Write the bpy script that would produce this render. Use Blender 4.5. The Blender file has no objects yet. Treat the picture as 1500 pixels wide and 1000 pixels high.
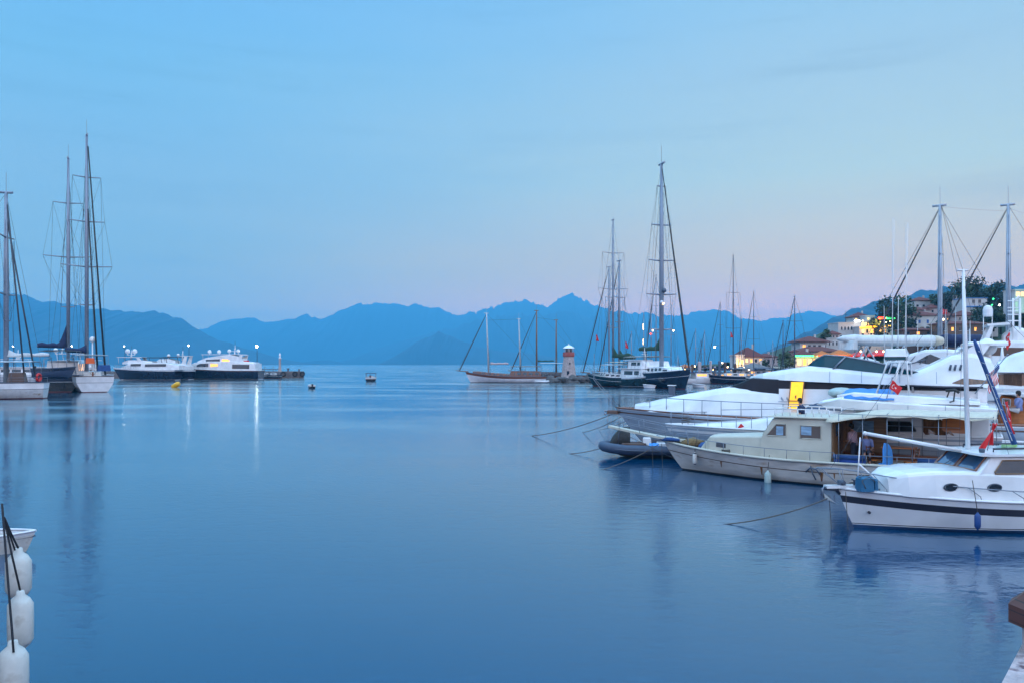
import bpy, math, random
from mathutils import Vector, Matrix
random.seed(7)
R = math.radians; PI = math.pi
S = bpy.context.scene
COL = S.collection
F, HY, CH = 1167.0, 533.0, 5.0          # focal length in photo pixels, horizon row, eye height (m)
def W(px, py, Y):                        # the point a photo pixel shows at depth Y
    return Vector(((px-750)/F*Y, Y, CH-(py-HY)/F*Y))
def WX(px, Y): return (px-750)/F*Y
def WZ(py, Y): return CH-(py-HY)/F*Y
def YW(py): return CH*F/(py-HY)          # depth of the water seen at a row

# ---------------------------------------------------------------- materials
M = {}
def nodes(name):
    m = bpy.data.materials.new(name); m.use_nodes = True
    nt = m.node_tree; b = nt.nodes['Principled BSDF']
    M[name] = m
    return m, nt, b
def mat(name, col, rough=0.5, metal=0.0, var=0.12, scale=3.0, bump=0.0, bscale=20.0, stretch=(1,1,1), coat=0.0, spec=None, wear=None):
    m, nt, b = nodes(name); N = nt.nodes; Lk = nt.links
    b.inputs['Roughness'].default_value = rough; b.inputs['Metallic'].default_value = metal
    if coat: b.inputs['Coat Weight'].default_value = coat
    if spec is not None: b.inputs['Specular IOR Level'].default_value = spec
    tc = N.new('ShaderNodeTexCoord'); mp = N.new('ShaderNodeMapping'); mp.inputs['Scale'].default_value = stretch
    Lk.new(tc.outputs['Object'], mp.inputs['Vector'])
    nz = N.new('ShaderNodeTexNoise'); nz.inputs['Scale'].default_value = scale; nz.inputs['Detail'].default_value = 6
    Lk.new(mp.outputs[0], nz.inputs['Vector'])
    cr = N.new('ShaderNodeValToRGB'); e = cr.color_ramp.elements
    e[0].position = .3; e[1].position = .7
    e[0].color = [c*(1-var) for c in col]+[1]; e[1].color = [min(1, c*(1+var*.6)) for c in col]+[1]
    if wear:
        e[1].position = .57; n = cr.color_ramp.elements.new(.72); n.color = list(wear)+[1]
    Lk.new(nz.outputs['Fac'], cr.inputs[0]); Lk.new(cr.outputs[0], b.inputs['Base Color'])
    if bump:
        n2 = N.new('ShaderNodeTexNoise'); n2.inputs['Scale'].default_value = bscale; n2.inputs['Detail'].default_value = 4
        Lk.new(mp.outputs[0], n2.inputs['Vector'])
        bp = N.new('ShaderNodeBump'); bp.inputs['Strength'].default_value = bump; bp.inputs['Distance'].default_value = .05
        Lk.new(n2.outputs['Fac'], bp.inputs['Height']); Lk.new(bp.outputs[0], b.inputs['Normal'])
    return m
def emit(name, col, strength):
    m, nt, b = nodes(name)
    b.inputs['Base Color'].default_value = list(col)+[1]
    b.inputs['Emission Color'].default_value = list(col)+[1]; b.inputs['Emission Strength'].default_value = strength
    tc = nt.nodes.new('ShaderNodeTexCoord'); nz = nt.nodes.new('ShaderNodeTexNoise'); nz.inputs['Scale'].default_value = 2.5
    nt.links.new(tc.outputs['Object'], nz.inputs['Vector'])
    mr = nt.nodes.new('ShaderNodeMapRange'); mr.inputs[3].default_value = strength*.45; mr.inputs[4].default_value = strength*1.5
    nt.links.new(nz.outputs['Fac'], mr.inputs[0]); nt.links.new(mr.outputs[0], b.inputs['Emission Strength'])
    return m
def glass(name, col, rough=.05):
    return mat(name, col, rough, 0, var=.3, scale=.8, spec=.8)
def stripes(name, c1, c2, scale, axis='Z', rough=.6, duty=.5, var=.15):     # planks, tiles, slats: bands along one axis
    m, nt, b = nodes(name); N = nt.nodes; Lk = nt.links
    b.inputs['Roughness'].default_value = rough
    tc = N.new('ShaderNodeTexCoord'); sp = N.new('ShaderNodeSeparateXYZ'); Lk.new(tc.outputs['Object'], sp.inputs[0])
    mu = N.new('ShaderNodeMath'); mu.operation = 'MULTIPLY'; mu.inputs[1].default_value = scale; Lk.new(sp.outputs[axis], mu.inputs[0])
    fr = N.new('ShaderNodeMath'); fr.operation = 'FRACT'; Lk.new(mu.outputs[0], fr.inputs[0])
    gt = N.new('ShaderNodeMath'); gt.operation = 'GREATER_THAN'; gt.inputs[1].default_value = duty; Lk.new(fr.outputs[0], gt.inputs[0])
    nz = N.new('ShaderNodeTexNoise'); nz.inputs['Scale'].default_value = 4; nz.inputs['Detail'].default_value = 5; Lk.new(tc.outputs['Object'], nz.inputs['Vector'])
    mx = N.new('ShaderNodeMix'); mx.data_type = 'RGBA'; mx.inputs['A'].default_value = list(c1)+[1]; mx.inputs['B'].default_value = list(c2)+[1]
    Lk.new(gt.outputs[0], mx.inputs['Factor'])
    hs = N.new('ShaderNodeHueSaturation'); mr = N.new('ShaderNodeMapRange'); mr.inputs[3].default_value = 1-var*2; mr.inputs[4].default_value = 1+var*2
    Lk.new(nz.outputs['Fac'], mr.inputs[0]); Lk.new(mr.outputs[0], hs.inputs['Value']); Lk.new(mx.outputs['Result'], hs.inputs['Color'])
    Lk.new(hs.outputs[0], b.inputs['Base Color'])
    return m

# ---------------------------------------------------------------- mesh builder
class MB:
    def __init__(s, matname='white'): s.v = []; s.f = []; s.m = []; s.names = []; s.cur = 0; s.sm = []; s.smooth = False; s.mat(matname)
    def mat(s, n):
        if n not in s.names: s.names.append(n)
        s.cur = s.names.index(n); return s
    def sm_(s, b=True): s.smooth = b; return s
    def face(s, idx): s.f.append(tuple(idx)); s.m.append(s.cur); s.sm.append(s.smooth)
    def add(s, vs, fs):
        o = len(s.v); s.v += [tuple(v) for v in vs]
        for f in fs: s.face([i+o for i in f])
        return s
    def box(s, c, d, rz=0, taper=0, bev=0):
        cx, cy, cz = c; dx, dy, dz = [k/2 for k in d]; t = 1-taper
        if bev and min(dx, dy) > bev:
            pl = [(-dx+bev,-dy),(dx-bev,-dy),(dx,-dy+bev),(dx,dy-bev),(dx-bev,dy),(-dx+bev,dy),(-dx,dy-bev),(-dx,-dy+bev)]
        else: pl = [(-dx,-dy),(dx,-dy),(dx,dy),(-dx,dy)]
        n = len(pl); ca, sa = math.cos(rz), math.sin(rz); vs = []
        lv = [(-dz, 1), (dz, t)] if not bev else [(-dz, 1), (dz-bev, t), (dz, t*(1-bev/max(dx,dy)))]
        for z, k in lv:
            for x, y in pl: x, y = x*k, y*k; vs.append((cx+x*ca-y*sa, cy+x*sa+y*ca, cz+z))
        fs = [tuple(range(n))[::-1], tuple(range(n*(len(lv)-1), n*len(lv)))]
        for j in range(len(lv)-1): fs += [(j*n+i, j*n+(i+1)%n, (j+1)*n+(i+1)%n, (j+1)*n+i) for i in range(n)]
        return s.add(vs, fs)
    def tube(s, pts, r, n=6, r2=None, cap=True):
        pts = [Vector(p) for p in pts]; k = len(pts); vs = []; fs = []
        rs = r if isinstance(r, (list, tuple)) else [r+(((r2 if r2 is not None else r)-r)*i/(k-1)) for i in range(k)]
        for i, p in enumerate(pts):
            d = (pts[min(i+1, k-1)]-pts[max(i-1, 0)]).normalized()
            a = d.orthogonal().normalized() if abs(d.z) > .95 else d.cross(Vector((0,0,1))).normalized()
            if abs(d.z) > .95: a = Vector((1,0,0)); a = (a-d*a.dot(d)).normalized()
            b = d.cross(a)
            for j in range(n):
                t = 2*PI*j/n; vs.append(p+(a*math.cos(t)+b*math.sin(t))*rs[i])
        for i in range(k-1):
            for j in range(n): fs.append((i*n+j, i*n+(j+1)%n, (i+1)*n+(j+1)%n, (i+1)*n+j))
        o = s.smooth; s.smooth = n > 4
        s.add(vs, fs); s.smooth = o
        if cap: 
            q = len(s.v)-len(vs); s.face([q+j for j in range(n)][::-1]); s.face([q+(k-1)*n+j for j in range(n)])
        return s
    def lathe(s, prof, n=16, c=(0,0,0)):            # profile of (radius, z)
        vs = []; fs = []
        for r, z in prof:
            for j in range(n): t = 2*PI*j/n; vs.append((c[0]+r*math.cos(t), c[1]+r*math.sin(t), c[2]+z))
        for i in range(len(prof)-1):
            for j in range(n): fs.append((i*n+j, i*n+(j+1)%n, (i+1)*n+(j+1)%n, (i+1)*n+j))
        s.add(vs, fs); q = len(s.v)-len(vs)
        if prof[0][0] > 1e-4: s.face([q+j for j in range(n)][::-1])
        if prof[-1][0] > 1e-4: s.face([q+(len(prof)-1)*n+j for j in range(n)])
        return s
    def ball(s, c, r, n=12, sq=(1,1,1)):
        vs = []; fs = []; m = n//2+1
        for i in range(m+1):
            a = -PI/2+PI*i/m
            for j in range(n): t = 2*PI*j/n; vs.append((c[0]+r*sq[0]*math.cos(a)*math.cos(t), c[1]+r*sq[1]*math.cos(a)*math.sin(t), c[2]+r*sq[2]*math.sin(a)))
        for i in range(m):
            for j in range(n): fs.append((i*n+j, i*n+(j+1)%n, (i+1)*n+(j+1)%n, (i+1)*n+j))
        o = s.smooth; s.smooth = True; s.add(vs, fs); s.smooth = o; return s
    def loft(s, secs, closed=True, caps=True):       # sections: equal-length lists of points
        n = len(secs[0]); vs = [p for q in secs for p in q]; fs = []
        for i in range(len(secs)-1):
            for j in range(n if closed else n-1): fs.append((i*n+j, i*n+(j+1)%n, (i+1)*n+(j+1)%n, (i+1)*n+j))
        s.add(vs, fs)
        if caps: q = len(s.v)-len(vs); s.face([q+j for j in range(n)][::-1]); s.face([q+(len(secs)-1)*n+j for j in range(n)])
        return s
    def prism(s, poly, y0, y1):                     # outline in x,z pushed out along y
        n = len(poly); vs = [(x, y0, z) for x, z in poly]+[(x, y1, z) for x, z in poly]
        return s.add(vs, [tuple(range(n)), tuple(range(n, 2*n))[::-1]]+[(i, i+n, (i+1)%n+n, (i+1)%n) for i in range(n)])
    def plate(s, poly, z0, z1):                     # outline in x,y pushed up
        n = len(poly); vs = [(x, y, z0) for x, y in poly]+[(x, y, z1) for x, y in poly]
        return s.add(vs, [tuple(range(n))[::-1], tuple(range(n, 2*n))]+[(i, (i+1)%n, (i+1)%n+n, i+n) for i in range(n)])
    def sheet(s, grid, th=.01):                     # grid of points given a little thickness along its normal
        a = len(grid); b = len(grid[0]); g = [[Vector(p) for p in q] for q in grid]; lo = []
        for i in range(a):
            for j in range(b):
                u = g[min(i+1,a-1)][j]-g[max(i-1,0)][j]; w = g[i][min(j+1,b-1)]-g[i][max(j-1,0)]
                nn = u.cross(w); nn = nn.normalized() if nn.length > 1e-9 else Vector((0,0,1)); lo.append(g[i][j]-nn*th)
        vs = [p for q in g for p in q]+lo; k = a*b; fs = []
        for i in range(a-1):
            for j in range(b-1):
                q = (i*b+j, i*b+j+1, (i+1)*b+j+1, (i+1)*b+j); fs.append(q); fs.append(tuple(x+k for x in q)[::-1])
        for j in range(b-1): fs.append((j, j+k, j+1+k, j+1)); e = (a-1)*b; fs.append((e+j, e+j+1, e+j+1+k, e+j+k))
        for i in range(a-1): fs.append((i*b, (i+1)*b, (i+1)*b+k, i*b+k)); e = b-1; fs.append((i*b+e, i*b+e+k, (i+1)*b+e+k, (i+1)*b+e))
        return s.add(vs, fs)
    def build(s, name, parent=None, loc=None, fixn=True):
        me = bpy.data.meshes.new(name); me.from_pydata(s.v, [], s.f)
        for n in s.names: me.materials.append(M[n])
        me.polygons.foreach_set('material_index', s.m); me.polygons.foreach_set('use_smooth', s.sm)
        if fixn and len(s.f) < 60000:
            import bmesh
            bm = bmesh.new(); bm.from_mesh(me); bmesh.ops.recalc_face_normals(bm, faces=bm.faces); bm.to_mesh(me); bm.free()
        me.update()
        o = bpy.data.objects.new(name, me); COL.objects.link(o)
        if parent: o.parent = parent
        if loc: o.location = loc
        return o
def tag(o, label=None, cat=None, group=None, kind=None):
    if label: o['label'] = label
    if cat: o['category'] = cat
    if group: o['group'] = group
    if kind: o['kind'] = kind
    return o
def thing(name, label, cat, loc=(0,0,0), rz=0, group=None):
    o = bpy.data.objects.new(name, None); o.empty_display_size = .3; COL.objects.link(o)
    o.location = loc; o.rotation_euler = (0, 0, rz); return tag(o, label, cat, group)
def copy_tree(o, parent=None):
    c = o.copy(); COL.objects.link(c)
    if parent: c.parent = parent
    for ch in list(o.children): copy_tree(ch, c)
    return c
def lerp(a, b, t): return a+(b-a)*t
def interp(pts, x):
    if x <= pts[0][0]: return pts[0][1]
    for (x0, y0), (x1, y1) in zip(pts, pts[1:]):
        if x <= x1: return lerp(y0, y1, (x-x0)/(x1-x0))
    return pts[-1][1]
def smooth(pts, x):
    if x <= pts[0][0]: return pts[0][1]
    for i in range(len(pts)-1):
        if x <= pts[i+1][0]:
            p1, p2 = pts[i], pts[i+1]; p0 = pts[max(i-1, 0)]; p3 = pts[min(i+2, len(pts)-1)]
            t = (x-p1[0])/(p2[0]-p1[0]); m1 = (p2[1]-p0[1])/(p2[0]-p0[0])*(p2[0]-p1[0]); m2 = (p3[1]-p1[1])/(p3[0]-p1[0])*(p2[0]-p1[0])
            return (2*t**3-3*t*t+1)*p1[1]+(t**3-2*t*t+t)*m1+(-2*t**3+3*t*t)*p2[1]+(t**3-t*t)*m2
    return pts[-1][1]
# ---------------------------------------------------------------- camera, sky, air, sea, hills
cam = bpy.data.cameras.new('camera'); co = bpy.data.objects.new('camera', cam); COL.objects.link(co)
co.location = (0, 0, CH); co.rotation_euler = (R(90), 0, 0)
cam.sensor_width = 36; cam.lens = F/1500*36; cam.shift_y = (HY-500)/1500; cam.clip_start = .1; cam.clip_end = 60000
S.camera = co
S.view_settings.view_transform = 'Standard'; S.view_settings.look = 'None'; S.view_settings.exposure = .08; S.view_settings.gamma = 1
S.cycles.use_denoising = True; S.cycles.caustics_reflective = False; S.cycles.caustics_refractive = False
S.cycles.max_bounces = 6; S.cycles.diffuse_bounces = 2; S.cycles.glossy_bounces = 3; S.cycles.volume_bounces = 0; S.cycles.transparent_max_bounces = 16
S.cycles.sample_clamp_indirect = 6

SUN_EL, SUN_AZ = R(2.0), R(205)      # a low western sun behind the camera and to the right; the lamp is its afterglow
wd = bpy.data.worlds.new('World'); S.world = wd; wd.use_nodes = True
nt = wd.node_tree; N = nt.nodes; Lk = nt.links; bg = N['Background']
sky = N.new('ShaderNodeTexSky'); sky.sky_type = 'NISHITA'; sky.sun_disc = False; sky.sun_elevation = SUN_EL; sky.sun_rotation = R(150); sky.dust_density = 2; sky.ozone_density = 4
tc = N.new('ShaderNodeTexCoord'); nrm = N.new('ShaderNodeVectorMath'); nrm.operation = 'NORMALIZE'; Lk.new(tc.outputs['Generated'], nrm.inputs[0])
sp = N.new('ShaderNodeSeparateXYZ'); Lk.new(nrm.outputs[0], sp.inputs[0])
def ramp(stops):
    c = N.new('ShaderNodeValToRGB'); e = c.color_ramp.elements; c.color_ramp.interpolation = 'LINEAR'
    while len(e) < len(stops): e.new(.5)
    for k, (p, col) in enumerate(stops): e[k].position = p; e[k].color = [v/8 for v in col]+[1]
    Lk.new(sp.outputs['Z'], c.inputs[0]); return c
def lin(r, g, b): return [((c/255)/12.92 if c < 10 else ((c/255+.055)/1.055)**2.4) for c in (r, g, b)]
UP = (1.0,1.8,2.7)
SKY_LEFT = [(0, (1.607, 1.191, 0.01)), (0.066, (1.607, 1.191, 0.01)), (0.08, (1.063, 0.915, 0.168)), (0.095, (0.798, 0.779, 0.311)), (0.112, (0.639, 0.698, 0.395)), (0.132, (0.536, 0.645, 0.449)), (0.155, (0.458, 0.605, 0.521)), (0.185, (0.398, 0.575, 0.579)), (0.22, (0.356, 0.555, 0.621)), (0.27, (0.292, 0.54, 0.683)), (0.33, (0.24, 0.531, 0.736)), (0.42, (0.187, 0.484, 0.804)), (.62, UP), (1, UP)]
SKY_RIGHT = [(0, (4.942, 1.92, 0.01)), (0.066, (4.942, 1.92, 0.01)), (0.08, (3.266, 1.45, 0.01)), (0.095, (2.391, 1.191, 0.01)), (0.112, (1.868, 1.038, 0.01)), (0.132, (1.524, 0.94, 0.144)), (0.155, (1.216, 0.886, 0.31)), (0.185, (0.963, 0.847, 0.449)), (0.22, (0.762, 0.822, 0.56)), (0.27, (0.616, 0.73, 0.623)), (0.33, (0.498, 0.657, 0.675)), (0.42, (0.368, 0.611, 0.762)), (.62, UP), (1, UP)]
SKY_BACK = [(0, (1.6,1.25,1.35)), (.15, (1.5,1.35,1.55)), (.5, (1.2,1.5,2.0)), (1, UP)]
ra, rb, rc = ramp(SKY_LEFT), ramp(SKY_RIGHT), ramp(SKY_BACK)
mr = N.new('ShaderNodeMapRange'); mr.inputs[1].default_value = -.47; mr.inputs[2].default_value = .46; mr.interpolation_type = 'SMOOTHSTEP'
nz = N.new('ShaderNodeTexNoise'); nz.inputs['Scale'].default_value = 1.5; nz.inputs['Detail'].default_value = 4
mp = N.new('ShaderNodeMapping'); mp.inputs['Scale'].default_value = (1, 1, 7); Lk.new(nrm.outputs[0], mp.inputs['Vector']); Lk.new(mp.outputs[0], nz.inputs['Vector'])
ad = N.new('ShaderNodeMath'); ad.operation = 'MULTIPLY_ADD'; ad.inputs[1].default_value = .35; Lk.new(nz.outputs['Fac'], ad.inputs[0])
sb = N.new('ShaderNodeMath'); sb.operation = 'SUBTRACT'; sb.inputs[1].default_value = .175; Lk.new(sp.outputs['X'], sb.inputs[0]); Lk.new(sb.outputs[0], ad.inputs[2])
Lk.new(ad.outputs[0], mr.inputs[0])
m1 = N.new('ShaderNodeMix'); m1.data_type = 'RGBA'; Lk.new(mr.outputs[0], m1.inputs['Factor']); Lk.new(ra.outputs[0], m1.inputs['A']); Lk.new(rb.outputs[0], m1.inputs['B'])
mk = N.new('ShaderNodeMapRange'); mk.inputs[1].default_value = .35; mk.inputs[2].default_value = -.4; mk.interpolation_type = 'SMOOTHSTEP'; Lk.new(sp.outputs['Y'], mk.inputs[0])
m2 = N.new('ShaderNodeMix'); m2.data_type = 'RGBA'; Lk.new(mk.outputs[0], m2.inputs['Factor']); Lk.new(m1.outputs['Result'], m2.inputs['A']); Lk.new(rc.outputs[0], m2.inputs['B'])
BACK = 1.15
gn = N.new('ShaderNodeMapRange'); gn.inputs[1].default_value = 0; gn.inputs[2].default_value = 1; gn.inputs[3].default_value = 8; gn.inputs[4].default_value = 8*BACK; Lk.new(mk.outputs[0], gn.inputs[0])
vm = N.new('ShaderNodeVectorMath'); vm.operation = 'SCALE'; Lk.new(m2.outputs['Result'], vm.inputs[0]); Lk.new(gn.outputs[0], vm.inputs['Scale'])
cn = N.new('ShaderNodeTexNoise'); cn.inputs['Scale'].default_value = 2.2; cn.inputs['Detail'].default_value = 5; cn.inputs['Roughness'].default_value = .6
cm = N.new('ShaderNodeMapping'); cm.inputs['Scale'].default_value = (1, 1, 16); cm.inputs['Rotation'].default_value = (0, .035, 0); Lk.new(nrm.outputs[0], cm.inputs['Vector']); Lk.new(cm.outputs[0], cn.inputs['Vector'])
cs = N.new('ShaderNodeMapRange'); cs.inputs[1].default_value = .5; cs.inputs[2].default_value = .75; cs.inputs[3].default_value = 1.03; cs.inputs[4].default_value = .91; cs.interpolation_type = 'SMOOTHSTEP'; Lk.new(cn.outputs['Fac'], cs.inputs[0])
v0 = N.new('ShaderNodeVectorMath'); v0.operation = 'SCALE'; Lk.new(vm.outputs[0], v0.inputs[0]); Lk.new(cs.outputs[0], v0.inputs['Scale']); vm = v0
# the physical sky adds its own soft glow to the painted dusk colours
sk = N.new('ShaderNodeVectorMath'); sk.operation = 'SCALE'; sk.inputs['Scale'].default_value = .05; Lk.new(sky.outputs[0], sk.inputs[0])
av = N.new('ShaderNodeVectorMath'); av.operation = 'ADD'; Lk.new(vm.outputs[0], av.inputs[0]); Lk.new(sk.outputs[0], av.inputs[1])
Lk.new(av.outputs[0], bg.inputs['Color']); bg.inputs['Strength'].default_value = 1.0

sl = bpy.data.lights.new('sun', 'SUN'); sl.energy = .6; sl.angle = R(30); sl.color = (1, .88, .84)
so = bpy.data.objects.new('sun', sl); COL.objects.link(so)
so.rotation_euler = (R(72), 0, R(-28))   # shines towards +Y, -X.. from behind the viewer's right shoulder
so.rotation_euler = (R(72), 0, R(28))

# sea
m, nt, b = nodes('water'); N = nt.nodes; Lk = nt.links
b.inputs['Base Color'].default_value = (.002, .062, .150, 1); b.inputs['IOR'].default_value = 1.33; b.inputs['Roughness'].default_value = .1
tc = N.new('ShaderNodeTexCoord')
def wv(sx, sy, sc, det):
    mp = N.new('ShaderNodeMapping'); mp.inputs['Scale'].default_value = (sx, sy, 1); Lk.new(tc.outputs['Object'], mp.inputs['Vector'])
    n = N.new('ShaderNodeTexNoise'); n.inputs['Scale'].default_value = sc; n.inputs['Detail'].default_value = det; Lk.new(mp.outputs[0], n.inputs['Vector']); return n
w1 = wv(1, 1.6, 1.6, 3); w2 = wv(.25, 1, .12, 3); w3 = wv(.1, .3, .35, 4)
ln = N.new('ShaderNodeVectorMath'); ln.operation = 'LENGTH'; Lk.new(tc.outputs['Object'], ln.inputs[0])
calm = N.new('ShaderNodeMapRange'); calm.inputs[1].default_value = 60; calm.inputs[2].default_value = 900; calm.inputs[3].default_value = .11; calm.inputs[4].default_value = .012; Lk.new(ln.outputs['Value'], calm.inputs[0])
ma = N.new('ShaderNodeMath'); ma.operation = 'MULTIPLY_ADD'; ma.inputs[1].default_value = .9; Lk.new(w2.outputs['Fac'], ma.inputs[0]); Lk.new(w1.outputs['Fac'], ma.inputs[2])
bp = N.new('ShaderNodeBump'); bp.inputs['Strength'].default_value = .13; bp.inputs['Distance'].default_value = .11; Lk.new(ma.outputs[0], bp.inputs['Height']); Lk.new(calm.outputs[0], bp.inputs['Distance']); 
rr = N.new('ShaderNodeMapRange'); rr.inputs[1].default_value = .35; rr.inputs[2].default_value = .65; rr.inputs[3].default_value = .06; rr.inputs[4].default_value = .19; Lk.new(w3.outputs['Fac'], rr.inputs[0]); 
N.remove(b); df = N.new('ShaderNodeBsdfDiffuse'); df.inputs['Color'].default_value = (.0, .040, .104, 1)
gl = N.new('ShaderNodeBsdfGlossy'); Lk.new(rr.outputs[0], gl.inputs['Roughness']); Lk.new(bp.outputs[0], gl.inputs['Normal']); gl.inputs['Color'].default_value = (.85, .98, 1, 1)
fn = N.new('ShaderNodeFresnel'); fn.inputs['IOR'].default_value = 1.33
pw = N.new('ShaderNodeMath'); pw.operation = 'POWER'; pw.inputs[1].default_value = .72; Lk.new(fn.outputs[0], pw.inputs[0])
mxs = N.new('ShaderNodeMixShader'); Lk.new(pw.outputs[0], mxs.inputs[0]); Lk.new(df.outputs[0], mxs.inputs[1]); Lk.new(gl.outputs[0], mxs.inputs[2])
Lk.new(mxs.outputs[0], N['Material Output'].inputs['Surface'])
wt = MB('water')
wt.add([(-15000,-3000,0),(15000,-3000,0),(15000,15500,0),(-15000,15500,0)], [(0,1,2,3)])
tag(wt.build('water'), 'calm blue bay water', None, None, 'structure')

# hills: ridge outlines given as (photo column, photo row) at a depth, raised as rounded terrain with spurs
from mathutils import noise
def fbm(x, y, s, o=4):
    return noise.fractal(Vector((x/s, y/s, 1.7)), 1.0, 2.1, o)
def hill(name, label, outline, Y0, depth, matn, nx=150, ny=26, rough=.16, seed=0, back=.8):
    mb = MB(matn); mb.smooth = True
    x0, x1 = outline[0][0], outline[-1][0]; g = []
    for j in range(ny+1):
        v = j/ny*2*1.0-1                      # -1 front foot, 0 ridge, 1 back foot
        Y = Y0+v*depth*(1 if v < 0 else back); row = []
        for i in range(nx+1):
            px = lerp(x0, x1, i/nx); X = WX(px, Y0)
            h = WZ(interp(outline, px), Y0)
            h += fbm(X+seed, 0, Y0*.02, 6)*h*.06+fbm(X-seed, 9, Y0*.0045, 5)*h*.045+fbm(X, 3, Y0*.001, 2)*h*.012
            k = (1-abs(v)**1.25)
            spur = fbm(X*1.0+seed, Y*.55, depth*.45, 5)
            hh = h*max(0, k+spur*rough*(1-k)*3*k) if abs(v) < .999 else -4
            row.append((X+fbm(X, Y+seed, depth, 2)*depth*.12*abs(v), Y, min(hh, h)-1))
        g.append(row)
    n = nx+1
    mb.add([p for r in g for p in r], [(j*n+i, j*n+i+1, (j+1)*n+i+1, (j+1)*n+i) for j in range(ny) for i in range(nx)])
    o = mb.build(name, fixn=False); return tag(o, label, None, None, 'structure')
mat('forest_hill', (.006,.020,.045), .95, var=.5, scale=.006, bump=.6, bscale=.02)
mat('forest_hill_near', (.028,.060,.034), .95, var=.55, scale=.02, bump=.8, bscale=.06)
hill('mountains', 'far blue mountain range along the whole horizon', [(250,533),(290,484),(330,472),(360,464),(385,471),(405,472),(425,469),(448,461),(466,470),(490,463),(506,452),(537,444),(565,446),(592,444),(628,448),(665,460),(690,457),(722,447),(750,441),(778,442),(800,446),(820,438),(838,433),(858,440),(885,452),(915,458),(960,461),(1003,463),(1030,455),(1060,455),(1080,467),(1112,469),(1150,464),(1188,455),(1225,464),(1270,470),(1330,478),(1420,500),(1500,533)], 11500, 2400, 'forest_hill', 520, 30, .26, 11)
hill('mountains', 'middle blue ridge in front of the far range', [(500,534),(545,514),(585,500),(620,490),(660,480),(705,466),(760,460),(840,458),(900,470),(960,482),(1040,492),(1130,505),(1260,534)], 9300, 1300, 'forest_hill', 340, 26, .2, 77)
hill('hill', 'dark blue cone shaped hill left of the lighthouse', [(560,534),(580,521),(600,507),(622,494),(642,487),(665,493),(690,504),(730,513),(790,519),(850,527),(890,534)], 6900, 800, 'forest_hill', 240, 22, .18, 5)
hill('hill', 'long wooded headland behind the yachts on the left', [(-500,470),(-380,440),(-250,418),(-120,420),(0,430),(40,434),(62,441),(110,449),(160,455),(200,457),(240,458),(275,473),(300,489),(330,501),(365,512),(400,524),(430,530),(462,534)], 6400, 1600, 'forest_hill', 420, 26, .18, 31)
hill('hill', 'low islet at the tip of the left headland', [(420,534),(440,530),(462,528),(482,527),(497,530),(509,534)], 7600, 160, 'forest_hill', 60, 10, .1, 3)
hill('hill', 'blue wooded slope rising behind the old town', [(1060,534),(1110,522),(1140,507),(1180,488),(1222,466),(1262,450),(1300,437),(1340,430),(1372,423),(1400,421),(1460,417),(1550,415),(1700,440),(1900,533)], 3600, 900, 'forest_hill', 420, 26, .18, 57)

# air
HZ = 1.0
m = bpy.data.materials.new('haze'); m.use_nodes = True; nt = m.node_tree
for n in list(nt.nodes):
    if n.type != 'OUTPUT_MATERIAL': nt.nodes.remove(n)
pv = nt.nodes.new('ShaderNodeVolumePrincipled'); pv.inputs['Color'].default_value = (.12, .60, 1, 1); pv.inputs['Density'].default_value = 1.55e-4*HZ; pv.inputs['Anisotropy'].default_value = 0
nt.links.new(pv.outputs[0], nt.nodes['Material Output'].inputs['Volume']); M['haze'] = m
hz = MB('haze'); hz.box((0, 6500, 542), (31000, 20000, 1086)); h = hz.build('haze'); tag(h, 'thin blue evening air over the bay', None, None, 'stuff')
# ---------------------------------------------------------------- materials of boats and town
mat('white', (.72,.71,.72), .25, var=.14, scale=.9, coat=.3, bump=.05, bscale=2.5)
mat('white_worn', (.50,.50,.50), .45, var=.2, scale=1.3, bump=.1, bscale=8, wear=(.30,.24,.18))
mat('cream', (.50,.47,.39), .45, var=.14, scale=1.1, bump=.08, bscale=6)
mat('cream_hull', (.52,.47,.43), .5, var=.22, scale=.8, bump=.15, bscale=5, stretch=(1,1,4), wear=(.32,.20,.13))
mat('grey_hull', (.30,.35,.42), .25, var=.08, scale=.6, coat=.3)
mat('mauve_hull', (.30,.28,.32), .35, var=.15, scale=.8, stretch=(1,1,5))
mat('navy', (.012,.018,.04), .15, var=.3, scale=1, coat=.4)
mat('navy_band', (.02,.02,.035), .3, var=.2, scale=2)
mat('dark_hull', (.014,.016,.022), .25, var=.4, scale=.8, coat=.2)
mat('green_hull', (.01,.03,.035), .25, var=.4, scale=.8, coat=.2)
mat('antifoul_blue', (.015,.06,.16), .6, var=.3, scale=3)
mat('antifoul_red', (.16,.03,.03), .7, var=.4, scale=3)
mat('antifoul_black', (.015,.015,.015), .7, var=.4, scale=3)
mat('steel', (.20,.22,.26), .3, .6, var=.1, scale=5)
mat('alloy', (.24,.27,.33), .45, .3, var=.15, scale=3)
mat('alloy_dark', (.08,.10,.14), .45, .3, var=.2, scale=3)
mat('alloy_pale', (.34,.38,.44), .45, .2, var=.12, scale=3)
mat('wire', (.05,.055,.07), .5, .3, var=.1)
mat('wire_pale', (.28,.32,.38), .5, .3, var=.1)
mat('window_black', (.010,.013,.022), .18, var=.3, scale=.8, spec=.25)
mat('red_faded', (.34,.08,.07), .7, var=.3, scale=3)
mat('teak', (.22,.12,.06), .55, var=.3, scale=2, stretch=(.4,8,8), bump=.1)
mat('varnish', (.18,.055,.022), .25, var=.35, scale=2, stretch=(.6,.6,9), coat=.5)
mat('varnish_orange', (.42,.13,.03), .3, var=.3, scale=2, stretch=(.6,.6,9), coat=.4)
mat('brown_wood', (.10,.05,.035), .5, var=.35, scale=3, stretch=(.5,1,8))
stripes('deck_planks', (.26,.20,.15), (.12,.09,.07), 12, 'Y', .6, .9)
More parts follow.
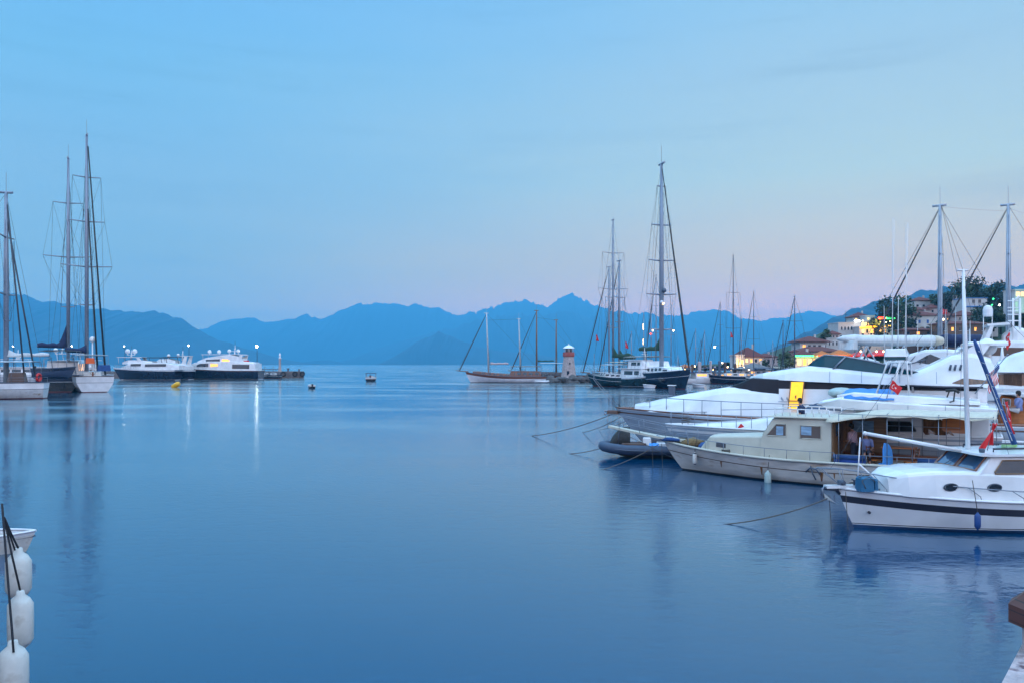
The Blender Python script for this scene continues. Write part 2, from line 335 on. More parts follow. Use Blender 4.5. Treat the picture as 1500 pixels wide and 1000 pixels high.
stripes('deck_pale', (.50,.46,.38), (.34,.31,.27), 9, 'Y', .6, .93)
mat('glass', (.018,.024,.034), .04, var=.3, scale=.6, spec=.9)
mat('glass_blue', (.02,.08,.17), .05, var=.4, scale=.8, spec=.9)
mat('glass_green', (.007,.055,.075), .12, var=.5, scale=.5, spec=.35)
mat('glass_bronze', (.16,.07,.03), .08, var=.6, scale=2.2, stretch=(6,1,1), spec=.9)
mat('interior_brown', (.075,.055,.045), .12, var=.4, scale=1.5, spec=.6)
mat('far_window_light', (.20,.33,.46), .15, var=.5, scale=2.2, stretch=(1,1,4))  # pale colour standing in for light through an opposite window
mat('rubber', (.016,.017,.019), .6, var=.3, scale=6)
mat('rib_tube', (.035,.055,.10), .5, var=.2, scale=4, bump=.05)
mat('canvas_blue', (.02,.07,.22), .8, var=.25, scale=3, bump=.2, bscale=7)
mat('canvas_sky', (.06,.24,.58), .75, var=.2, scale=3, bump=.25, bscale=5)
mat('canvas_navy', (.012,.022,.07), .85, var=.3, scale=3, bump=.3, bscale=5)
mat('canvas_green', (.02,.06,.035), .85, var=.3, scale=3, bump=.3, bscale=5)
mat('canvas_cream', (.54,.48,.38), .8, var=.12, scale=2, bump=.3, bscale=3, stretch=(3,1,1))
mat('canvas_white', (.55,.57,.58), .8, var=.12, scale=2, bump=.3, bscale=3, stretch=(3,1,1))
mat('canvas_orange', (.45,.13,.02), .8, var=.2, scale=3)
mat('cushion_blue', (.01,.05,.25), .8, var=.2, scale=5)
mat('plastic_blue', (.012,.11,.22), .45, var=.15, scale=4, bump=.2)
mat('fan_blue', (.06,.30,.75), .5, var=.1, scale=4)
mat('fender_white', (.56,.53,.49), .55, var=.12, scale=5, bump=.1, bscale=14, wear=(.40,.35,.30))
mat('fender_pale', (.36,.44,.42), .55, var=.15, scale=5)
mat('fender_blue', (.015,.06,.22), .5, var=.2, scale=6)
mat('rope_dark', (.02,.022,.03), .9, var=.4, scale=30)
mat('rope', (.10,.085,.075), .9, var=.4, scale=30)
mat('red', (.55,.02,.02), .6, var=.15, scale=6)
mat('flag_red', (.62,.015,.02), .75, var=.15, scale=5)
mat('flag_white', (.75,.75,.75), .75, var=.05)
mat('orange', (.75,.10,.01), .6, var=.1)
mat('yellow', (.80,.42,.01), .45, var=.12, scale=4)
mat('skin', (.36,.18,.12), .6, var=.1)
mat('shirt_pink', (.50,.32,.36), .9, var=.2, scale=6)
mat('shirt_blue', (.18,.22,.42), .9, var=.2, scale=6)
mat('trousers', (.03,.035,.06), .9, var=.2)
mat('hair', (.012,.009,.008), .8, var=.3, scale=30)
emit('lit_yellow', (1,.50,.02), .85)
emit('lit_warm', (1,.55,.18), 2.2)
emit('lit_amber', (1,.42,.08), 1.4)
emit('lamp_white', (1,.97,.85), 30)
emit('lamp_warm', (1,.62,.25), 14)
emit('neon_green', (.05,1,.25), 3.0)
emit('neon_red', (1,.06,.02), 3.5)
emit('neon_amber', (1,.45,.02), 4)
emit('glow_green', (.1,1,.25), 1.2)
mat('stucco', (.48,.46,.46), .85, var=.12, scale=.5, bump=.1)
mat('stucco_pink', (.45,.36,.36), .85, var=.12, scale=.5)
mat('stucco_blue', (.05,.16,.38), .85, var=.12, scale=.5)
mat('shutter_blue', (.02,.09,.30), .6, var=.1)
mat('pane_dark', (.02,.03,.05), .1, var=.3)
stripes('roof_tile', (.125,.022,.016), (.06,.012,.011), 3, 'X', .8, .75, .2)
mat('roof_grey', (.13,.13,.14), .8, var=.25, scale=1)
mat('stone', (.16,.15,.145), .9, var=.4, scale=1.2, bump=.6, bscale=3)
mat('lighthouse_stone', (.40,.33,.32), .9, var=.3, scale=2.5, bump=.4, bscale=6)
mat('rock', (.10,.095,.095), .95, var=.5, scale=1, bump=.9, bscale=3)
mat('quay', (.14,.115,.11), .9, var=.35, scale=.6, bump=.5, bscale=3)
mat('trunk', (.05,.035,.025), .95, var=.4, scale=4)
mat('leaf_dark', (.018,.040,.020), .8, var=.5, scale=.5)
mat('leaf_mid', (.032,.065,.026), .8, var=.5, scale=.5)
mat('leaf_blue', (.016,.040,.035), .8, var=.5, scale=.5)

# ---------------------------------------------------------------- boats.  Local frame: stem head at x=0, stern at x=-L, +y port, z=0 water
class Boat:
    def __init__(s, name, label, cat, px, Y, th, group=None, X=None):
        s.th = R(th); s.o = Vector((WX(px, Y) if X is None else X, Y)); s.h = Vector((-math.cos(s.th), math.sin(s.th))); s.p = Vector((-math.sin(s.th), -math.cos(s.th)))
        s.root = thing(name, label, cat, (s.o.x, s.o.y, 0), PI-s.th, group)
    def at(s, px, py, off=0.0):              # photo pixel -> (x, z) on the boat's own upright plane y=off
        u = (px-750)/F; q = s.o+s.p*off
        x = (q.x-u*q.y)/(u*s.h.y-s.h.x); Y = q.y+x*s.h.y
        return x, CH-(py-HY)/F*Y
    def pts(s, l, off=0.0): return [s.at(a, b, off) for a, b in l]
    def part(s, name, mb, label=None, parent=None):
        o = mb.build(name, parent or s.root)
        if label: o['label'] = label
        return o
    def hull(s, L, B, sheer, rows, rake=1.2, zk=-.45, sw=.75, full=2.2, flare=.45, trk=.3, ns=30, bul=.08, deck='deck_pale', rail='white', mid=.42, rr=.04, sub=2, zdeck=None):
        # rows: [(boundary kind, value, material above it)...] kind 'a' absolute height, 's' below the sheer
        s.L, s.B, s.sheer = L, B, sheer
        def hb(t):
            if t < mid: u = t/mid; return B/2*(sw+(1-sw)*(1-(1-u)**2))
            return B/2*max(0, 1-((t-mid)/(1-mid))**full)
        s.hb = lambda x: hb(1+x/L)
        def zz(k, v, t): return v if k == 'a' else sheer(t)-v
        def col(t):
            out = []; sh = sheer(t)
            lv = [(zz(k, v, t), mt) for k, v, mt in rows]+[(sh, None)]
            for i in range(len(lv)-1):
                for q in range(sub): out.append((lerp(lv[i][0], lv[i+1][0], q/sub), lv[i][1]))
            out.append((sh, None)); res = []
            for z, mt in out:
                f = max(0, min(1, (z-zk)/(sh-zk)))
                x = -L+trk*(1-f)*(1-t)+t*(L-rake*(1-f)**1.25)
                fl = .10+flare*t**2.5
                y = hb(t)*((1-fl)+fl*f)*min(1, (f/.30+.05))**.6
                res.append((x, y, z))
            return res, [m for z, m in out[:-1]]
        cols = []; ms = None
        for i in range(ns+1):
            t = i/ns; t = 1-(1-t)**1.25; c, ms = col(t); cols.append(c)
        s.cols = cols
        mb = MB(ms[0]); mb.smooth = True; n = len(cols[0])
        for sd in (1, -1):
            o = len(mb.v); mb.v += [(x, y*sd, z) for c in cols for x, y, z in c]
            for i in range(ns):
                for j in range(n-1): mb.mat(ms[j]); mb.face((o+i*n+j, o+(i+1)*n+j, o+(i+1)*n+j+1, o+i*n+j+1))
        mb.smooth = False; mb.mat(ms[-1]); o = len(mb.v); c0 = cols[0]
        mb.v += [(x, y, z) for x, y, z in c0]+[(x, -y, z) for x, y, z in c0]
        for j in range(n-1): mb.mat(ms[j]); mb.face((o+j, o+j+1, o+n+j+1, o+n+j))
        hu = s.part('hull', mb)
        d = MB(deck); g = []
        for c in cols:
            x, y, z = c[-1]; z -= bul; y = max(.005, y-.03); zc = z+.03
            g.append([(x, y, z), (x, y*.5, zc), (x, 0, zc+.01), (x, -y*.5, zc), (x, -y, z)])
        d.loft(g, closed=False, caps=False); s.part('deck', d)
        if rail:
            r = MB(rail)
            for sd in (1, -1): r.tube([(c[-1][0], c[-1][1]*sd, c[-1][2]) for c in cols], rr, 6)
            r.tube([(c0[-1][0], c0[-1][1], c0[-1][2]), (c0[-1][0], -c0[-1][1], c0[-1][2])], rr, 6); s.part('gunwale', r)
        return hu
    def edge(s, x, dz=0, inset=0, sd=1):      # point on the deck edge
        t = 1+x/s.L; return (x, sd*max(0, s.hb(x)-inset), s.sheer(t)+dz)
    def railing(s, x0, x1, h=.6, n=8, m='steel', r=.014, inset=.06, sides=(1, -1), mid=True, name='railing', hb=None):
        mb = MB(m)
        for sd in sides:
            xs = [lerp(x0, x1, i/n) for i in range(n+1)]
            for x in xs: mb.tube([s.edge(x, -.02, inset, sd), s.edge(x, h, inset, sd)], r, 6)
            xx = [lerp(x0, x1, i/(n*3)) for i in range(n*3+1)]
            mb.tube([s.edge(x, h, inset, sd) for x in xx], r*1.15, 6)
            if mid: mb.tube([s.edge(x, h*.5, inset, sd) for x in xx], r*.6, 4)
        if x0 > -.6: mb.tube([s.edge(x0, h, inset, 1), (x0+.25, 0, s.sheer(1)+h+.02), s.edge(x0, h, inset, -1)], r*1.15, 6)
        return s.part(name, mb)
    def house(s, st, m='white', name='cabin', r=.12, parent=None, label=None, build=True):
        # stations (x, z0, z1, w0, w1): rounded box section lofted along the boat
        mb = MB(m); mb.smooth = False; secs = []
        for x, z0, z1, w0, w1 in st:
            h = z1-z0; q = min(r, h*.45, w1*.45); k = (w0-w1)/max(h, .01)
            half = [(w0, z0), (w1+k*q, z1-q), (w1-q*.3, z1-q*.3), (w1-q, z1), (w1*.4, z1+.03)]
            secs.append([(x, y, z) for y, z in half]+[(x, -y, z) for y, z in half[::-1]])
        mb.loft(secs)
        H = lambda x, z: s._side(st, x, z)
        if build: o = s.part(name, mb, label, parent); return o, H
        return mb, H
    def _side(s, st, x, z):
        a = sorted(st, key=lambda q: q[0])
        f = lambda k: interp([(q[0], q[k]) for q in a], x)
        z0, z1, w0, w1 = f(1), f(2), f(3), f(4)
        return lerp(w0, w1, max(0, min(1, (z-z0)/max(.01, z1-z0))))
    def pane(s, H, tri, m='glass', name='window', parent=None, eps=.012, sides=(1, -1), n=6, frame=None, label=None):
        # a window on both sides; tri = [(x, zlow, zhigh)...] measured along the side
        out = []
        xs = sorted(tri)
        for sd in sides:
            mb = MB(m); g = []
            for i in range(len(xs)-1):
                for q in range(n+(1 if i == len(xs)-2 else 0)):
                    t = q/n; x = lerp(xs[i][0], xs[i+1][0], t); a = lerp(xs[i][1], xs[i+1][1], t); b = lerp(xs[i][2], xs[i+1][2], t)
                    g.append([(x, sd*(H(x, z)+eps), z) for z in (a, lerp(a, b, .5), b)])
            mb.sheet(g, .01*(-sd)); o = s.part(name, mb, label, parent)
            if frame:
                fb = MB(frame); lo = [p[0] for p in g]; hi = [p[-1] for p in g]; loop = lo+hi[::-1]+[lo[0]]
                fb.tube([(p[0], p[1]+.004*sd, p[2]) for p in loop], .022, 4); s.part('frame', fb, None, o)
            out.append(o)
        return out
    def mast(s, x, z0, z1, r=.11, sp=(), m='alloy', wires=True, chain=None, fore=None, aft=None, wr=.012, name='mast', y=0, top=None, furl=None, rake=0, wm='wire'):
        mb = MB(m); tp = (x+rake, y, z1)
        mb.tube([(x, y, z0), (x+rake*.6, y, lerp(z0, z1, .6)), tp], [r, r, r*.62], 10)
        mb.tube([(x+rake-.25*r/.1, y, z1), (x+rake+.3*r/.1, y, z1)], r*.5, 5)
        mb.tube([(x+rake, y, z1), (x+rake, y, z1+r*8)], r*.1, 4)
        mo = s.part(name, mb)
        tips = []
        for z, w in sp:
            sb = MB(m); xx = x+rake*(z-z0)/(z1-z0)
            for sd in (1, -1): sb.tube([(xx, y, z), (xx-.1, y+w*sd, z+w*.06)], [r*.42, r*.25], 5)
            s.part('spreader', sb, None, mo); tips.append((z, w, xx))
        if wires:
            wb = MB(wm); t = 1+x/s.L; cw = s.hb(x)*.95 if chain is None else chain
            for sd in (1, -1):
                path = [(x-.1, cw*sd, s.sheer(t))]+[(xx-.1, y+w*sd, z+w*.06) for z, w, xx in tips]+[(x+rake, y, z1-.2)]
                wb.tube(path, wr, 4)
                if tips: wb.tube([(x-.5, cw*sd, s.sheer(t)), (tips[0][2], y, tips[0][0]-.3)], wr, 4)
                for a, b_ in zip(tips, tips[1:]): wb.tube([(a[2]-.1, y+a[1]*sd, a[0]), (b_[2], y, b_[0]-.2)], wr*.8, 4)
            if fore: wb.tube([fore, (x+rake, y, z1-.1)], wr*1.2, 4)
            if aft: wb.tube([aft, (x+rake, y, z1-.05)], wr, 4)
            s.part('rigging', wb, None, mo)
        if furl:
            fx, fz, fr, fm = furl; fb = MB(fm); a = Vector((fx, y, fz)); b_ = Vector((x+rake+.1, y, z1-.4))
            fb.tube([a, a.lerp(b_, .04), a.lerp(b_, .5), a.lerp(b_, .97), b_], [fr*.3, fr, fr*.8, fr*.4, fr*.2], 7); s.part('furled_sail', fb)
        return mo
    def boom(s, x, z, ln, m='canvas_navy', r=.16, rise=.9, bm='alloy', y=0):
        b = MB(bm); b.tube([(x, y, z), (x-ln, y, z+.1)], .09, 8); bo = s.part('boom', b)
        c = MB(m); secs = []; n = 12
        for i in range(n+1):
            t = i/n; h = r*1.1+rise*max(0, 1-t*3.2)**1.6+r*.25*math.sin(t*17); w = r*(1-.35*t)
            xx = x-.15-(ln-.3)*t; zz = z+.02+.1*t
            secs.append([(xx, y+w*math.sin(a)*(.55 if math.cos(a) > .3 and t < .3 else 1), zz+(h*math.cos(a) if math.cos(a) > 0 else r*.7*math.cos(a))) for a in [2*PI*k/10 for k in range(10)]])
        c.smooth = True; c.loft(secs); s.part('sail_cover', c, None, bo)
        return bo
def fender(name, label, p, r=.11, h=.5, m='fender_white', top=None, group=None, rope='rope_dark', cap=None):
    t = thing(name, label, 'fender', p, 0, group)
    b = MB(m); b.smooth = True
    b.lathe([(.0, -h/2-r*.9), (r*.30, -h/2-r*.85), (r*.36, -h/2-r*.5), (r*.75, -h/2-r*.15), (r, -h/2+r*.3), (r*1.02, 0), (r, h/2-r*.3), (r*.75, h/2+r*.15), (r*.36, h/2+r*.5), (r*.30, h/2+r*.85), (0, h/2+r*.9)], 14)
    b.build('body', t)
    if cap: c = MB(cap); c.smooth = True; c.lathe([(r*.8, h/2+r*.12), (r*.4, h/2+r*.55), (0, h/2+r)], 12); c.lathe([(0, -h/2-r), (r*.4, -h/2-r*.55), (r*.8, -h/2-r*.12)], 12); c.build('end_cap', t)
    if top is not None:
        q = Vector(top)-Vector(p); c = MB(rope); c.tube([(0, 0, h/2+r*.8), q*.5+Vector((0, 0, .15)), q], .012, 5); c.build('rope', t)
    return t
def dome(parent, c, r, m='white', post=.3, B=None):
    b = MB(m); b.lathe([(r*.5, -r*.2), (r*.85, 0), (r, r*.35), (r*.97, r*.9), (r*.75, r*1.35), (r*.35, r*1.6), (0, r*1.67)], 14, c); 
    for i in range(len(b.sm)): b.sm[i] = True
    if post: b.tube([(c[0], c[1], c[2]-post), (c[0], c[1], c[2]-r*.1)], r*.25, 6)
    return b.build('radar_dome', parent)
def rope(label, a, b, sag=.2, r=.02, group=None, m='rope', name='mooring_rope'):
    a, b = Vector(a), Vector(b); o = MB(m); pts = []
    for i in range(13): t = i/12; p = a.lerp(b, t); p.z -= sag*4*t*(1-t); pts.append(p-a)
    o.tube(pts, r, 5); ob = o.build(name); ob.location = a; return tag(ob, label, 'rope', group)
# ================================================================ people (one continuous skinned body, clothes as children)
def person(label, loc, rz, pose='stand', top='shirt_pink', legs='trousers', h=1.72, lean=0.0, arms=None, cat='person', hat=None):
    t = thing('person', label, cat, loc, rz); k = h/1.72
    if pose == 'sit': hip = (0, 0, .50); kn = [(.42, .10, .52), (.42, -.10, .52)]; an = [(.46, .11, .08), (.46, -.11, .08)]
    else: hip = (0, 0, .92); kn = [(.03, .11, .50), (.06, -.11, .50)]; an = [(-.02, .12, .08), (.03, -.12, .08)]
    hz = hip[2]; ch = (lean*.8, 0, hz+.40); nk = (lean*1.05, 0, hz+.56); hd = (lean*1.15+.02, 0, hz+.70)
    J = [hip, (lean*.4, 0, hz+.18), ch, nk, hd, (hd[0]+.01, 0, hd[2]+.10)]; rad = [(.15,.12), (.13,.11), (.16,.11), (.055,.055), (.085,.078), (.075,.07)]
    E = [(0,1),(1,2),(2,3),(3,4),(4,5)]
    for i, sd in enumerate((1, -1)):
        a = len(J); el, hn = (arms or [((.12, .26, hz+.12), (.36, .16, hz+.10)), ((.05, -.26, hz+.10), (.22, -.22, hz-.10))])[i]
        J += [(ch[0], .19*sd, hz+.46), el, hn, (hn[0]+.08, hn[1], hn[2]-.01)]; rad += [(.06,.06), (.042,.042), (.028,.028), (.035,.02)]
        E += [(2, a), (a, a+1), (a+1, a+2), (a+2, a+3)]
        b = len(J); J += [(hip[0], .10*sd, hz-.06), kn[i], an[i], (an[i][0]+.15, an[i][1], an[i][2]-.04)]; rad += [(.10,.10), (.065,.065), (.045,.045), (.045,.03)]
        E += [(0, b), (b, b+1), (b+1, b+2), (b+2, b+3)]
    me = bpy.data.meshes.new('body'); me.from_pydata([Vector(j)*k for j in J], E, []); me.materials.append(M['skin'])
    o = bpy.data.objects.new('body', me); COL.objects.link(o); o.parent = t
    sk = o.modifiers.new('skin', 'SKIN'); sk.use_smooth_shade = True
    for i, v in enumerate(me.skin_vertices[0].data): v.radius = (rad[i][0]*k, rad[i][1]*k); v.use_root = (i == 0)
    sb = o.modifiers.new('sub', 'SUBSURF'); sb.levels = 1; sb.render_levels = 1
    def tubes(name, m, chains):
        mb = MB(m); mb.smooth = True
        for ps, rs in chains: mb.tube([Vector(p)*k for p in ps], [r*k for r in rs], 12)
        mb.build(name, t)
    sh = [([(0,0,hz-.06), (lean*.4,0,hz+.18), ch, (lean*.95, 0, hz+.50), (lean*1.0,0,hz+.54)], [.17,.15,.18,.13,.06])]
    for i, sd in enumerate((1,-1)):
        el = J[6+i*8+1]; sh.append(([(ch[0], .12*sd, hz+.46), (ch[0], .20*sd, hz+.45), Vector((ch[0], .20*sd, hz+.45)).lerp(Vector(el), .8)], [.09,.078,.062]))
    tubes('shirt', top, sh)
    tubes('trousers', legs, [([(0, .05*sd, hz+.02), (0, .10*sd, hz-.06), kn[i], Vector(kn[i]).lerp(Vector(an[i]), .85)], [.13,.125,.085,.065]) for i, sd in enumerate((1,-1))])
    hb = MB(hat or 'hair'); hb.ball(Vector((hd[0]-.015, 0, hd[2]+.07))*k, .105*k, 14, (1.05, .9, 1.0)); hb.ball(Vector((hd[0]-.04, 0, hd[2]))*k, .09*k, 12, (.9, .95, 1.1)); hb.build('hair', t)
    fb = MB('hair'); 
    for sd in (1,-1): fb.ball(Vector((hd[0]+.082, .03*sd, hd[2]+.03))*k, .011*k, 6)
    fb.build('eyes', t)
    return t
def flag(name, label, cat, p, tip, cloth, pole_r=.015, m='steel'):
    # staff from p to tip, cloth = grid of points (rows from the hoist) coloured by a function of (u, v)
    t = thing(name, label, cat, p); a = Vector(p)
    b = MB(m); b.tube([(0,0,0), Vector(tip)-a], pole_r, 6); b.ball(Vector(tip)-a, pole_r*2, 8); b.build('staff', t)
    g, colour = cloth; nu, nv = len(g)-1, len(g[0])-1
    c = MB('flag_red'); o = len(c.v)
    for r in g:
        for q in r: c.v.append(tuple(Vector(q)-a))
    c.smooth = True
    for i in range(nu):
        for j in range(nv):
            c.mat(colour((i+.5)/nu, (j+.5)/nv)); c.face((o+i*(nv+1)+j, o+(i+1)*(nv+1)+j, o+(i+1)*(nv+1)+j+1, o+i*(nv+1)+j+1))
    fo = c.build('cloth', t, fixn=False); sm = fo.modifiers.new('thick', 'SOLIDIFY'); sm.thickness = .006
    return t
def turk(u, v):                            # white crescent and star on red
    x, y = u*1.5, v
    if (x-.5)**2+(y-.5)**2 < .25**2 and (x-.565)**2+(y-.5)**2 > .20**2: return 'flag_white'
    dx, dy = x-.83, y-.5; r = math.hypot(dx, dy); a = math.atan2(dy, dx)
    if r < .12*(.62+.38*math.cos(5*a)): return 'flag_white'
    return 'flag_red'
def hang(p, along, drop, nu=36, nv=24, wave=.06, spread=1.0, swing=(0,0,0)):   # cloth hanging from p: along = fly direction, drop = hoist direction
    p, along, drop, sw = Vector(p), Vector(along), Vector(drop), Vector(swing); n = along.cross(drop).normalized(); g = []
    for i in range(nu+1):
        u = i/nu; r = []
        for j in range(nv+1):
            v = j/nv; r.append(p+along*u*lerp(1, spread, v)+drop*v+sw*u*u+n*wave*math.sin(u*9+v*2.2)*u)
        g.append(r)
    return g

# ================================================================ nearest boat, bottom right
b = Boat('cabin_cruiser', 'nearest white cabin boat with a navy stripe, brown framed windscreen and two portholes', 'boat', 1228, 24.4, -5)
shU = lambda t: .92+.30*max(0, (t-.35)/.65)**2+.06*max(0, .35-t)
b.hull(11, 3.2, shU, [('a',-.45,'antifoul_blue'), ('a',.10,'white'), ('a',.125,'navy_band'), ('a',.15,'white'), ('s',.43,'navy_band'), ('s',.22,'white'), ('s',.05,'navy_band'), ('s',.03,'white')], rake=.75, full=2.4, sw=.8, flare=.42, bul=.0, deck='white', rail='white', rr=.045)
A = b.at
def st(px, ptop, w0, w1, lo=.0, off=None):
    x, z = A(px, ptop, w1 if off is None else off); return (x, b.sheer(1+x/b.L)+lo-.02, z, w0, w1)
tr = [st(1288, 706, .30, .2), st(1300, 698, .62, .5), st(1330, 693, .95, .85), st(1370, 690, 1.12, 1.02), st(1420, 690, 1.22, 1.12), st(1500, 694, 1.25, 1.15), st(1560, 700, 1.25, 1.15)]
o, Htr = b.house(tr, 'white', 'coachroof', .10)
for px in (1397, 1459, 1530):
    x, z = A(px, 714, 1.25); q = []
    for sd in (1, -1):
        y = Htr(x, z)*sd; w = MB('glass'); n = 20
        ring = lambda f, e: [(x+.23*f*math.cos(2*PI*k/n), y+e*sd, z+.115*f*math.sin(2*PI*k/n)) for k in range(n)]
        w.add([(x, y+.03*sd, z)]+ring(.82, .03), [(0, 1+k, 1+(k+1)%n) for k in range(n)]); w.mat('alloy_dark')
        w.smooth = True; w.tube(ring(.95, .012)+[ring(.95, .012)[0]], .016, 6); b.part('porthole', w)
xf, zf = A(1433, 694, 1.12); xt, zt = A(1452, 668, 1.02); zw = Htr(xf, 0)
wh = [(xf, 1.45, zf, 1.16, 1.14), (xf-.02, 1.45, zf+.03, 1.16, 1.13), (xt, 1.45, zt, 1.16, 1.02), (xt-2.6, 1.45, zt+.02, 1.16, 1.02), (xt-4.2, 1.40, zt-.02, 1.16, 1.0)]
o, Hwh = b.house(wh, 'white', 'wheelhouse', .05)
# windscreen: two brown framed panes on the sloping front
for y0, y1 in ((.06, .98), (-.98, -.06), ):
    fr = MB('varnish'); gl = MB('glass_blue'); n = Vector((zt-zf, 0, xf-xt)).normalized()
    P = lambda y, t, e: (lerp(xf+.02, xt, t)+n.x*e, y*lerp(1, .9, t), lerp(zf+.02, zt, t)+n.z*e)
    gl.add([P(y0, .12, .02), P(y1, .12, .02), P(y1, .92, .02), P(y0, .92, .02)], [(0,1,2,3)])
    g = b.part('windscreen', gl)
    fr.tube([P(y0, .1, .03), P(y1, .1, .03), P(y1, .93, .03), P(y0, .93, .03), P(y0, .1, .03)], .038, 4); b.part('frame', fr, None, g)
wp = MB('alloy_dark'); wp.tube([P(-.5, .05, .06), P(-.3, .6, .06)], .012, 4); b.part('wiper', wp)
x0 = A(1457, 690, 1.1)[0]; x1 = A(1503, 690, 1.1)[0]
b.pane(Hwh, [(x1, zf+.0, zt-.12), (x0-.28, zf+.0, zt-.12), (x0, zf+.0, zf+.06)], 'glass', 'side_window', frame='teak')
b.pane(Hwh, [(x1-1.2, zf+.0, zt-.12), (x1-.15, zf+.0, zt-.12)], 'glass', 'side_window', frame='teak')
rf = MB('white'); rf.loft([[(x, y, z+dz+.04*(1-(y/1.2)**2)) for y, dz in ((-w,0),(-w*.5,0),(0,0),(w*.5,0),(w,0),(w,.07),(w*.5,.07),(0,.07),(-w*.5,.07),(-w,.07))] for x, w, z in ((xt+.42, .7, zt+.0), (xt+.32, 1.05, zt+.0), (xt, 1.16, zt+.0), (xt-2.6, 1.18, zt+.02), (xt-4.6, 1.14, zt-.02))])
ro = b.part('roof', rf)
nv = MB('navy_band'); 
for sd in (1,-1): nv.tube([(xt-.3, .7*sd, zt+.19), (xt-1.6, .7*sd, zt+.20), (xt-4, .7*sd, zt+.16)], .03, 5); [nv.tube([(xt-.3-d, .7*sd, zt+.05), (xt-.3-d, .7*sd, zt+.19)], .02, 5) for d in (0, 1.2, 2.4, 3.6)]
b.part('roof_rail', nv)
sl_ = MB('alloy_dark'); sl_.lathe([(0,0),(.07,.01),(.09,.12),(.07,.15),(0,.15)], 12, (xt+.1, .75, zt+.06)); b.part('search_light', sl_)
hs = MB('fender_pale'); hs.box((xt-1.3, .2, zt+.16), (.8, .55, .12), 0, .1, .03); b.part('roof_hatch', hs)
mx, mz = A(1418, 655, 0); mx2, mz2 = A(1411, 396, 0)
mz = zt+.05
b.mast(mx, mz, mz2, .068, [], 'white', wires=False, rake=mx2-mx)
wl = MB('wire'); wl.tube([(mx2, 0, mz2-.2), A(1300, 640, 0)[:1]+(0,)+A(1300, 640, 0)[1:]] if False else [(mx2, 0, mz2-.2), (.25, 0, shU(1)+.6)], .006, 4)
wl.tube([(mx2, 0, mz2-.2), (-10.6, 0, 1.6)], .006, 4)
for sd in (1,-1): wl.tube([(mx2, 0, mz2-.3), (mx-.5, 1.15*sd, zt)], .006, 4)
b.part('rigging', wl)
f0, f1 = A(1427, 498, -.1), A(1486, 650, -.1)
fs = MB('canvas_blue'); a_, c_ = Vector((f0[0], -.1, f0[1])), Vector((f1[0], -.1, f1[1])); fs.smooth = True
fs.tube([a_, a_.lerp(c_, .08), a_.lerp(c_, .25), a_.lerp(c_, .5), a_.lerp(c_, .78), c_], [.04, .07, .06, .075, .065, .09], 10)
fo_ = b.part('furled_sail', fs, 'blue furled sail slanting down behind the mast')
lc = MB('canvas_white'); 
for k in range(1, 9):
    q = a_.lerp(c_, k/9); lc.tube([q+Vector((.075,.02,.04)), q+Vector((.02,.08,0)), q+Vector((-.07,0,-.04))], .009, 4)
lc.tube([a_.lerp(c_, .33)+Vector((.07,.05,.02)), a_.lerp(c_, .5)+Vector((.06,.06,0)), a_.lerp(c_, .97)+Vector((.08,.06,.02))], .014, 4)
b.part('lashing', lc, None, fo_)
d0, d1 = A(1267, 634, .2), A(1407, 659, .2); db = MB('white'); db.tube([(d0[0], .2, d0[1]), (d1[0], .2, zt+.1)], .055, 8); db.ball((d0[0], .2, d0[1]), .07, 8); b.part('derrick_boom', db)
cr = MB('white'); cx = A(1260, 640, .2); ze = shU(1+cx[0]/11); cr.tube([(cx[0], .2, cx[1]), (cx[0]+.1, .2, ze)], .02, 6); cr.tube([(cx[0]+.05, .2, (cx[1]+ze)/2), (cx[0]-.75, .15, ze+.1)], .03, 6); b.part('boom_crutch', cr)
# bow rail with raked stanchions
rl = MB('steel'); top = []
for i in range(25):
    x = lerp(.35, -9.5, i/24); e = b.edge(min(x, -.02), .62-.030*i+.016*max(0,i-8), .10) ; top.append((x+(.25 if i == 0 else 0), max(e[1], .14), e[2]))
for sd in (1,-1):
    rl.tube([(p[0], p[1]*sd, p[2]) for p in top], .017, 6)
    for i in (0, 1, 3, 6, 9, 12, 15, 18, 21):
        p = top[i]; bs = b.edge(min(p[0]-.38, -.15) if i > 1 else -.05-.15*i, 0, .10); rl.tube([(p[0], p[1]*sd, p[2]), (bs[0]+.04, bs[1]*sd, bs[2]+.12), (bs[0], bs[1]*sd, bs[2]-.02)], .013, 6)
rl.tube([(top[0][0], .14, top[0][2]), (top[0][0]+.1, 0, top[0][2]), (top[0][0], -.14, top[0][2])], .017, 6)
b.part('bow_rail', rl)
bp_ = MB('white'); bp_.plate([(-.6,.16),(.42,.12),(.42,-.12),(-.6,-.16)], shU(1)+.0, shU(1)+.09); b.part('bow_platform', bp_)
wn = MB('alloy_dark'); wn.box((-.1, 0, shU(1)+.16), (.22,.2,.16), 0, .2, .03); wn.tube([(-.1,-.17,shU(1)+.17), (-.1,.17,shU(1)+.17)], .06, 10); b.part('windlass', wn)
wn = MB('alloy_dark'); wn.tube([(-.45,.1,shU(1)+.02), (-.45,.1,shU(1)+.24), (-.38,.1,shU(1)+.27)], .03, 6); b.part('bitt', wn)
wn = MB('alloy_dark'); wn.tube([(-.6,-.1,shU(1)+.02), (-.6,-.1,shU(1)+.22)], .03, 6); b.part('bitt', wn)
an = MB('steel'); z = shU(1); an.tube([(.40,0,z+.05), (.52,0,z-.02), (.46,0,z-.30)], [.03,.035,.03], 6); 
an.mat('fender_white'); an.add([(.50,0,z-.12), (.22,.26,z-.42), (-.02,0,z-.52), (.22,-.26,z-.42), (.40,0,z-.30), (.46,0,z-.30)], [(0,1,4),(0,4,3),(1,2,4),(4,2,3),(0,5,1),(0,3,5),(1,5,2),(5,3,2)]); b.part('anchor', an)
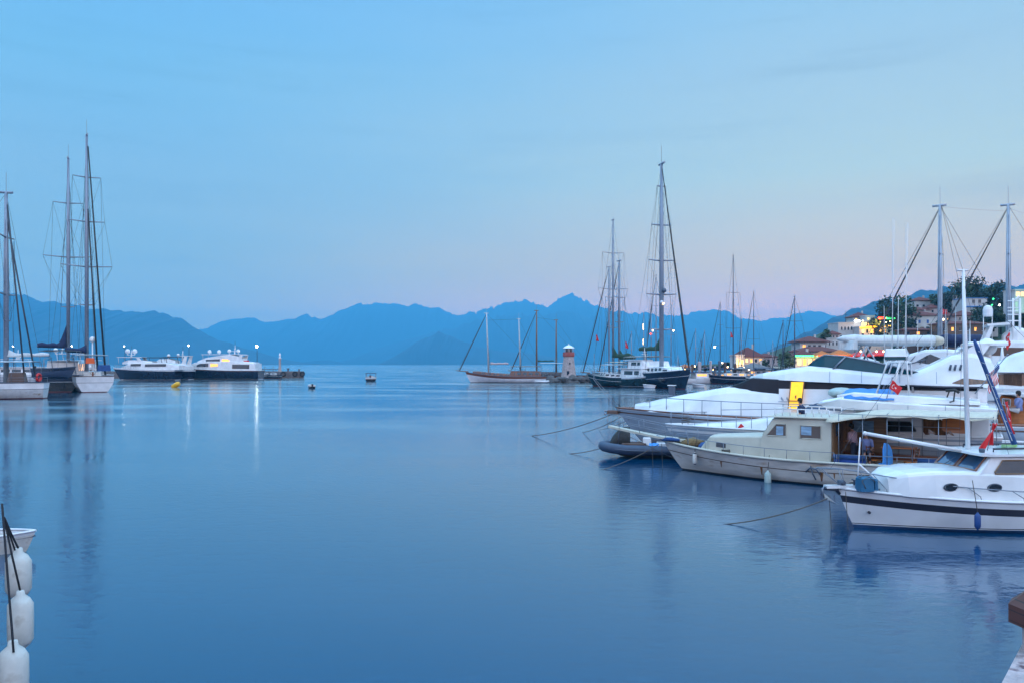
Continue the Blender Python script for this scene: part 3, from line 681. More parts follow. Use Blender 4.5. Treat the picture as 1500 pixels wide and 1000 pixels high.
ck = MB('navy_band'); ck.tube([(.46,.06,z+.0), (.1,.05,z-.03), (-.02,.03,z-.18)], [.05,.07,.05], 7); b.part('chafe_guard', ck)
for x in (-1.2, -3.2): dp = MB('steel'); dp.lathe([(.0,.09),(.05,.08),(.05,.0)], 10, (x, .2, shU(1+x/11)+.0)); b.part('deck_fitting', dp)
hw = MB('navy_band'); 
e = b.cols[-4]; 
for sd in (1,): hw.tube([(-.78, .33, .52), (-.78, .40, .52)], .04, 10)
b.part('hawse_hole', hw)
cruiser = b
def bw(bt, x, y, z):                       # local point of a boat -> world
    q = bt.o+bt.h*x+bt.p*y; return (q.x, q.y, z)
# things on and around it
x, z = A(1272, 703, .55); bx = thing('canvas_bag', 'blue canvas bag lashed on the bow deck of the nearest cabin boat', 'bag', bw(b, x, .35, shU(1+x/11)+.01), PI-b.th)
m_ = MB('plastic_blue'); m_.smooth = False; m_.box((0,0,.22), (.46,.42,.44), .1, .06, .06); m_.box((-.26,.02,.2), (.12,.36,.34), .2, .1, .04); m_.build('body', bx)
m_ = MB('rope'); m_.tube([(-.2,.22,.3), (0,.24,.45), (.2,.2,.33), (.1,.24,.1)], .012, 5); m_.tube([(-.25,-.1,.4), (0,0,.47), (.25,.1,.42)], .012, 5); m_.build('strap', bx)
x, z = A(1430, 762, 1.66); fender('fender', 'blue cylindrical fender hanging on the navy striped hull of the nearest boat', bw(b, x, 1.72, z), .085, .36, 'fender_blue', bw(b, x+.02, 1.52, z+1.15), rope='rope')
x, z = A(1446, 655, .3); p = Vector(bw(b, x, .3, zt+.06)); tip = p+Vector((.16, 0, .92))
g = []
for i in range(31):
    u = i/30; r = []
    for j in range(21):
        v = j/20; fold = math.sin(u*14)*.05*v
        r.append(tip+Vector((-.02-.42*v*u**.8+(.16*u*(1-v))+fold*.5, -.06*math.sin(u*11+v*2)-.03, -.05-.66*v-.14*u*v**.5+.02*math.sin(u*8))))
    g.append(r)
flag('turkish_flag', 'large red flag with crescent drooping on the roof of the nearest boat', 'flag', p, tip, (g, turk))
x, z = A(1455, 655, .0); hp = thing('hose_coil', 'coiled green hose on the roof of the nearest boat', 'hose', bw(b, x-.3, .3, zt+.15), 0)
mat('hose_green', (.25,.45,.15), .5); m_ = MB('hose_green')
m_.tube([(.22*math.cos(a*.5), .16*math.sin(a*.5), .01*a/3) for a in range(38)], .016, 5); m_.build('coil', hp)

# ================================================================ cream wooden boat with awning
c = Boat('fishing_boat', 'cream wooden boat with boxy wheelhouse and long cream awning over its aft deck', 'boat', 973, 38.4, 33)
shT = lambda t: .98+.34*max(0, (t-.45)/.55)**2+.05*max(0, .45-t)
c.hull(13, 3.9, shT, [('a',-.5,'antifoul_black'), ('a',.07,'cream_hull'), ('s',.44,'brown_wood'), ('s',.40,'cream_hull'), ('s',.06,'cream')], rake=1.35, full=2.3, sw=.72, flare=.5, bul=.06, deck='deck_pale', rail='cream', rr=.06, ns=34)
A = c.at
def stc(px, ptop, w0, w1, lo=-.05): x, z = A(px, ptop, w1); return (x, c.sheer(1+x/c.L)+lo, z, w0, w1)
tr = [stc(1028, 652, .75, .6), stc(1040, 638, 1.0, .9), stc(1080, 638, 1.25, 1.15), stc(1135, 638, 1.4, 1.3)]
o, Htr = c.house(tr, 'cream', 'coachroof', .07)
q = [A(1048, 648, 1.1), A(1062, 653, 1.2)]; c.pane(Htr, [(q[1][0], q[1][1]-.08, q[1][1]+.12), (q[0][0], q[1][1]-.06, q[1][1]+.13)], 'glass', 'window', sides=(1,-1))
hf = A(1115, 640, 1.3); ht = A(1134, 611, 1.25); ha = A(1218, 613, 1.35)
zr = ht[1]; wh = [(hf[0], .9, hf[1], 1.42, 1.34), (hf[0]-.02, .9, hf[1]+.03, 1.42, 1.34), (ht[0], .9, zr, 1.45, 1.30), (ha[0], .9, zr+.02, 1.5, 1.38)]
o, Hw = c.house(wh, 'cream', 'wheelhouse', .04)
rf = MB('cream'); rf.box(((ht[0]+ha[0])/2+.05, 0, zr+.06), (abs(ht[0]-ha[0])+.35, 2.95, .07), 0, 0, .03); c.part('roof', rf)
def zat(px, py, off): return A(px, py, off)
w = [A(1124, 637, 1.33), A(1137, 620, 1.3), A(1152, 620, 1.3), A(1152, 638, 1.33)]
zl, zh = w[0][1], w[1][1]
c.pane(Hw, [(w[3][0], zl, zh), (w[1][0], zl, zh), (w[0][0], zl, zl+.06)], 'interior_brown', 'side_window', frame='cream')
c.pane(Hw, [(w[3][0]+.12, zl+.05, zh-.1), (w[1][0]-.02, zl+.05, zh-.1)], 'far_window_light', 'pane', sides=(1,), eps=.03)  # far window's brightness painted as a pale panel on the glass
w = [A(1172, 620, 1.33), A(1203, 641, 1.38)]; c.pane(Hw, [(w[1][0], zl-.05, zh-.02), (w[0][0], zl-.05, zh-.02)], 'interior_brown', 'side_window', frame='cream')
c.pane(Hw, [(lerp(w[1][0], w[0][0], .45), zl+.1, zh-.06), (w[0][0]-.06, zl+.1, zh-.06)], 'far_window_light', 'pane', sides=(1,), eps=.03)  # second pale panel painted for light from the far side
# windscreen
for y0, y1 in ((.08,1.15), (-1.15,-.08)):
    gl = MB('glass_blue'); P = lambda y, t: (lerp(hf[0], ht[0], t)+.02, y, lerp(hf[1], zr, t)+.015)
    gl.add([P(y0,.15), P(y1,.15), P(y1,.88), P(y0,.88)], [(0,1,2,3)]); g = c.part('windscreen', gl)
    fr = MB('cream'); fr.tube([P(y0,.12), P(y1,.12), P(y1,.9), P(y0,.9), P(y0,.12)], .035, 4); c.part('frame', fr, None, g)
# aft bulkhead with window and door
bk = MB('teak'); xa = ha[0]-.03; bk.box((xa, -.1, (zr+.75)/2), (.05, 2.7, zr-.78)); bo = c.part('aft_bulkhead', bk)
g = MB('glass_blue'); g.box((xa-.035, .45, zr-.48), (.02, .62, .48)); c.part('bulkhead_window', g, None, bo)
g = MB('brown_wood'); g.box((xa-.045, -.35, zr-1.0), (.03, .6, 1.45)); c.part('door', g, None, bo)
g = MB('teak'); g.box((xa-.85, -1.38, (zr+.75)/2), (1.7, .05, zr-.78)); so__ = c.part('shelter_wall', g)
g = MB('far_window_light'); g.box((xa-.75, -1.34, zr-.42), (.85, .03, .5)); c.part('shelter_window', g, None, so__)
rr_ = MB('white'); 
for sd in (1,-1):
    xs = [lerp(ht[0]-.05, ha[0]+.1, i/7) for i in range(8)]
    for x in xs: rr_.tube([(x, 1.3*sd, zr+.09), (x, 1.3*sd, zr+.38)], .022, 6)
    rr_.tube([(xs[0], 1.3*sd, zr+.39), (xs[-1], 1.3*sd, zr+.39)], .025, 6)
for e_ in (xs[0],): rr_.tube([(e_, -1.3, zr+.39), (e_, 1.3, zr+.39)], .025, 6)
c.part('roof_rail', rr_)
# awning on posts
aw = MB('canvas_cream'); g = []; x0, x1 = ha[0]+.15, A(1462, 605, 0)[0]
za = A(1300, 606, 1.7)[1]; print('T awning z', za, 'roof', zr, 'x1', x1, 'shift', A(1240,687,1.9), A(1126,677,1.75), A(1022,660,1.0), 'wl', A(1124,713.5,1.65), A(1199,719,1.8))
for i in range(25):
    t = i/24; x = lerp(x0, x1, t); row = []
    for j in range(11):
        v = j/10*2-1; row.append((x, v*1.78, lerp(zr+.02, za, min(1, t*3))+.10*(1-v*v)-.035*math.sin(t*4*PI)**2-(.10 if abs(v) == 1 else 0)-(.03*math.sin(t*31) if abs(v) == 1 else 0)))
    g.append(row)
aw.smooth = True; aw.sheet(g, .012); c.part('awning', aw)
po = MB('steel')
xs = [lerp(ha[0]-.35, x1+.1, i/6) for i in range(7)]
for x in xs:
    for sd in (1,-1): po.tube([(x, 1.72*sd, shT(1+max(x,-12.9)/13)-.05), (x, 1.72*sd, za-.03)], .016, 6)
for sd in (1,-1): po.tube([(xs[0], 1.72*sd, za-.05), (xs[-1], 1.72*sd, za-.05)], .014, 6)
for x in xs[::2]: po.tube([(x, -1.72, za), (x, 0, za+.08), (x, 1.72, za)], .014, 6)
c.part('awning_frame', po)
c.railing(-.5, ha[0]-.2, .42, 8, 'steel', .013, .10, mid=False)
ar = MB('steel'); xa2 = ha[0]-.3
for sd in (1,-1):
    ar.tube([c.edge(lerp(xa2, -12.6, i/8), .36, .1, sd) for i in range(9)], .015, 6)
    for i in range(0, 9, 2): ar.tube([c.edge(lerp(xa2, -12.6, i/8), 0, .1, sd), c.edge(lerp(xa2, -12.6, i/8), .36, .1, sd)], .012, 6)
c.part('aft_rail', ar)
# bowsprit platform with its rails
zb = shT(1); bs = MB('cream'); bs.loft([[(x, w, z_), (x, -w, z_), (x, -w, z_+.10), (x, w, z_+.10)] for x, w, z_ in ((-1.6,.34,zb+.0), (.2,.30,zb+.12), (1.6,.24,zb+.32), (2.9,.20,zb+.52))]); c.part('bowsprit', bs)
br = MB('steel')
for sd in (1,-1):
    tp = [(-1.4,.75,zb+.62), (-.2,.42,zb+.72), (1.2,.30,zb+.95), (2.3,.26,zb+1.12), (2.95,.2,zb+1.18)]
    tp2 = [(-.2,.38,zb+.42), (1.2,.28,zb+.63), (2.4,.25,zb+.82)]
    br.tube([(x, y*sd, z_) for x, y, z_ in tp], .016, 6); br.tube([(x, y*sd, z_) for x, y, z_ in tp2], .012, 5)
    for x, y, z_ in tp: br.tube([(x, y*sd, z_), (x-.05, y*sd*.95, z_-.62)], .014, 6)
br.tube([(2.95,.2,zb+1.18), (3.1,0,zb+1.18), (2.95,-.2,zb+1.18)], .016, 6); c.part('pulpit', br)
sg = MB('wire'); sg.tube([(2.8,0,zb+.5), (-1.1,0,.25)], .012, 4); c.part('bobstay', sg)
ck = MB('canvas_blue'); ck.tube([(.35,.1,zb+.22), (.0,.2,zb+.1), (-.5,.35,zb+.12), (-.9,.3,zb+.1)], [.05,.09,.1,.06], 7); c.part('bow_cloth', ck)
# cockpit furniture
xb = lambda px, off=0: A(px, 660, off)[0]
fl = .62
def on(bt, name, label, cat, x, y, z, rz=0): return thing(name, label, cat, bw(bt, x, y, z), PI-bt.th+rz)
t = on(c, 'table', 'varnished wooden table on the aft deck of the cream boat', 'table', xb(1318), .15, fl)
m_ = MB('varnish_orange'); m_.box((0,0,.98), (1.3,.8,.05), 0, 0, .02); m_.build('table_top', t)
for sx in (-.5,.5):
    m_ = MB('varnish'); m_.tube([(sx,-.3,.0), (sx,-.3,.96)], [.045,.035], 8); m_.tube([(sx,.3,0), (sx,.3,.96)], [.045,.035], 8); m_.box((sx,0,.5), (.05,.5,.06)); m_.build('leg', t)
for k, (px, yy, lab) in enumerate(((1286, .75, 'wooden chair nearest the helm on the cream boat under the awning'), (1338, .85, 'wooden chair beside the table end on the cream boat'))):
    t = on(c, 'chair', lab, 'chair', xb(px), yy, fl, .4 if k else 2.6)
    m_ = MB('varnish_orange'); m_.box((0,0,.48), (.44,.44,.04), 0, 0, .02); m_.build('seat', t)
    m_ = MB('varnish'); m_.tube([(-.2,-.2,.48), (-.27,-.2,1.05)], .02, 6); m_.tube([(-.2,.2,.48), (-.27,.2,1.05)], .02, 6)
    for q in range(4): m_.box((-.215-.015*q, 0, .62+.12*q), (.02,.4,.05))
    m_.build('backrest', t)
    for sx in (-.18,.18):
        for sy in (-.18,.18): m_ = MB('varnish'); m_.tube([(sx,sy,0), (sx,sy,.47)], .02, 6); m_.build('leg', t)
t = on(c, 'folding_fan_seat', 'bright blue round backed folding seat on the cream boat', 'seat', xb(1297, 1.0), 1.15, fl, 1.2)
m_ = MB('fan_blue'); n = 12; m_.prism([(-.55,.35)]+[(-.55+.58*(1-math.cos(PI/2*k/n)), .35+.62*math.sin(PI/2*k/n)+.25) for k in range(n+1)]+[(.12,.95),(.12,.35)], -.03, .03); m_.build('back_panel', t)
m_ = MB('fan_blue'); m_.prism([(-.1,.05),(.12,.05),(.12,.4),(-.1,.4)], -.2, .2); m_.build('seat_base', t)
for k, (pa, pb, yy, lab) in enumerate(((1222, 1268, 1.35, 'blue bench cushion just behind the wheelhouse of the cream boat'), (1345, 1385, 1.2, 'rolled blue bench cushion at the aft end of the cream boat'))):
    xa_, xb_ = xb(pa, yy), xb(pb, yy); t = on(c, 'cushion', lab, 'cushion', (xa_+xb_)/2, yy, .95)
    m_ = MB('cushion_blue'); m_.smooth = False; m_.box((0,0,.10), (abs(xa_-xb_), .5, .2), 0, .03, .05); m_.build('pad', t)
    m_ = MB('canvas_blue'); m_.tube([(-abs(xa_-xb_)/2, .2, .27), (abs(xa_-xb_)/2, .2, .27)], .10, 8); m_.build('bolster', t)
bn = MB('varnish'); bn.box((xb(1300), -1.1, .95), (5.2, .45, .5), 0, 0, .03); c.part('bench', bn)
bn = MB('brown_wood'); bn.box((xb(1245,1.4), 1.35, .70), (1.4, .5, .46), 0, 0, .03); c.part('side_bench', bn)
person('person in a pale pink shirt standing under the awning of the cream boat', bw(c, xb(1252, .3), .3, fl+.12), 2.2, 'stand', 'shirt_pink', 'trousers', 1.72, .12)
person('person in a blue shirt seated beside the standing one on the cream boat', bw(c, xb(1268, .6), .55, fl+.30), -1.9, 'sit', 'shirt_blue', 'trousers', 1.70, .08)
person('person in dark blue clothes sitting on the wheelhouse roof of the cream boat', bw(c, A(1172, 600, .2)[0], -.5, zr-.52), 2.6, 'sit', 'canvas_navy', 'canvas_navy', 1.68, .15)
x, z = A(1018, 671, .95); fender('fender', 'white fender with dark ends hanging by the bow of the cream boat', bw(c, x, .98, z), .10, .42, 'fender_white', bw(c, x-.05, .85, z+.95), cap='navy')
x, z = A(1125, 701, 1.9); fender('fender', 'pale green grey fender hanging amidships on the cream boat', bw(c, x, 1.93, z), .14, .5, 'fender_pale', bw(c, x, 1.7, z+1.0))
an = MB('alloy_dark'); x, z = A(1193, 692, 1.75); an.tube([(x-.1,1.95,z-.25), (x,2.05,z), (x+.1,1.97,z+.3)], .03, 6); an.tube([(x-.28,2.0,z-.02), (x-.15,2.1,z+.2), (x+.1,2.08,z+.24), (x+.28,2.0,z+.05)], .035, 6); c.part('side_anchor', an)

# deck clutter of the cream and the nearest boat
mat('net', (.20,.13,.06), .95, var=.5, scale=12, bump=.6, bscale=30)
def heap(name, label, cat, bt, x, y_, z, s3, m, seed):
    t = thing(name, label, cat, bw(bt, x, y_, z)); m_ = MB(m); m_.ball((0,0,s3[2]*.3), 1, 18, s3)
    for i_ in range(len(m_.v)): v = Vector(m_.v[i_]); m_.v[i_] = tuple(Vector((v.x, v.y, max(0, v.z)))*(1+.28*noise.noise(v*5+Vector((seed,0,0)))))
    m_.build('heap', t); return t
heap('fishing_net', 'brown and yellow fishing net heaped on the cream boat bow', 'fishing net', c, -1.5, .1, c.sheer(.88)+.02, (.55,.38,.26), 'net', 1)
heap('folded_tarpaulin', 'blue tarpaulin bundled beside the net on the cream boat bow', 'tarpaulin', c, -2.2, .35, c.sheer(.83), (.35,.28,.2), 'canvas_blue', 5)
for k_, (x_, m_n, lab) in enumerate(((-2.55,'red','red plastic crate on the foredeck of the cream boat'), (-2.15,'fender_white','white plastic box on the foredeck of the cream boat'))):
    t = on(c, 'crate', lab, 'crate', x_, -.35+.1*k_, c.sheer(.82)); m_ = MB(m_n); m_.box((0,0,.15), (.36,.28,.3), 0, .05, .03); m_.build('body', t); m_ = MB('alloy_dark'); m_.box((0,0,.305), (.28,.2,.02)); m_.build('lid', t)
for bt, x_, y_, z_, m_n, lab in ((cruiser, -.75, -.35, shU(.93)+.01, 'rope', 'coil of grey rope on the bow deck of the nearest boat'), (c, -3.4, 1.15, c.sheer(.74)-.03, 'rope', 'coil of rope on the side deck of the cream boat'), (c, -.9, -.1, c.sheer(.93)+.12, 'rope', 'coil of rope by the bowsprit foot of the cream boat')):
    t = thing('rope_coil', lab, 'rope', bw(bt, x_, y_, z_)); m_ = MB(m_n); m_.tube([((.19+.012*math.sin(a*2.3))*math.cos(a*.6), (.17+.02*math.sin(a*1.7))*math.sin(a*.6), .012+.0035*a) for a in range(42)], .016, 5); m_.build('coil', t)
# stains under the scuppers and waterline weed of the cream boat
mat('rust', (.20,.09,.04), .8, var=.5, scale=9); mat('weed', (.035,.05,.02), .9, var=.5, scale=5)
def hull_streak(bt, x, z1, z0, w_, m, name='rust_stain'):
    t = 1+x/bt.L; cols = bt.cols; i_ = min(range(len(cols)), key=lambda q_: abs(cols[q_][-1][0]-x)); col_ = cols[i_]
    zs = [(p_[2], p_[1]) for p_ in col_]; m_ = MB(m); m_.sheet([[(x+dx*(1-.7*v_), interp(zs, lerp(z1,z0,v_))+.006, lerp(z1,z0,v_)) for v_ in (0,.25,.5,.75,1)] for dx in (-w_,0,w_)], .004); return bt.part(name, m_)
for x_, w_, d_ in ((-5.1,.05,.45),(-7.6,.08,.5),(-8.1,.04,.3),(-9.0,.06,.55),(-9.9,.09,.6),(-3.2,.04,.35)): hull_streak(c, x_, c.sheer(1+x_/c.L)-.42, c.sheer(1+x_/c.L)-.42-d_*.75, w_, 'rust')
# ================================================================ inflatable tender between the bows
rb = Boat('inflatable_boat', 'dark blue inflatable tender with black covered outboard moored between the big bows', 'inflatable boat', 877, 43.6, 8)
m_ = MB('rib_tube'); L_ = 5.4; pth = [(-L_, 1.0, .42), (-3.2, 1.02, .42), (-1.5, 1.0, .44), (-.7, .78, .5), (-.32, .4, .54), (-.24, 0, .56), (-.32,-.4,.54), (-.7,-.78,.5), (-1.5,-1.0,.44), (-3.2,-1.02,.42), (-L_,-1.0,.42)]
m_.smooth = True; m_.tube(pth, [.12]+[.27]*9+[.12], 12); rb.part('tube', m_)
m_ = MB('alloy_dark'); m_.tube([(x, y*1.29, z) for x, y, z in pth[1:-1]], .035, 5); rb.part('rub_strake', m_)
m_ = MB('grey_hull'); m_.loft([[(x, w, .42), (x, 0, zk_), (x, -w, .42), (x, 0, .44)] for x, w, zk_ in ((-.5,.3,.35), (-1.2,.8,.02), (-3,.95,-.15), (-5.2,.95,-.15))]); rb.part('floor_hull', m_)
m_ = MB('white'); m_.box((-2.6,0,.75), (.5,.6,.6), 0, .15, .05); m_.box((-3.4,0,.62), (.6,.9,.35), 0, 0, .05); rb.part('console', m_)
m_ = MB('brown_wood'); m_.box((-1.9,.2,.70), (1.3,.9,.12), 0, 0, .04); rb.part('bench', m_)
m_ = MB('rubber'); secs = []
for i in range(9):
    t = i/8; hh = .95*math.sin(PI/2*min(1, t*1.25))**.8+.04; x = -.55-1.15*t
    secs.append([(x, .38*math.sin(a)*(.5+.5*t), .62+max(-.05, hh*math.cos(a))) for a in [2*PI*k/12 for k in range(12)]])
m_.smooth = True; m_.loft(secs); rb.part('covered_outboard', m_)
m_ = MB('alloy_dark'); 
for sd in (1,-1): m_.tube([(-1.05,.55*sd,.6), (-1.12,.52*sd,1.3), (-1.2,.42*sd,1.5)], .03, 7)
m_.tube([(-1.2,.42,1.5), (-1.22,0,1.53), (-1.2,-.42,1.5)], .03, 7); rb.part('roll_bar', m_)
m_ = MB('fan_blue'); g = [[(-2.7-.5*u, .75+.30*math.sin(v*1.9)+.03*math.sin(u*9), .80-.42*v*v) for v in [j/6 for j in range(7)]] for u in [i/8 for i in range(9)]]; m_.sheet(g, .01); rb.part('cloth', m_)
# ================================================================ second cruiser, behind the cream boat
r = Boat('motor_cruiser', 'white motor cruiser with a blue flybridge cover, right behind the cream boat', 'motor yacht', 975, 41.8, 30)
shR = lambda t: 1.95-.06*t
r.hull(15, 4.3, lambda t: 1.98-.10*t, [('a',-.5,'navy'), ('a',.12,'mauve_hull'), ('s',1.1,'grey_hull'), ('s',.35,'white'), ('s',.22,'grey_hull'), ('s',.12,'white')], rake=1.7, full=2.5, sw=.9, flare=.5, bul=.03, deck='white', rail='white', ns=30, rr=.05)
A = r.at
def so_(b, l, base=None): 
    out = []
    for px, pt, w0, w1, *zb in l:
        x, z = b.at(px, pt, w1); out.append((x, zb[0] if zb else b.sheer(1+x/b.L)-.05, z, w0, w1))
    return out
o, H1 = r.house(so_(r, [(990,624,.4,.3), (1030,620,.9,.7), (1080,618,1.3,1.1), (1135,611,1.55,1.3), (1172,604,1.7,1.45), (1240,602,1.75,1.55)]), 'white', 'foredeck_trunk', .12)
# salon
o, H2 = r.house(so_(r, [(1160,606,1.4,1.25,1.9), (1180,598,1.6,1.4,1.9), (1205,586,1.75,1.45,1.9), (1235,580,1.8,1.5,1.9), (1300,583,1.85,1.55,1.9), (1400,590,1.85,1.6,1.9), (1448,594,1.85,1.6,1.9)]), 'white', 'salon', .15)
def strip(b, H, lo, hi, off, m, name='window', frame=None, label=None, sides=(1,-1), n=10):
    # window between two photo outlines (lower and upper lists of px,py)
    L_ = sorted(b.pts(lo, off)); U_ = sorted(b.pts(hi, off)); x0 = max(L_[0][0], U_[0][0]); x1 = min(L_[-1][0], U_[-1][0])
    q = [(lerp(x0, x1, i/n), interp(L_, lerp(x0, x1, i/n)), interp(U_, lerp(x0, x1, i/n))) for i in range(n+1)]
    q = [(a, l, max(u, l+.01)) for a, l, u in q]
    return b.pane(H, q, m, name, sides=sides, n=2, frame=frame, label=label)
strip(r, H2, [(1178,599),(1205,600),(1238,601),(1262,586)], [(1178,598),(1190,591),(1212,587),(1240,585),(1262,584)], 1.55, 'glass_blue', 'windscreen')
strip(r, H2, [(1258,629),(1300,631),(1342,631)], [(1258,627),(1266,615),(1334,617),(1342,629)], 1.72, 'glass', 'side_window', frame='steel')
strip(r, H2, [(1352,632),(1378,664),(1400,664)], [(1350,613),(1378,613),(1400,640)], 1.9, 'glass_bronze', 'aft_window')
strip(r, H2, [(1380,655),(1420,655)], [(1380,604),(1420,604)], 1.9, 'varnish_orange', 'orange_door')  # door in orange varnish
# flybridge slab and coaming
fb, Hf = r.house(so_(r, [(1190,592,1.3,1.4,2.98), (1230,583,1.8,1.9,2.98), (1265,586,2.0,2.05,2.95), (1350,592,2.1,2.1,2.95), (1462,598,2.1,2.1,2.95)]), 'white', 'flybridge_deck', .06)
fc, Hc = r.house(so_(r, [(1226,578,1.2,1.3,3.3), (1250,574,1.6,1.55,3.3), (1320,578,1.7,1.65,3.3), (1400,584,1.7,1.65,3.3), (1436,588,1.7,1.65,3.3)]), 'white', 'flybridge_coaming', .06)
m_ = MB('canvas_sky'); g = []
a0, a1 = A(1228, 574, .9)[0], A(1312, 574, .9)[0]
for i in range(17):
    t = i/16; x = lerp(a0, a1, t); zc = A(1270, 570, .9)[1]-.02*i/16; row = []
    for j in range(11):
        v = j/10*2-1; row.append((x, v*1.74*(.75+.25*min(1, t*4)), zc-.42*abs(v)**4-.10*max(0, 1-t*6)+.02*math.sin(t*25+v*3)))
    g.append(row)
m_.smooth = True; m_.sheet(g, .02); r.part('flybridge_cover', m_)
m_ = MB('fender_pale'); m_.ball((a0+.0, 0, A(1225,572,.9)[1]-.1), .5, 12, (1.2,2.4,.5)); r.part('fly_windshield', m_)
r.railing(-.3, -5.6, .62, 7, 'steel', .016, .12, mid=False, name='bow_rail')
m_ = MB('grey_hull')
for px in (1285, 1330, 1385): xx = A(px, 595, 2.1)[0]; m_.tube([(xx, Hf(xx, z)+.01, z) for z in (2.97, 3.12, 3.25)], .010, 4)
m_.tube([(lerp(-6.5,-13.5,i/8), H2(lerp(-6.5,-13.5,i/8), 2.35)+.02, 2.32) for i in range(9)], .012, 4); r.part('panel_seam', m_)
m_ = MB('steel'); m_.tube([(lerp(-3.2,-6.0,i/6), .9, H1(0,0)*0+2.75+.02*i) for i in range(7)], .016, 5); r.part('grab_rail', m_)
m_ = MB('rope'); m_.tube([(-1.2+.22*math.cos(a*.55), .35+.2*math.sin(a*.55), 1.98+.012*a) for a in range(30)], .02, 5); r.part('rope_coil', m_)
st_ = MB('teak'); x, z = A(1340, 585, 1.0); st_.box((A(1405,640,1.9)[0], 0, 2.0), (.08, 3.2, .08)); r.part('aft_step', st_)
# tube frame on the flybridge, a flag on it
fr = MB('white'); z0 = A(1300, 566, 1.2)[1]; z1 = A(1305, 530, 1.2)[1]
for sd in (1.35, -1.35):
    xa, xb_, xc = A(1284, 566, 1.35)[0], A(1300, 530, 1.35)[0], A(1328, 530, 1.35)[0]
    fr.tube([(xa, sd, z0-.3), (xb_, sd, z1), (xc, sd, z1), (xc-.1, sd, z0-.3)], .05, 8)
    fr.tube([(A(1306,566,1.35)[0], sd, z0-.3), (A(1318,530,1.35)[0], sd, z1)], .05, 8)
for x in (xb_, (xb_+xc)/2, xc): fr.tube([(x,-1.35,z1), (x,1.35,z1)], .045, 8)
fr.box(((xb_+xc)/2, 0, z1+.02), (abs(xc-xb_), 2.4, .05)); r.part('mast_frame', fr)
bx_ = MB('white'); bx_.box(((xb_+xc)/2+.1, .2, z1+.42), (.9,1.6,.35), 0, .1, .05); bx_.mat('glass_green'); bx_.box(((xb_+xc)/2+.1, .2, z1+.17), (.85,1.5,.16)); r.part('deck_locker', bx_)
m_ = MB('white'); p1, p2 = A(1310, 322, .6), A(1330, 326, .8)
for (q, y, px) in ((p1, .6, 1306), (p2, .8, 1325)): m_.tube([(A(px, 530, y)[0], y, z1), (q[0], y, q[1])], [.022,.008], 5)
r.part('antenna', m_)
p = Vector(bw(r, A(1322,574,1.5)[0], 1.5, z0-.25)); tip = Vector(bw(r, A(1303,552,1.5)[0], 1.5, A(1303,552,1.5)[1]))
g = []
q0 = Vector(bw(r, *(lambda s_: (s_[0], 1.6, s_[1]))(A(1307,556,1.6)))); q1 = Vector(bw(r, *(lambda s_: (s_[0], 1.6, s_[1]))(A(1321,566,1.6)))); q2 = Vector(bw(r, *(lambda s_: (s_[0], 1.6, s_[1]))(A(1302,567,1.6))))
for i in range(37):
    u = i/36; g.append([q0+(q1-q0)*u+(q2-q0)*v+Vector((.0, -.05*math.sin(u*8+v*3), -.04*u)) for v in [j/24 for j in range(25)]])
flag('turkish_flag', 'small red flag with white crescent flying by the frame on the blue covered cruiser', 'flag', q2-Vector((.1,0,.5)), q0+Vector((0,0,.1)), (g, turk))
m_ = MB('rubber'); x, z = A(1395, 578, 1.75); 
m_.tube([(x+.25,1.75,z+.18), (x-.1,1.78,z+.22), (x-.25,1.75,z+.1)], .06, 7); m_.tube([(x-.1,1.78,z+.2), (x-.05,1.80,z-.25), (x+.1,1.78,z-.3)], .035, 6); m_.tube([(x+.1,1.78,z+.2), (x+.2,1.80,z-.1)], .03, 6); r.part('outboard_clamp', m_)
m_ = MB('red'); x, z = A(1082, 630, 1.5); m_.prism([(x+.25,z-.08),(x-.3,z-.08),(x-.25,z+.15),(x-.05,z+.32)], 1.0, 1.3); r.part('folded_ensign', m_)

# ================================================================ big white motor yacht
y = Boat('motor_yacht', 'large white motor yacht with raked green flybridge windscreen and a lit yellow side door', 'motor yacht', 903, 45.8, 25)
y.hull(20.5, 6.0, lambda t: 2.30+.22*max(0,(t-.5)/.5)**1.5, [('a',-.6,'navy'), ('a',.15,'mauve_hull'), ('a',.8,'grey_hull'), ('s',.30,'brown_wood'), ('s',.22,'grey_hull'), ('s',.10,'white')], rake=2.6, full=2.4, sw=.9, flare=.5, bul=.05, deck='white', rail='varnish', ns=34, rr=.05)
A = y.at
o, HA = y.house(so_(y, [(930,592,.4,.2), (955,587,1.3,.8), (1000,578,1.9,1.3), (1040,571,2.15,1.6), (1064,567,2.3,1.8), (1140,568,2.45,2.1), (1290,575,2.6,2.3), (1440,582,2.7,2.4)]), 'white', 'deckhouse', .3)
o, HB = y.house(so_(y, [(1062,569,1.5,1.3,3.2), (1101,553,2.0,1.8,3.2), (1140,555,2.2,2.05,3.2), (1290,560,2.35,2.25,3.2), (1440,565,2.4,2.3,3.2)]), 'window_black', 'window_band', .05)
x0 = A(1141,566,2.2)[0]; pn = MB('white')
for sd in (1,-1):
    g = []
    for i in range(17):
        x = lerp(x0, A(1436,566,2.3)[0], i/16); g.append([(x, sd*(HB(x, z)+.03), z) for z in (3.15, lerp(3.15, A(1200,562,2.2)[1]-.25, .5), A(1200,562,2.2)[1]-.25)])
    pn.sheet(g, .03*-sd)
y.part('side_panel', pn)
y.house(so_(y, [(1432,563,2.52,2.5,3.0), (1446,566,2.52,2.45,3.0)]), 'white', 'aft_bulkhead', .03)
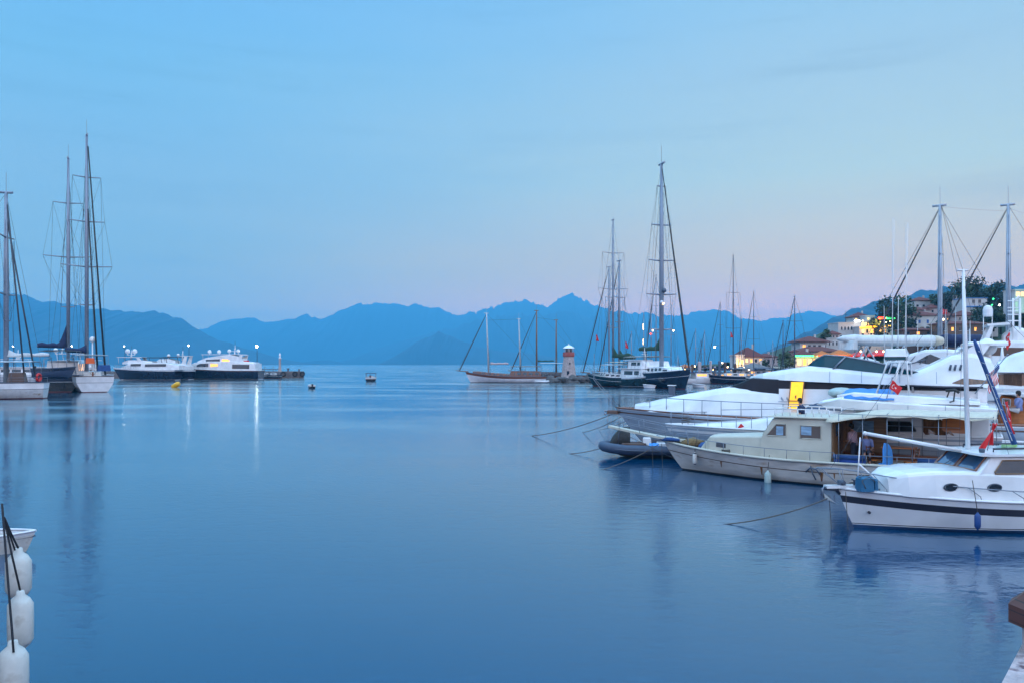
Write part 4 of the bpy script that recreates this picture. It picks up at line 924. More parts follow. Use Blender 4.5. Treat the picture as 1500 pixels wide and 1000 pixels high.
# lit yellow door
xd0, xd1 = A(1158,575,2.45)[0], A(1177,575,2.45)[0]; zt_, zb_ = A(1168,559,2.4)[1], A(1165,599,2.55)[1]
m_ = MB('lit_yellow'); g = []
for i in range(9):
    t = i/8; z = lerp(zb_, zt_, t); g.append([(lerp(xd0, xd1, k/4)+.10-(.12*t), 2.56-.16*t, z) for k in range(5)])
m_.sheet(g, .05); do = y.part('side_door', m_)
m_ = MB('neon_amber'); m_.mat('teak'); m_.tube([(g[0][0][0],2.60,zb_),(g[8][0][0],2.44,zt_)], .03, 5); m_.tube([(g[0][4][0],2.60,zb_),(g[8][4][0],2.44,zt_)], .03, 5); m_.box(((xd0+xd1)/2+.1, 2.6, zb_+.42), (abs(xd1-xd0), .06, .05)); m_.box(((xd0+xd1)/2+.05,2.58,zb_+.62), (.06,.05,.16)); y.part('frame', m_, None, do)
lg = MB('grey_hull')   # faint emblem on the panel: two small peaks over a line
ex, ez = A(1147,584,2.5); 
for dx in (-.16, .10): lg.prism([(ex+dx-.12,ez-.08),(ex+dx,ez+.12),(ex+dx+.03,ez+.02),(ex+dx-.02,ez-.08)], HA(ex,ez)+.0, HA(ex,ez)+.06); 
lg.box((ex, HA(ex,ez)+.03, ez-.13), (.5,.05,.03)); y.part('emblem', lg)
# flybridge hull: sharp nose over the windows
o, HC = y.house(so_(y, [(1099,551.5,.5,.45,4.28), (1118,546,1.6,1.4,4.25), (1150,541,2.2,1.95,4.2), (1185,536,2.45,2.2,4.15), (1230,539,2.55,2.3,4.1), (1290,545,2.65,2.4,4.05), (1335,547,2.7,2.45,4.0), (1362,536,2.7,2.4,3.98), (1395,520,2.7,2.3,3.95), (1425,516,2.7,2.2,3.95), (1452,524,2.7,2.2,3.95), (1462,545,2.7,2.4,3.95)]), 'white', 'flybridge', .22)
m_ = MB('navy_band'); 
for sd in (1,-1):
    pts_ = [(A(px,py,2.7)[0], sd*2.74, A(px,py,2.7)[1]) for px, py in ((1326,564),(1380,566),(1440,567))]; m_.tube(pts_, .045, 5)
y.part('styling_line', m_)
strip(y, HC, [(1395,561),(1415,563),(1448,561)], [(1395,560),(1412,553),(1448,557)], 2.65, 'glass_bronze', 'wing_window')
m_ = MB('grey_hull')
for px in (1215, 1262, 1318, 1372):
    xx = A(px, 556, 2.6)[0]; m_.tube([(xx, HC(xx, z)+.012, z) for z in (4.12, 4.4, 4.65)], .012, 4)
y.part('panel_seam', m_)
m_ = MB('steel'); xa_, xb_ = A(1185,580,2.5)[0], A(1425,585,2.5)[0]; m_.tube([(lerp(xa_,xb_,i/10), HA(lerp(xa_,xb_,i/10), 2.9)+.10, 3.0) for i in range(11)], .022, 5)
for i in range(6): x = lerp(xa_,xb_,i/5); m_.tube([(x, HA(x,2.9)+.10, 3.0), (x, HA(x,2.9)-.02, 3.0)], .015, 4)
y.part('grab_rail', m_)
for x in (-2.2, -4.6): m_ = MB('glass'); m_.box((x, 0, interp(sorted([(q_[0], q_[1]) for q_ in y.pts([(955,587),(1000,578),(1040,571),(1064,567)], 1.0)]), x)+.03), (.8,.9,.06), 0, 0, .05); y.part('deck_hatch', m_)
# curved windscreen
ws = so_(y, [(1184,534,1.2,1.1,4.6), (1197,524,1.9,1.6,4.6), (1208,519,2.1,1.8,4.6), (1235,521,2.2,2.0,4.6), (1270,527,2.25,2.1,4.6), (1310,536,2.3,2.2,4.5), (1348,545,2.35,2.3,4.4)])
o, HW = y.house(ws, 'glass_green', 'windscreen', .06)
fr = MB('steel')
for sd in (1,-1): fr.tube([(a, sd*(w1+.02), z1-.02) for a, z0_, z1, w0, w1 in ws], .03, 6)
for px in (1228, 1305): x = A(px, 530, 2.2)[0]; fr.tube([(x-.35, HW(x-.35,9)+.03, ws[3][2]), (x+.25, HW(x+.25, 4.7)+.06, 4.75)], .05, 6)
y.part('windscreen_frame', fr, None, o)
m_ = MB('teak'); m_.box((A(1238,540,0)[0], .8, 4.95), (1.2,1.2,.5), 0, .2, .05); y.part('helm_console', m_)
y.railing(-.2, -12.5, .75, 12, 'steel', .02, .12, mid=False, name='bow_rail')
# radar arch and masts
ar = MB('white')
for sd in (1,-1):
    a = [A(px, py, 2.0) for px, py in ((1400,520),(1428,505),(1452,503),(1440,520))]
    ar.prism([(x, z) for x, z in a], 1.7*sd, 2.05*sd)
a = A(1440, 505, 0); ar.box((a[0], 0, a[1]+.02), (1.6, 4.1, .18), 0, 0, .08); y.part('radar_arch', ar)
dm = MB('white'); dm.smooth = True; q = A(1446, 508, 0); dm.ball((q[0],0,q[1]), .42, 16, (1,1,1)); dm.tube([(q[0],0,q[1]-.7),(q[0],0,q[1]-.3)], .2, 8); y.part('satellite_dome', dm)
m_ = MB('alloy_dark')
for px in (1391, 1398, 1406): q = A(px, 537, 2.5); m_.tube([(q[0],2.56,q[1]-.15), (q[0]-.05,2.62,q[1]+.1)], .05, 6)
y.part('cleat', m_)
an = MB('brown_wood'); q = A(903, 602, 0); an.box((.2,0,2.25), (.7,.4,.22), 0, .1, .04); an.mat('steel'); an.tube([(.3,0,2.35), (.75,0,2.3), (.6,.25,2.1)], .05, 6); y.part('anchor', an)
m_ = MB('steel'); 
for sd in (1,-1): m_.tube([(-.1,.35*sd,2.5), (.6,.32*sd,3.3), (1.35,.05*sd+.08*sd,4.15), (1.35,.02*sd,4.6)], .016, 6); m_.tube([(-.1,.35*sd,2.5),(.2,.3*sd,3.2),(-3,1.0*sd,3.25)], .014, 6)
m_.tube([(1.35,0,4.5), (1.35,0,5.6)], .016, 6); y.part('boarding_ladder', m_)
m_ = MB('alloy_dark'); q = A(983,570,-2.0); m_.box((q[0],-2.2,3.3), (.35,.35,.9), 0, 0, .05); m_.mat('white'); m_.box((q[0],-2.2,3.77), (.42,.42,.05)); y.part('air_vent', m_)

# ================================================================ mooring ropes out into the water
def wp_(px, py): Y = CH*F/(py-HY); return Vector((WX(px, Y), Y, -.05))
G = 'ropes running from the moored bows into the water'
rope('upper rope from the big yacht bow out to the left end of the water', bw(y, -.3, .2, 2.35), wp_(775, 637), .25, .022, G)
rope('second rope from the big yacht bow just under the longest one', bw(y, -.5, .25, 2.1), wp_(852, 632), .15, .018, G)
rope('short rope slanting left from above the inflatable tender', bw(y, -.9, .5, 1.9), wp_(876, 628)-Vector((0,0,0)), .12, .014, G)
rope('rope running from the bowsprit boat left to the water beside the tender', bw(rb, -.3, .3, .5), wp_(822, 663), .1, .02, G)
rope('rope from the cream boat bow crossing in front of the tender', bw(c, .2, .2, 1.15), wp_(878, 687), .12, .02, G)
rope('long rope from the nearest boat bow slanting down across dark water', bw(cruiser, .3, .1, .95), wp_(1041, 766), .18, .02, G)
for (bt, x, yy, z, px, py, lab) in ((c, .6, .1, 1.3, 961, 682, 'thin line hanging straight down left of the cream bow'), (c, .1, .1, 1.2, 981, 712, 'thin pale line hanging down under the cream bow'), (cruiser, -.1, .25, 1.15, 1233, 800, 'dark line hanging straight down by the nearest bow'), (cruiser, .3, 0, 1.0, 1215, 742, 'green weed covered line hanging from the nearest bow anchor')):
    p = Vector(bw(bt, x, yy, z)); rope(lab, p, Vector((p.x+.05, p.y-.1, -.2)), .0, .012, 'lines hanging down from the bows')
# ================================================================ generic sailing yacht / gulet used across the harbour
def sail_yacht(label, px, Y, th, L, B, fb, hull, band, stripe='white', masts=(), booms=(), house=None, hm='white', name='sailing_yacht', cat='sailing yacht', rail='alloy_dark', canopy=None, sprit=1.5, deck='deck_pale', group=None, rise=.5, zf='antifoul_red', wheel=True, wr=.016, wm='wire', sw=.75, glass_='glass', rake=2.0, lights=False, bul=.1):
    b = Boat(name, label, cat, px, Y, th, group)
    sh = lambda t: fb+rise*max(0, (t-.4)/.6)**2+.12*max(0, .4-t)
    b.hull(L, B, sh, [('a',-.5,zf), ('a',.12,hull), ('s',fb*.42,stripe), ('s',fb*.42-.07,band)], rake=rake, full=2.3, sw=sw, flare=.45, bul=bul, deck=deck, rail=rail, ns=20, rr=.07, sub=1)
    if house is None: house = [(-L*.30, .25*B, .55), (-L*.33, .32*B, .8), (-L*.62, .34*B, .85), (-L*.66, .30*B, .7)]
    st = [(x, sh(1+x/L)-.1, sh(1+x/L)+h, w, w*.9) for x, w, h in house]
    o, H = b.house(st, hm, 'deckhouse', .08); b.H = H
    a, c_ = st[0], st[-1]; n = max(2, int(abs(c_[0]-a[0])/1.6))
    for k in range(n):
        x = lerp(a[0]-.5, c_[0]+.3, (k+.15)/n); x2 = lerp(a[0]-.5, c_[0]+.3, (k+.8)/n); z = sh(1+x/L); hh = interp(sorted([(q[0], q[2]) for q in house]), x)
        b.pane(H, [(x2, z+hh*.30, z+hh*.78), (x, z+hh*.30, z+hh*.78)], 'lit_amber' if lights and k%2 == 0 else glass_, 'window', n=1)
    b.railing(-.6, -L+.3, .75, max(6, int(L/2)), 'steel', .022, .08, name='guard_rail')
    if canopy:
        x0, x1, m_, z = canopy; cb = MB(m_); g = []
        for i in range(9):
            x = lerp(x0, x1, i/8); g.append([(x, B*.40*v, z+.12*(1-v*v)+.03*math.sin(i*2)) for v in (-1,-.5,0,.5,1)])
        cb.sheet(g, .04); co_ = b.part('awning', cb)
        pb = MB('steel')
        for sd in (1,-1): pb.tube([(x0, B*.4*sd, z-.02), (x1, B*.4*sd, z-.02)], .03, 5)
        for x in (x0, x1): pb.tube([(x, -B*.4, z-.02), (x, B*.4, z-.02)], .03, 5)
        for x in (x0, (x0+x1)/2, x1):
            for sd in (1,-1): pb.tube([(x, B*.4*sd, fb), (x, B*.4*sd, z)], .03, 5)
        b.part('awning_frame', pb)
    if sprit:
        s_ = MB('teak' if rail != 'white' else 'white'); s_.tube([(-.8,0,sh(1)+.05), (sprit,0,sh(1)+.35)], [.14,.09], 7); b.part('bowsprit', s_)
        s_ = MB('steel'); 
        for sd in (1,-1): s_.tube([(-.7,.35*sd,sh(1)+.75), (sprit*.95,.08*sd,sh(1)+.9), (sprit*.95,.08*sd,sh(1)+.3)], .022, 5)
        b.part('pulpit', s_)
    for k, mk_ in enumerate(masts):
        x, top, r, sp, m_ = mk_[:5]; ex = mk_[5] if len(mk_) > 5 else {}
        z0 = sh(1+x/L)-.1
        b.mast(x, z0, top, r, sp, m_, fore=ex.get('fore', (sprit if k == 0 else masts[k-1][0], 0, sh(1)+.35 if k == 0 else masts[k-1][1]*.9)), aft=ex.get('aft', (-L+.3, 0, fb)), wr=wr, furl=ex.get('furl'), wm=wm, rake=ex.get('rake', 0))
    for x, z, ln, m_, rs, r_ in booms: b.boom(x, z, ln, m_, r_, rs)
    if wheel:
        w = MB('varnish'); n = 12; cx = -L*.86; w.tube([(cx, .45*math.cos(2*PI*k/n), fb+.75+.45*math.sin(2*PI*k/n)) for k in range(n+1)], .03, 4); w.box((cx-.15,0,fb+.4), (.25,.3,.8)); b.part('wheel', w)
    return b
def mast_h(py, Y): return CH-(py-HY)/F*Y

# ---------------------------------------------------------------- left group
def put(b, lx, px, Y):
    q = Vector((WX(px, Y), Y)); b.o = q-b.h*lx; b.root.location = (b.o.x, b.o.y, 0)
a = sail_yacht('white ketch at the left edge with a red lifebuoy on its stern rail', -170, 108, -12, 21, 5.4, 2.3, 'white_worn', 'white', 'navy_band',
    [(-15.6, mast_h(282, 116), .36, [(mast_h(348,116), 2.6), (mast_h(432,116), 3.3), (mast_h(470,116), 1.2)], 'alloy', {'aft': (-20.6, 0, 3.2)})], [(-15.4, 6.2, 6, 'canvas_white', .7, .3)], rise=.5, canopy=(-14.6,-19.5,'canvas_white',5.3), wr=.02, zf='antifoul_red', sw=.42)
put(a, -15.6, 9, 116)
tp = mast_h(300, 116); fs = MB('wire'); fs.tube([(-15.8,.1,tp), (-18.3,.8,3.0)], .12, 6); a.part('furled_sail', fs)
fs = MB('wire'); fs.tube([(-15.8,0,tp-2.5), (-19.6,.4,3.2)], .12, 6); a.part('furled_sail', fs)
lb = MB('red'); n = 16; lb.tube([(-20.6+.1*math.cos(2*PI*j_/n), 2.0+.5*math.cos(2*PI*j_/n), 3.1+.5*math.sin(2*PI*j_/n)) for j_ in range(n+1)], .17, 8); a.part('lifebuoy', lb)
m_ = MB('brown_wood'); m_.box((-17.4, .9, 3.1), (2.4,1.4,1.4), 0, .2, .1); a.part('deck_box', m_)
m_ = MB('pane_dark'); m_.box((-15.4, a.hb(-15.4)*.95+.02, 1.75), (.5,.08,.5), 0, 0); a.part('porthole', m_)
Ym = 156
d = sail_yacht('dark hulled two master seen stern first with a navy dinghy slung across its stern', 80, 118, 68, 29, 7.4, 3.0, 'dark_hull', 'navy', 'white',
    [(-15, mast_h(232, Ym), .34, [(mast_h(298,Ym), 2.6), (mast_h(377,Ym), 4.3), (mast_h(450,Ym), 1.2)], 'alloy', {})], [(-15.2, 8.4, 5.2, 'canvas_navy', 3.6, .5)], rise=.7, canopy=(-16.5,-28,'rubber',7.4), hm='white', sprit=2.5, zf='antifoul_red', lights=True, wr=.022, sw=.95, house=[(-8,2,.8),(-9,2.6,2.6),(-22,2.8,2.6),(-23,2.7,2.2)])
put(d, -15, 100, Ym)
def swing(o, x, a):                       # let the boom swing out about its mast
    o.rotation_euler[2] = a; o.location = Vector((x, 0, 0))-Matrix.Rotation(a, 3, 'Z')@Vector((x, 0, 0))
for ch in d.root.children:
    if ch.name.startswith('boom'): swing(ch, -15, R(-75))
dg = Boat('dinghy', 'navy dinghy hanging across the stern of the dark two master', 'dinghy', 112, 140, 180)
dg.hull(7.4, 2.2, lambda t: 4.2+.35*t*t, [('a',2.5,'navy'), ('a',2.8,'rib_tube'), ('s',.5,'navy')], rake=1.1, zk=2.45, full=2.4, sw=.8, bul=.12, ns=16, rr=.1, rail='rib_tube')
m_ = MB('rubber'); m_.box((-7.2,0,4.2), (.5,.5,1.0), 0, .1, .08); m_.tube([(-7.5,0,3.8), (-7.6,0,2.7)], .15, 6); dg.part('outboard', m_)
for x in (-1.6,-5.6): m_ = MB('steel'); m_.tube([(x,0,4.0), (x,0,5.8), (x,2.2,6.2), (x,2.9,3.2)], .07, 6); dg.part('davit', m_)
put(dg, -3.7, 80, 138.5)
Ym = 153
w = sail_yacht('white hulled sailing yacht with the tallest mast on the left and a navy sail cover', 168, 112, 56, 26, 6.8, 2.8, 'white', 'white', 'brown_wood',
    [(-13, mast_h(198, Ym), .36, [(mast_h(260,Ym), 2.4), (mast_h(325,Ym), 3.1), (mast_h(391,Ym), 4.4), (mast_h(447,Ym), 1.4)], 'alloy', {})], [], rise=.6, hm='white', zf='antifoul_red', sprit=2.0, wr=.022, canopy=(-15,-21,'canvas_white',6.6), bul=.6, sw=.9, rail='brown_wood')
put(w, -13, 127, Ym)
sc = MB('canvas_navy'); sc.smooth = True; zb_ = 7.4; zt_ = mast_h(503, Ym)-.2; secs = []
for i_ in range(13):
    t = i_/12; x = -13.3-.1-3.6*t; hh = max(.45, (zt_-zb_)*(1-t)**2.2); secs.append([(x, .5*math.sin(q)*(1-.5*t), zb_+.3*t+(hh*math.cos(q) if math.cos(q) > 0 else .4*math.cos(q))) for q in [2*PI*k_/10 for k_ in range(10)]])
sc.loft(secs); swing(w.part('sail_cover', sc), -13.3, R(-87))
zt_ = mast_h(215, Ym)
for (dy, dd) in ((-3.0, 0), (-1.7, 12)): fs = MB('rubber'); fs.tube([(-13.3,-.2,zt_-dd), (-14.8,dy,3.0)], [.13,.2], 6); w.part('furled_sail', fs)
tk = MB('orange'); tk.box((-24.2,.6,5.6), (.5,1.5,1.0), 0, .1, .1); w.part('life_raft', tk)
tk = MB('canvas_blue'); tk.box((-24.5,-1.6,4.3), (.6,2.2,1.1), 0, .1, .1); w.part('dodger', tk)
dome(w.root, (-13.8, -.9, mast_h(500,Ym)), .55, post=9)

# ---------------------------------------------------------------- motor yachts along the far breakwater
def big_yacht(label, px, Y, th, L, B, fb, hull, levels, roof=True, domes=(), arch=None, name='motor_yacht', group='motor yachts moored along the left breakwater', light=False, low='white', glassm='glass', band=None, rise=.8, mastx=None):
    b = Boat(name, label, 'motor yacht', px, Y, th, group)
    sh = lambda t: fb+rise*max(0, (t-.35)/.65)**1.5
    b.hull(L, B, sh, [('a',-.6,'antifoul_black'), ('a',.12,'white'), ('a',.3,hull), ('s',.32,low)], rake=L*.11, full=2.5, sw=.92, flare=.45, bul=.05, deck='deck_pale', rail='white', ns=20, rr=.06, sub=1)
    z = fb
    for k, (x0, x1, h, w, rk) in enumerate(levels):
        zb = z-.1 if k else fb-.2
        st = [(x0, zb, zb+h*.35, w*.55, w*.45), (x0-rk*.5, zb, zb+h*.75, w*.85, w*.75), (x0-rk, zb, zb+h, w, w*.88), (x1+.6, zb, zb+h, w, w*.9), (x1, zb, zb+h*.95, w*.95, w*.85)]
        o, H = b.house(st, 'white', 'deckhouse', .12)
        n = max(2, int((x0-x1)/3.2)); 
        for q in range(n):
            xa, xb_ = lerp(x0-rk*.55, x1+1, (q+.08)/n), lerp(x0-rk*.55, x1+1, (q+.92)/n)
            za = interp(sorted((s_[0], s_[2]) for s_ in st), xa)
            b.pane(H, [(xb_, zb+h*.40, zb+h*.78), (xa, zb+h*.40, min(zb+h*.78, za-.05))], 'lit_amber' if light and q == n-1 else glassm, 'window', parent=o, n=2)
        ov = MB('white'); ov.plate([(x0-rk*.8, w*.8), (x0-rk*.8-1, w*1.02), (x1-1.2, w*1.02), (x1-1.6, 0), (x1-1.2, -w*1.02), (x0-rk*.8-1, -w*1.02), (x0-rk*.8, -w*.8)], zb+h-.02, zb+h+.13); b.part('overhang', ov, None, o)
        z = zb+h+.1
        rl = MB('steel'); 
        for sd in (1,-1):
            rl.tube([(x0-rk-1, w*.95*sd, z+.8), (x1-1, w*.95*sd, z+.8)], .03, 5)
            for q in range(7): x = lerp(x0-rk-1, x1-1, q/6); rl.tube([(x, w*.95*sd, z-.05), (x, w*.95*sd, z+.8)], .025, 5)
        b.part('deck_rail', rl, None, o)
    if roof:
        x0, x1, hz_ = roof; m_ = MB('white'); m_.plate([(x0, B*.22), (x0-1, B*.3), (x1, B*.3), (x1, -B*.3), (x0-1, -B*.3), (x0, -B*.22)], z+hz_, z+hz_+.14)
        for x in (x0-.8, x1+.6):
            for sd in (1,-1): m_.tube([(x, B*.28*sd, z-.1), (x+.25, B*.27*sd, z+hz_)], .07, 6)
        b.part('hardtop', m_); zt = z+hz_
    else: zt = z
    for x, y_, r in domes: dome(b.root, (x, y_, zt+.5), r, post=.6)
    mx = mastx if mastx is not None else (levels[-1][0]+levels[-1][1])/2
    m_ = MB('white'); m_.tube([(mx, 0, zt-.1), (mx-.4, 0, zt+1.9), (mx-.4, 0, zt+2.6)], [.2,.12,.05], 6); m_.tube([(mx-.3, -.9, zt+1.2), (mx-.3, .9, zt+1.2)], .06, 5); m_.tube([(mx-.3, -.6, zt+1.7), (mx-.3, .6, zt+1.7)], .05, 5); b.part('radar_mast', m_)
    m_ = MB('wire_pale'); m_.tube([(mx+2, .8, zt), (mx+2.1, .9, zt+4)], [.035,.015], 5); m_.tube([(mx+.5, -.8, zt), (mx+.5, -.9, zt+3.2)], [.035,.015], 5); b.part('antenna', m_)
    b.railing(-.5, -L*.45, .8, 8, 'steel', .025, .1, name='bow_rail')
    return b

def traced(label, px, Y, th, L, B, sheer, hull, houses, windows, roofs=(), domes=(), mast=None, low='white', legs=(), rk=3.2):
    b = Boat('motor_yacht', label, 'motor yacht', px, Y, th, 'motor yachts moored along the left breakwater')
    b.hull(L, B, sheer, [('a',-.6,'antifoul_black'), ('a',.12,'white'), ('a',.3,hull), ('s',.35,low)], rake=rk, full=2.5, sw=.9, flare=.5, bul=.05, deck='deck_pale', rail='white', ns=24, rr=.07, sub=1)
    Hs = []
    for k, (st, wf, w) in enumerate(houses):          # st: (px, py base, py top)
        q = [(b.at(px_, pt, w)[0], b.at(px_, pb, w)[1], b.at(px_, pt, w)[1], w*f, w*f*wf) for px_, pb, pt, f in st]
        o, H = b.house(q, 'white', 'deckhouse', .12); Hs.append((o, H, w))
    for k, lo, hi, m_ in windows:
        o, H, w = Hs[k]; L_ = sorted(b.pts(lo, w)); U_ = sorted(b.pts(hi, w)); x0, x1 = max(L_[0][0], U_[0][0]), min(L_[-1][0], U_[-1][0])
        q = [(x, interp(L_, x)-.08, max(interp(U_, x), interp(L_, x)+.02)+.12) for x in [lerp(x0, x1, i/8) for i in range(9)]]
        b.pane(H, q, m_, 'window', parent=o, n=1, eps=.05)
    for a, c_, py, w, m_ in roofs:
        x0, z = b.at(a, py, w); x1, z1 = b.at(c_, py, w); r_ = MB(m_); r_.plate([(x0, w*.5), (x0-.8, w), (x1, w), (x1, -w), (x0-.8, -w), (x0, -w*.5)], z-.08, z+.1); r_.tube([(x0-1,w*.9,z),(x0-1.2,w*.9,z-1.9)], .06, 5); r_.tube([(x1+.6,w*.9,z),(x1+.2,w*.9,z-1.9)], .09, 5); r_.tube([(x1+.6,-w*.9,z),(x1+.2,-w*.9,z-1.9)], .09, 5); r_.tube([(x0-1,-w*.9,z),(x0-1.2,-w*.9,z-1.9)], .06, 5); b.part('hardtop', r_)
    for a, c_, pyt, pyb, w in legs:                    # swept arch: top column, foot column
        ar = MB('white')
        for sd in (1,-1):
            t0, f0 = b.at(a, pyt, w), b.at(c_, pyb, w); ar.prism([(t0[0]+.35,t0[1]),(t0[0]-.5,t0[1]),(f0[0]-.9,f0[1]),(f0[0]+.6,f0[1])], w*sd-.1, w*sd+.1)
        ar.prism([(t0[0]+.6,t0[1]-.15),(t0[0]-.6,t0[1]-.15),(t0[0]-.6,t0[1]+.1),(t0[0]+.6,t0[1]+.1)], -w-.1, w+.1); b.part('radar_arch', ar)
    for px_, py, y_, r_ in domes: x, z = b.at(px_, py, y_); dome(b.root, (x, y_, z-r_*.5), r_, post=.6)
    if mast:
        px_, pb, pt = mast; x, z0 = b.at(px_, pb, 0); z1 = b.at(px_, pt, 0)[1]; m_ = MB('white'); m_.tube([(x,0,z0-.4),(x-.2,0,lerp(z0,z1,.6)),(x-.2,0,z1)], [.28,.14,.05], 6); m_.tube([(x-1.1,0,lerp(z0,z1,.35)),(x+1.1,0,lerp(z0,z1,.35))], .08, 5); m_.tube([(x-.2,-.9,lerp(z0,z1,.55)),(x-.2,.9,lerp(z0,z1,.55))], .07, 5); m_.mat('wire'); m_.tube([(x-.2,0,z1),(x-.2,0,z1+1.2)], .05, 4); b.part('radar_mast', m_)
    b.railing(-.5, -L*.42, .9, 9, 'steel', .025, .1, name='bow_rail'); return b
y1 = traced('biggest navy motor yacht with tiered white decks, nearest the breakwater beacon', 254, 262, 3, 29.5, 6.6, lambda t: 3.0+.9*max(0,(t-.3)/.7)**1.3, 'navy',
  [([(268,540,537,.3),(283,541,531,.8),(300,542,529,1),(340,543,529,1),(352,543,531,1),(374,544,532,1)], .95, 2.9), ([(286,532,529,.4),(300,532,524,.9),(318,532,521,1),(336,532,519,1),(350,532,522,1),(356,532,529,1),(372,533,530.5,1)], .93, 2.5)],
  [(0, [(287,536.5),(305,536.5)], [(287,535),(292,532.8),(305,532.5)], 'glass'), (0, [(308,536.5),(319,535.5)], [(308,532.8),(319,533.2)], 'lit_amber'), (0, [(340,539),(365,539.5)], [(340,533.8),(365,534.2)], 'glass'), (1, [(300,529.8),(322,529.8)], [(301,527),(322,526)], 'glass'), (1, [(325,529.8),(336,529.8)], [(325,526),(333,526.5),(336,528)], 'lit_amber')],
  [(292, 354, 519, 2.3, 'white')], [(307,515.5,.8,.62), (321,515.5,-.8,.62), (336,514.5,1.0,.6), (349,514.5,-1.0,.6)], (343.5, 519, 505.5), low='brown_wood', legs=[(353,350,519.5,529,2.3)])
m_ = MB('red'); x, z = y1.at(360, 529, 1.2); m_.box((x,1.2,z), (2.2,1.0,.7), 0, .1, .1); m_.mat('canvas_orange'); m_.box((x+1.1,-.8,z+.0),(1.5,1.2,.6), 0, .1, .1); y1.part('water_toy', m_)
y2 = traced('navy motor yacht with a swept radar arch, right beside the biggest one', 206, 256, 4, 17, 5.6, lambda t: 3.1+.8*t*t, 'navy',
  [([(214,540,538,.3),(226,540,533,.8),(238,540,531,1),(262,541,532,1),(274,541,536,1)], .9, 2.4), ([(224,533,530,.4),(232,533,526,.9),(246,533,525,1),(256,533,528,1)], .85, 1.9)],
  [(0, [(236,537),(252,537),(262,535)], [(236,535.5),(244,533.5),(262,534)], 'glass')], [(236, 262, 523, 1.8, 'rubber')], [(247,521,.7,.5), (261,520,-.6,.45)], (267, 526, 513), legs=[(272,268,521,534,1.8)], rk=2.4)
y3 = traced('navy motor yacht with twin white domes on a swept arch, left of the yellow buoy', 166, 248, 4, 21, 5.8, lambda t: 3.2+.7*t*t, 'navy',
  [([(172,541,538,.3),(186,541,533,.8),(200,541,531,1),(240,541,531,1),(262,541,535,1)], .92, 2.6), ([(176,533,530,.4),(186,533,527,.9),(204,533,527,1),(222,533,529,1)], .85, 2.0)],
  [(0, [(188,535.5),(206,535.5)], [(190,533.2),(206,533)], 'glass'), (0, [(208,536.5),(243,536)], [(212,533.6),(243,533.2)], 'glass')], [(168, 206, 523, 1.9, 'white'), (206, 238, 523.5, 1.7, 'rubber')], [(187,515,.9,.75), (197.5,515,-.9,.75)], (192, 524, 512), legs=[(201,206,523,531,1.9)], rk=2.8)
y4 = big_yacht('white motor yacht behind the dark two master with a pair of radar domes', 30, 205, -6, 22, 6, 2.4, 'white', [(-5,-20,1.9,2.5,3.2), (-8,-18,1.8,2.1,2.2)], (-9,-16,1.6), [(-9.0,.9,.6), (-11.2,-.9,.6)], mastx=-10)
y5 = big_yacht('white motor yacht mostly hidden behind the white ketch at the left edge', -50, 200, -6, 20, 6, 2.4, 'white', [(-5,-18,2.0,2.5,3.0)], (-8,-15,1.8), [(-13,.9,.5)], mastx=-12)
# breakwater, its light, lamps and small craft
def slab(name, label, poly, z0, z1, m, cat=None, kind=None):
    b = MB(m); b.plate(poly, z0, z1); o = b.build(name); return tag(o, label, cat, None, kind)
q = lambda px, Y: (WX(px, Y), Y)
slab('breakwater', 'low stone breakwater behind the moored yachts on the left', [q(-260,285), q(445,292), q(445,302), q(-260,300)], -1, 2.4, 'quay', 'breakwater')
bl = thing('beacon', 'slim pale beacon post near the end of the left breakwater', 'beacon', (WX(410,294), 294, 2.4))
m_ = MB('lighthouse_stone'); m_.lathe([(.75,0),(.6,.3),(.42,2.2),(.42,4.6)], 12); m_.build('post', bl)
m_ = MB('white'); m_.lathe([(.6,4.6),(.6,4.75),(.3,4.8),(.3,5.8),(.45,5.9),(0,6.8)], 12); m_.build('lantern', bl)
def bollard(px, Y, z, r, h, label, group=None):
    t = thing('bollard', label, 'bollard', (WX(px, Y), Y, z), 0, group); m_ = MB('alloy_dark'); m_.lathe([(r,0),(r*.8,h*.2),(r*.7,h*.6),(r*1.2,h*.8),(r*1.1,h),(0,h*1.05)], 10); m_.build('post', t); return t
bollard(422, 293, 2.4, .45, 1.1, 'dark bollard nearer the beacon on the left breakwater')
bollard(438, 293, 2.4, .4, .8, 'dark bollard at the very tip of the left breakwater')
tyre = None
for k_, px in enumerate((415, 432, 443)):
    m_ = MB('rubber'); m_.tube([(.75*math.cos(2*PI*i_/12), 0, .75*math.sin(2*PI*i_/12)) for i_ in range(13)], .25, 6); o = m_.build('tyre_fender'); o.location = (WX(px, 291.6), 291.6, 1.5)
    tag(o, ['black tyre hanging on the breakwater wall under the beacon', 'middle one of the black tyres on the left breakwater wall', 'black tyre at the outer corner of the left breakwater'][k_], 'tyre')
def lamp(px, py, Y, z0, label, r=.42, m='lamp_white', group=None, pole='alloy_dark', name='street_lamp'):
    z = WZ(py, Y); t = thing(name, label, 'street lamp', (WX(px, Y), Y, z0), 0, group)
    a_ = MB(pole); a_.tube([(0,.5,0), (0,.5,z-z0+.3), (0,.1,z-z0+.5)], [.12,.07,.05], 6); a_.build('pole', t)
    a_ = MB(m); a_.ball((0,0,z-z0), r, 10); a_.build('bulb', t); return t
for px, lab in ((19, 'lit street lamp above the white ketch at the left edge'), (105, 'lit street lamp beside the two tall left masts'), (182, 'lit street lamp above the pale motor yachts'), (376, 'lit street lamp near the outer end of the left breakwater')):
    lamp(px, 507, 288, 2.4, lab, .46 if px == 376 else .17, group='lamps along the left breakwater')
lamp(276, 506, 290, 2.4, 'fainter street lamp above the navy motor yachts', .25, 'lamp_white', 'lamps along the left breakwater')
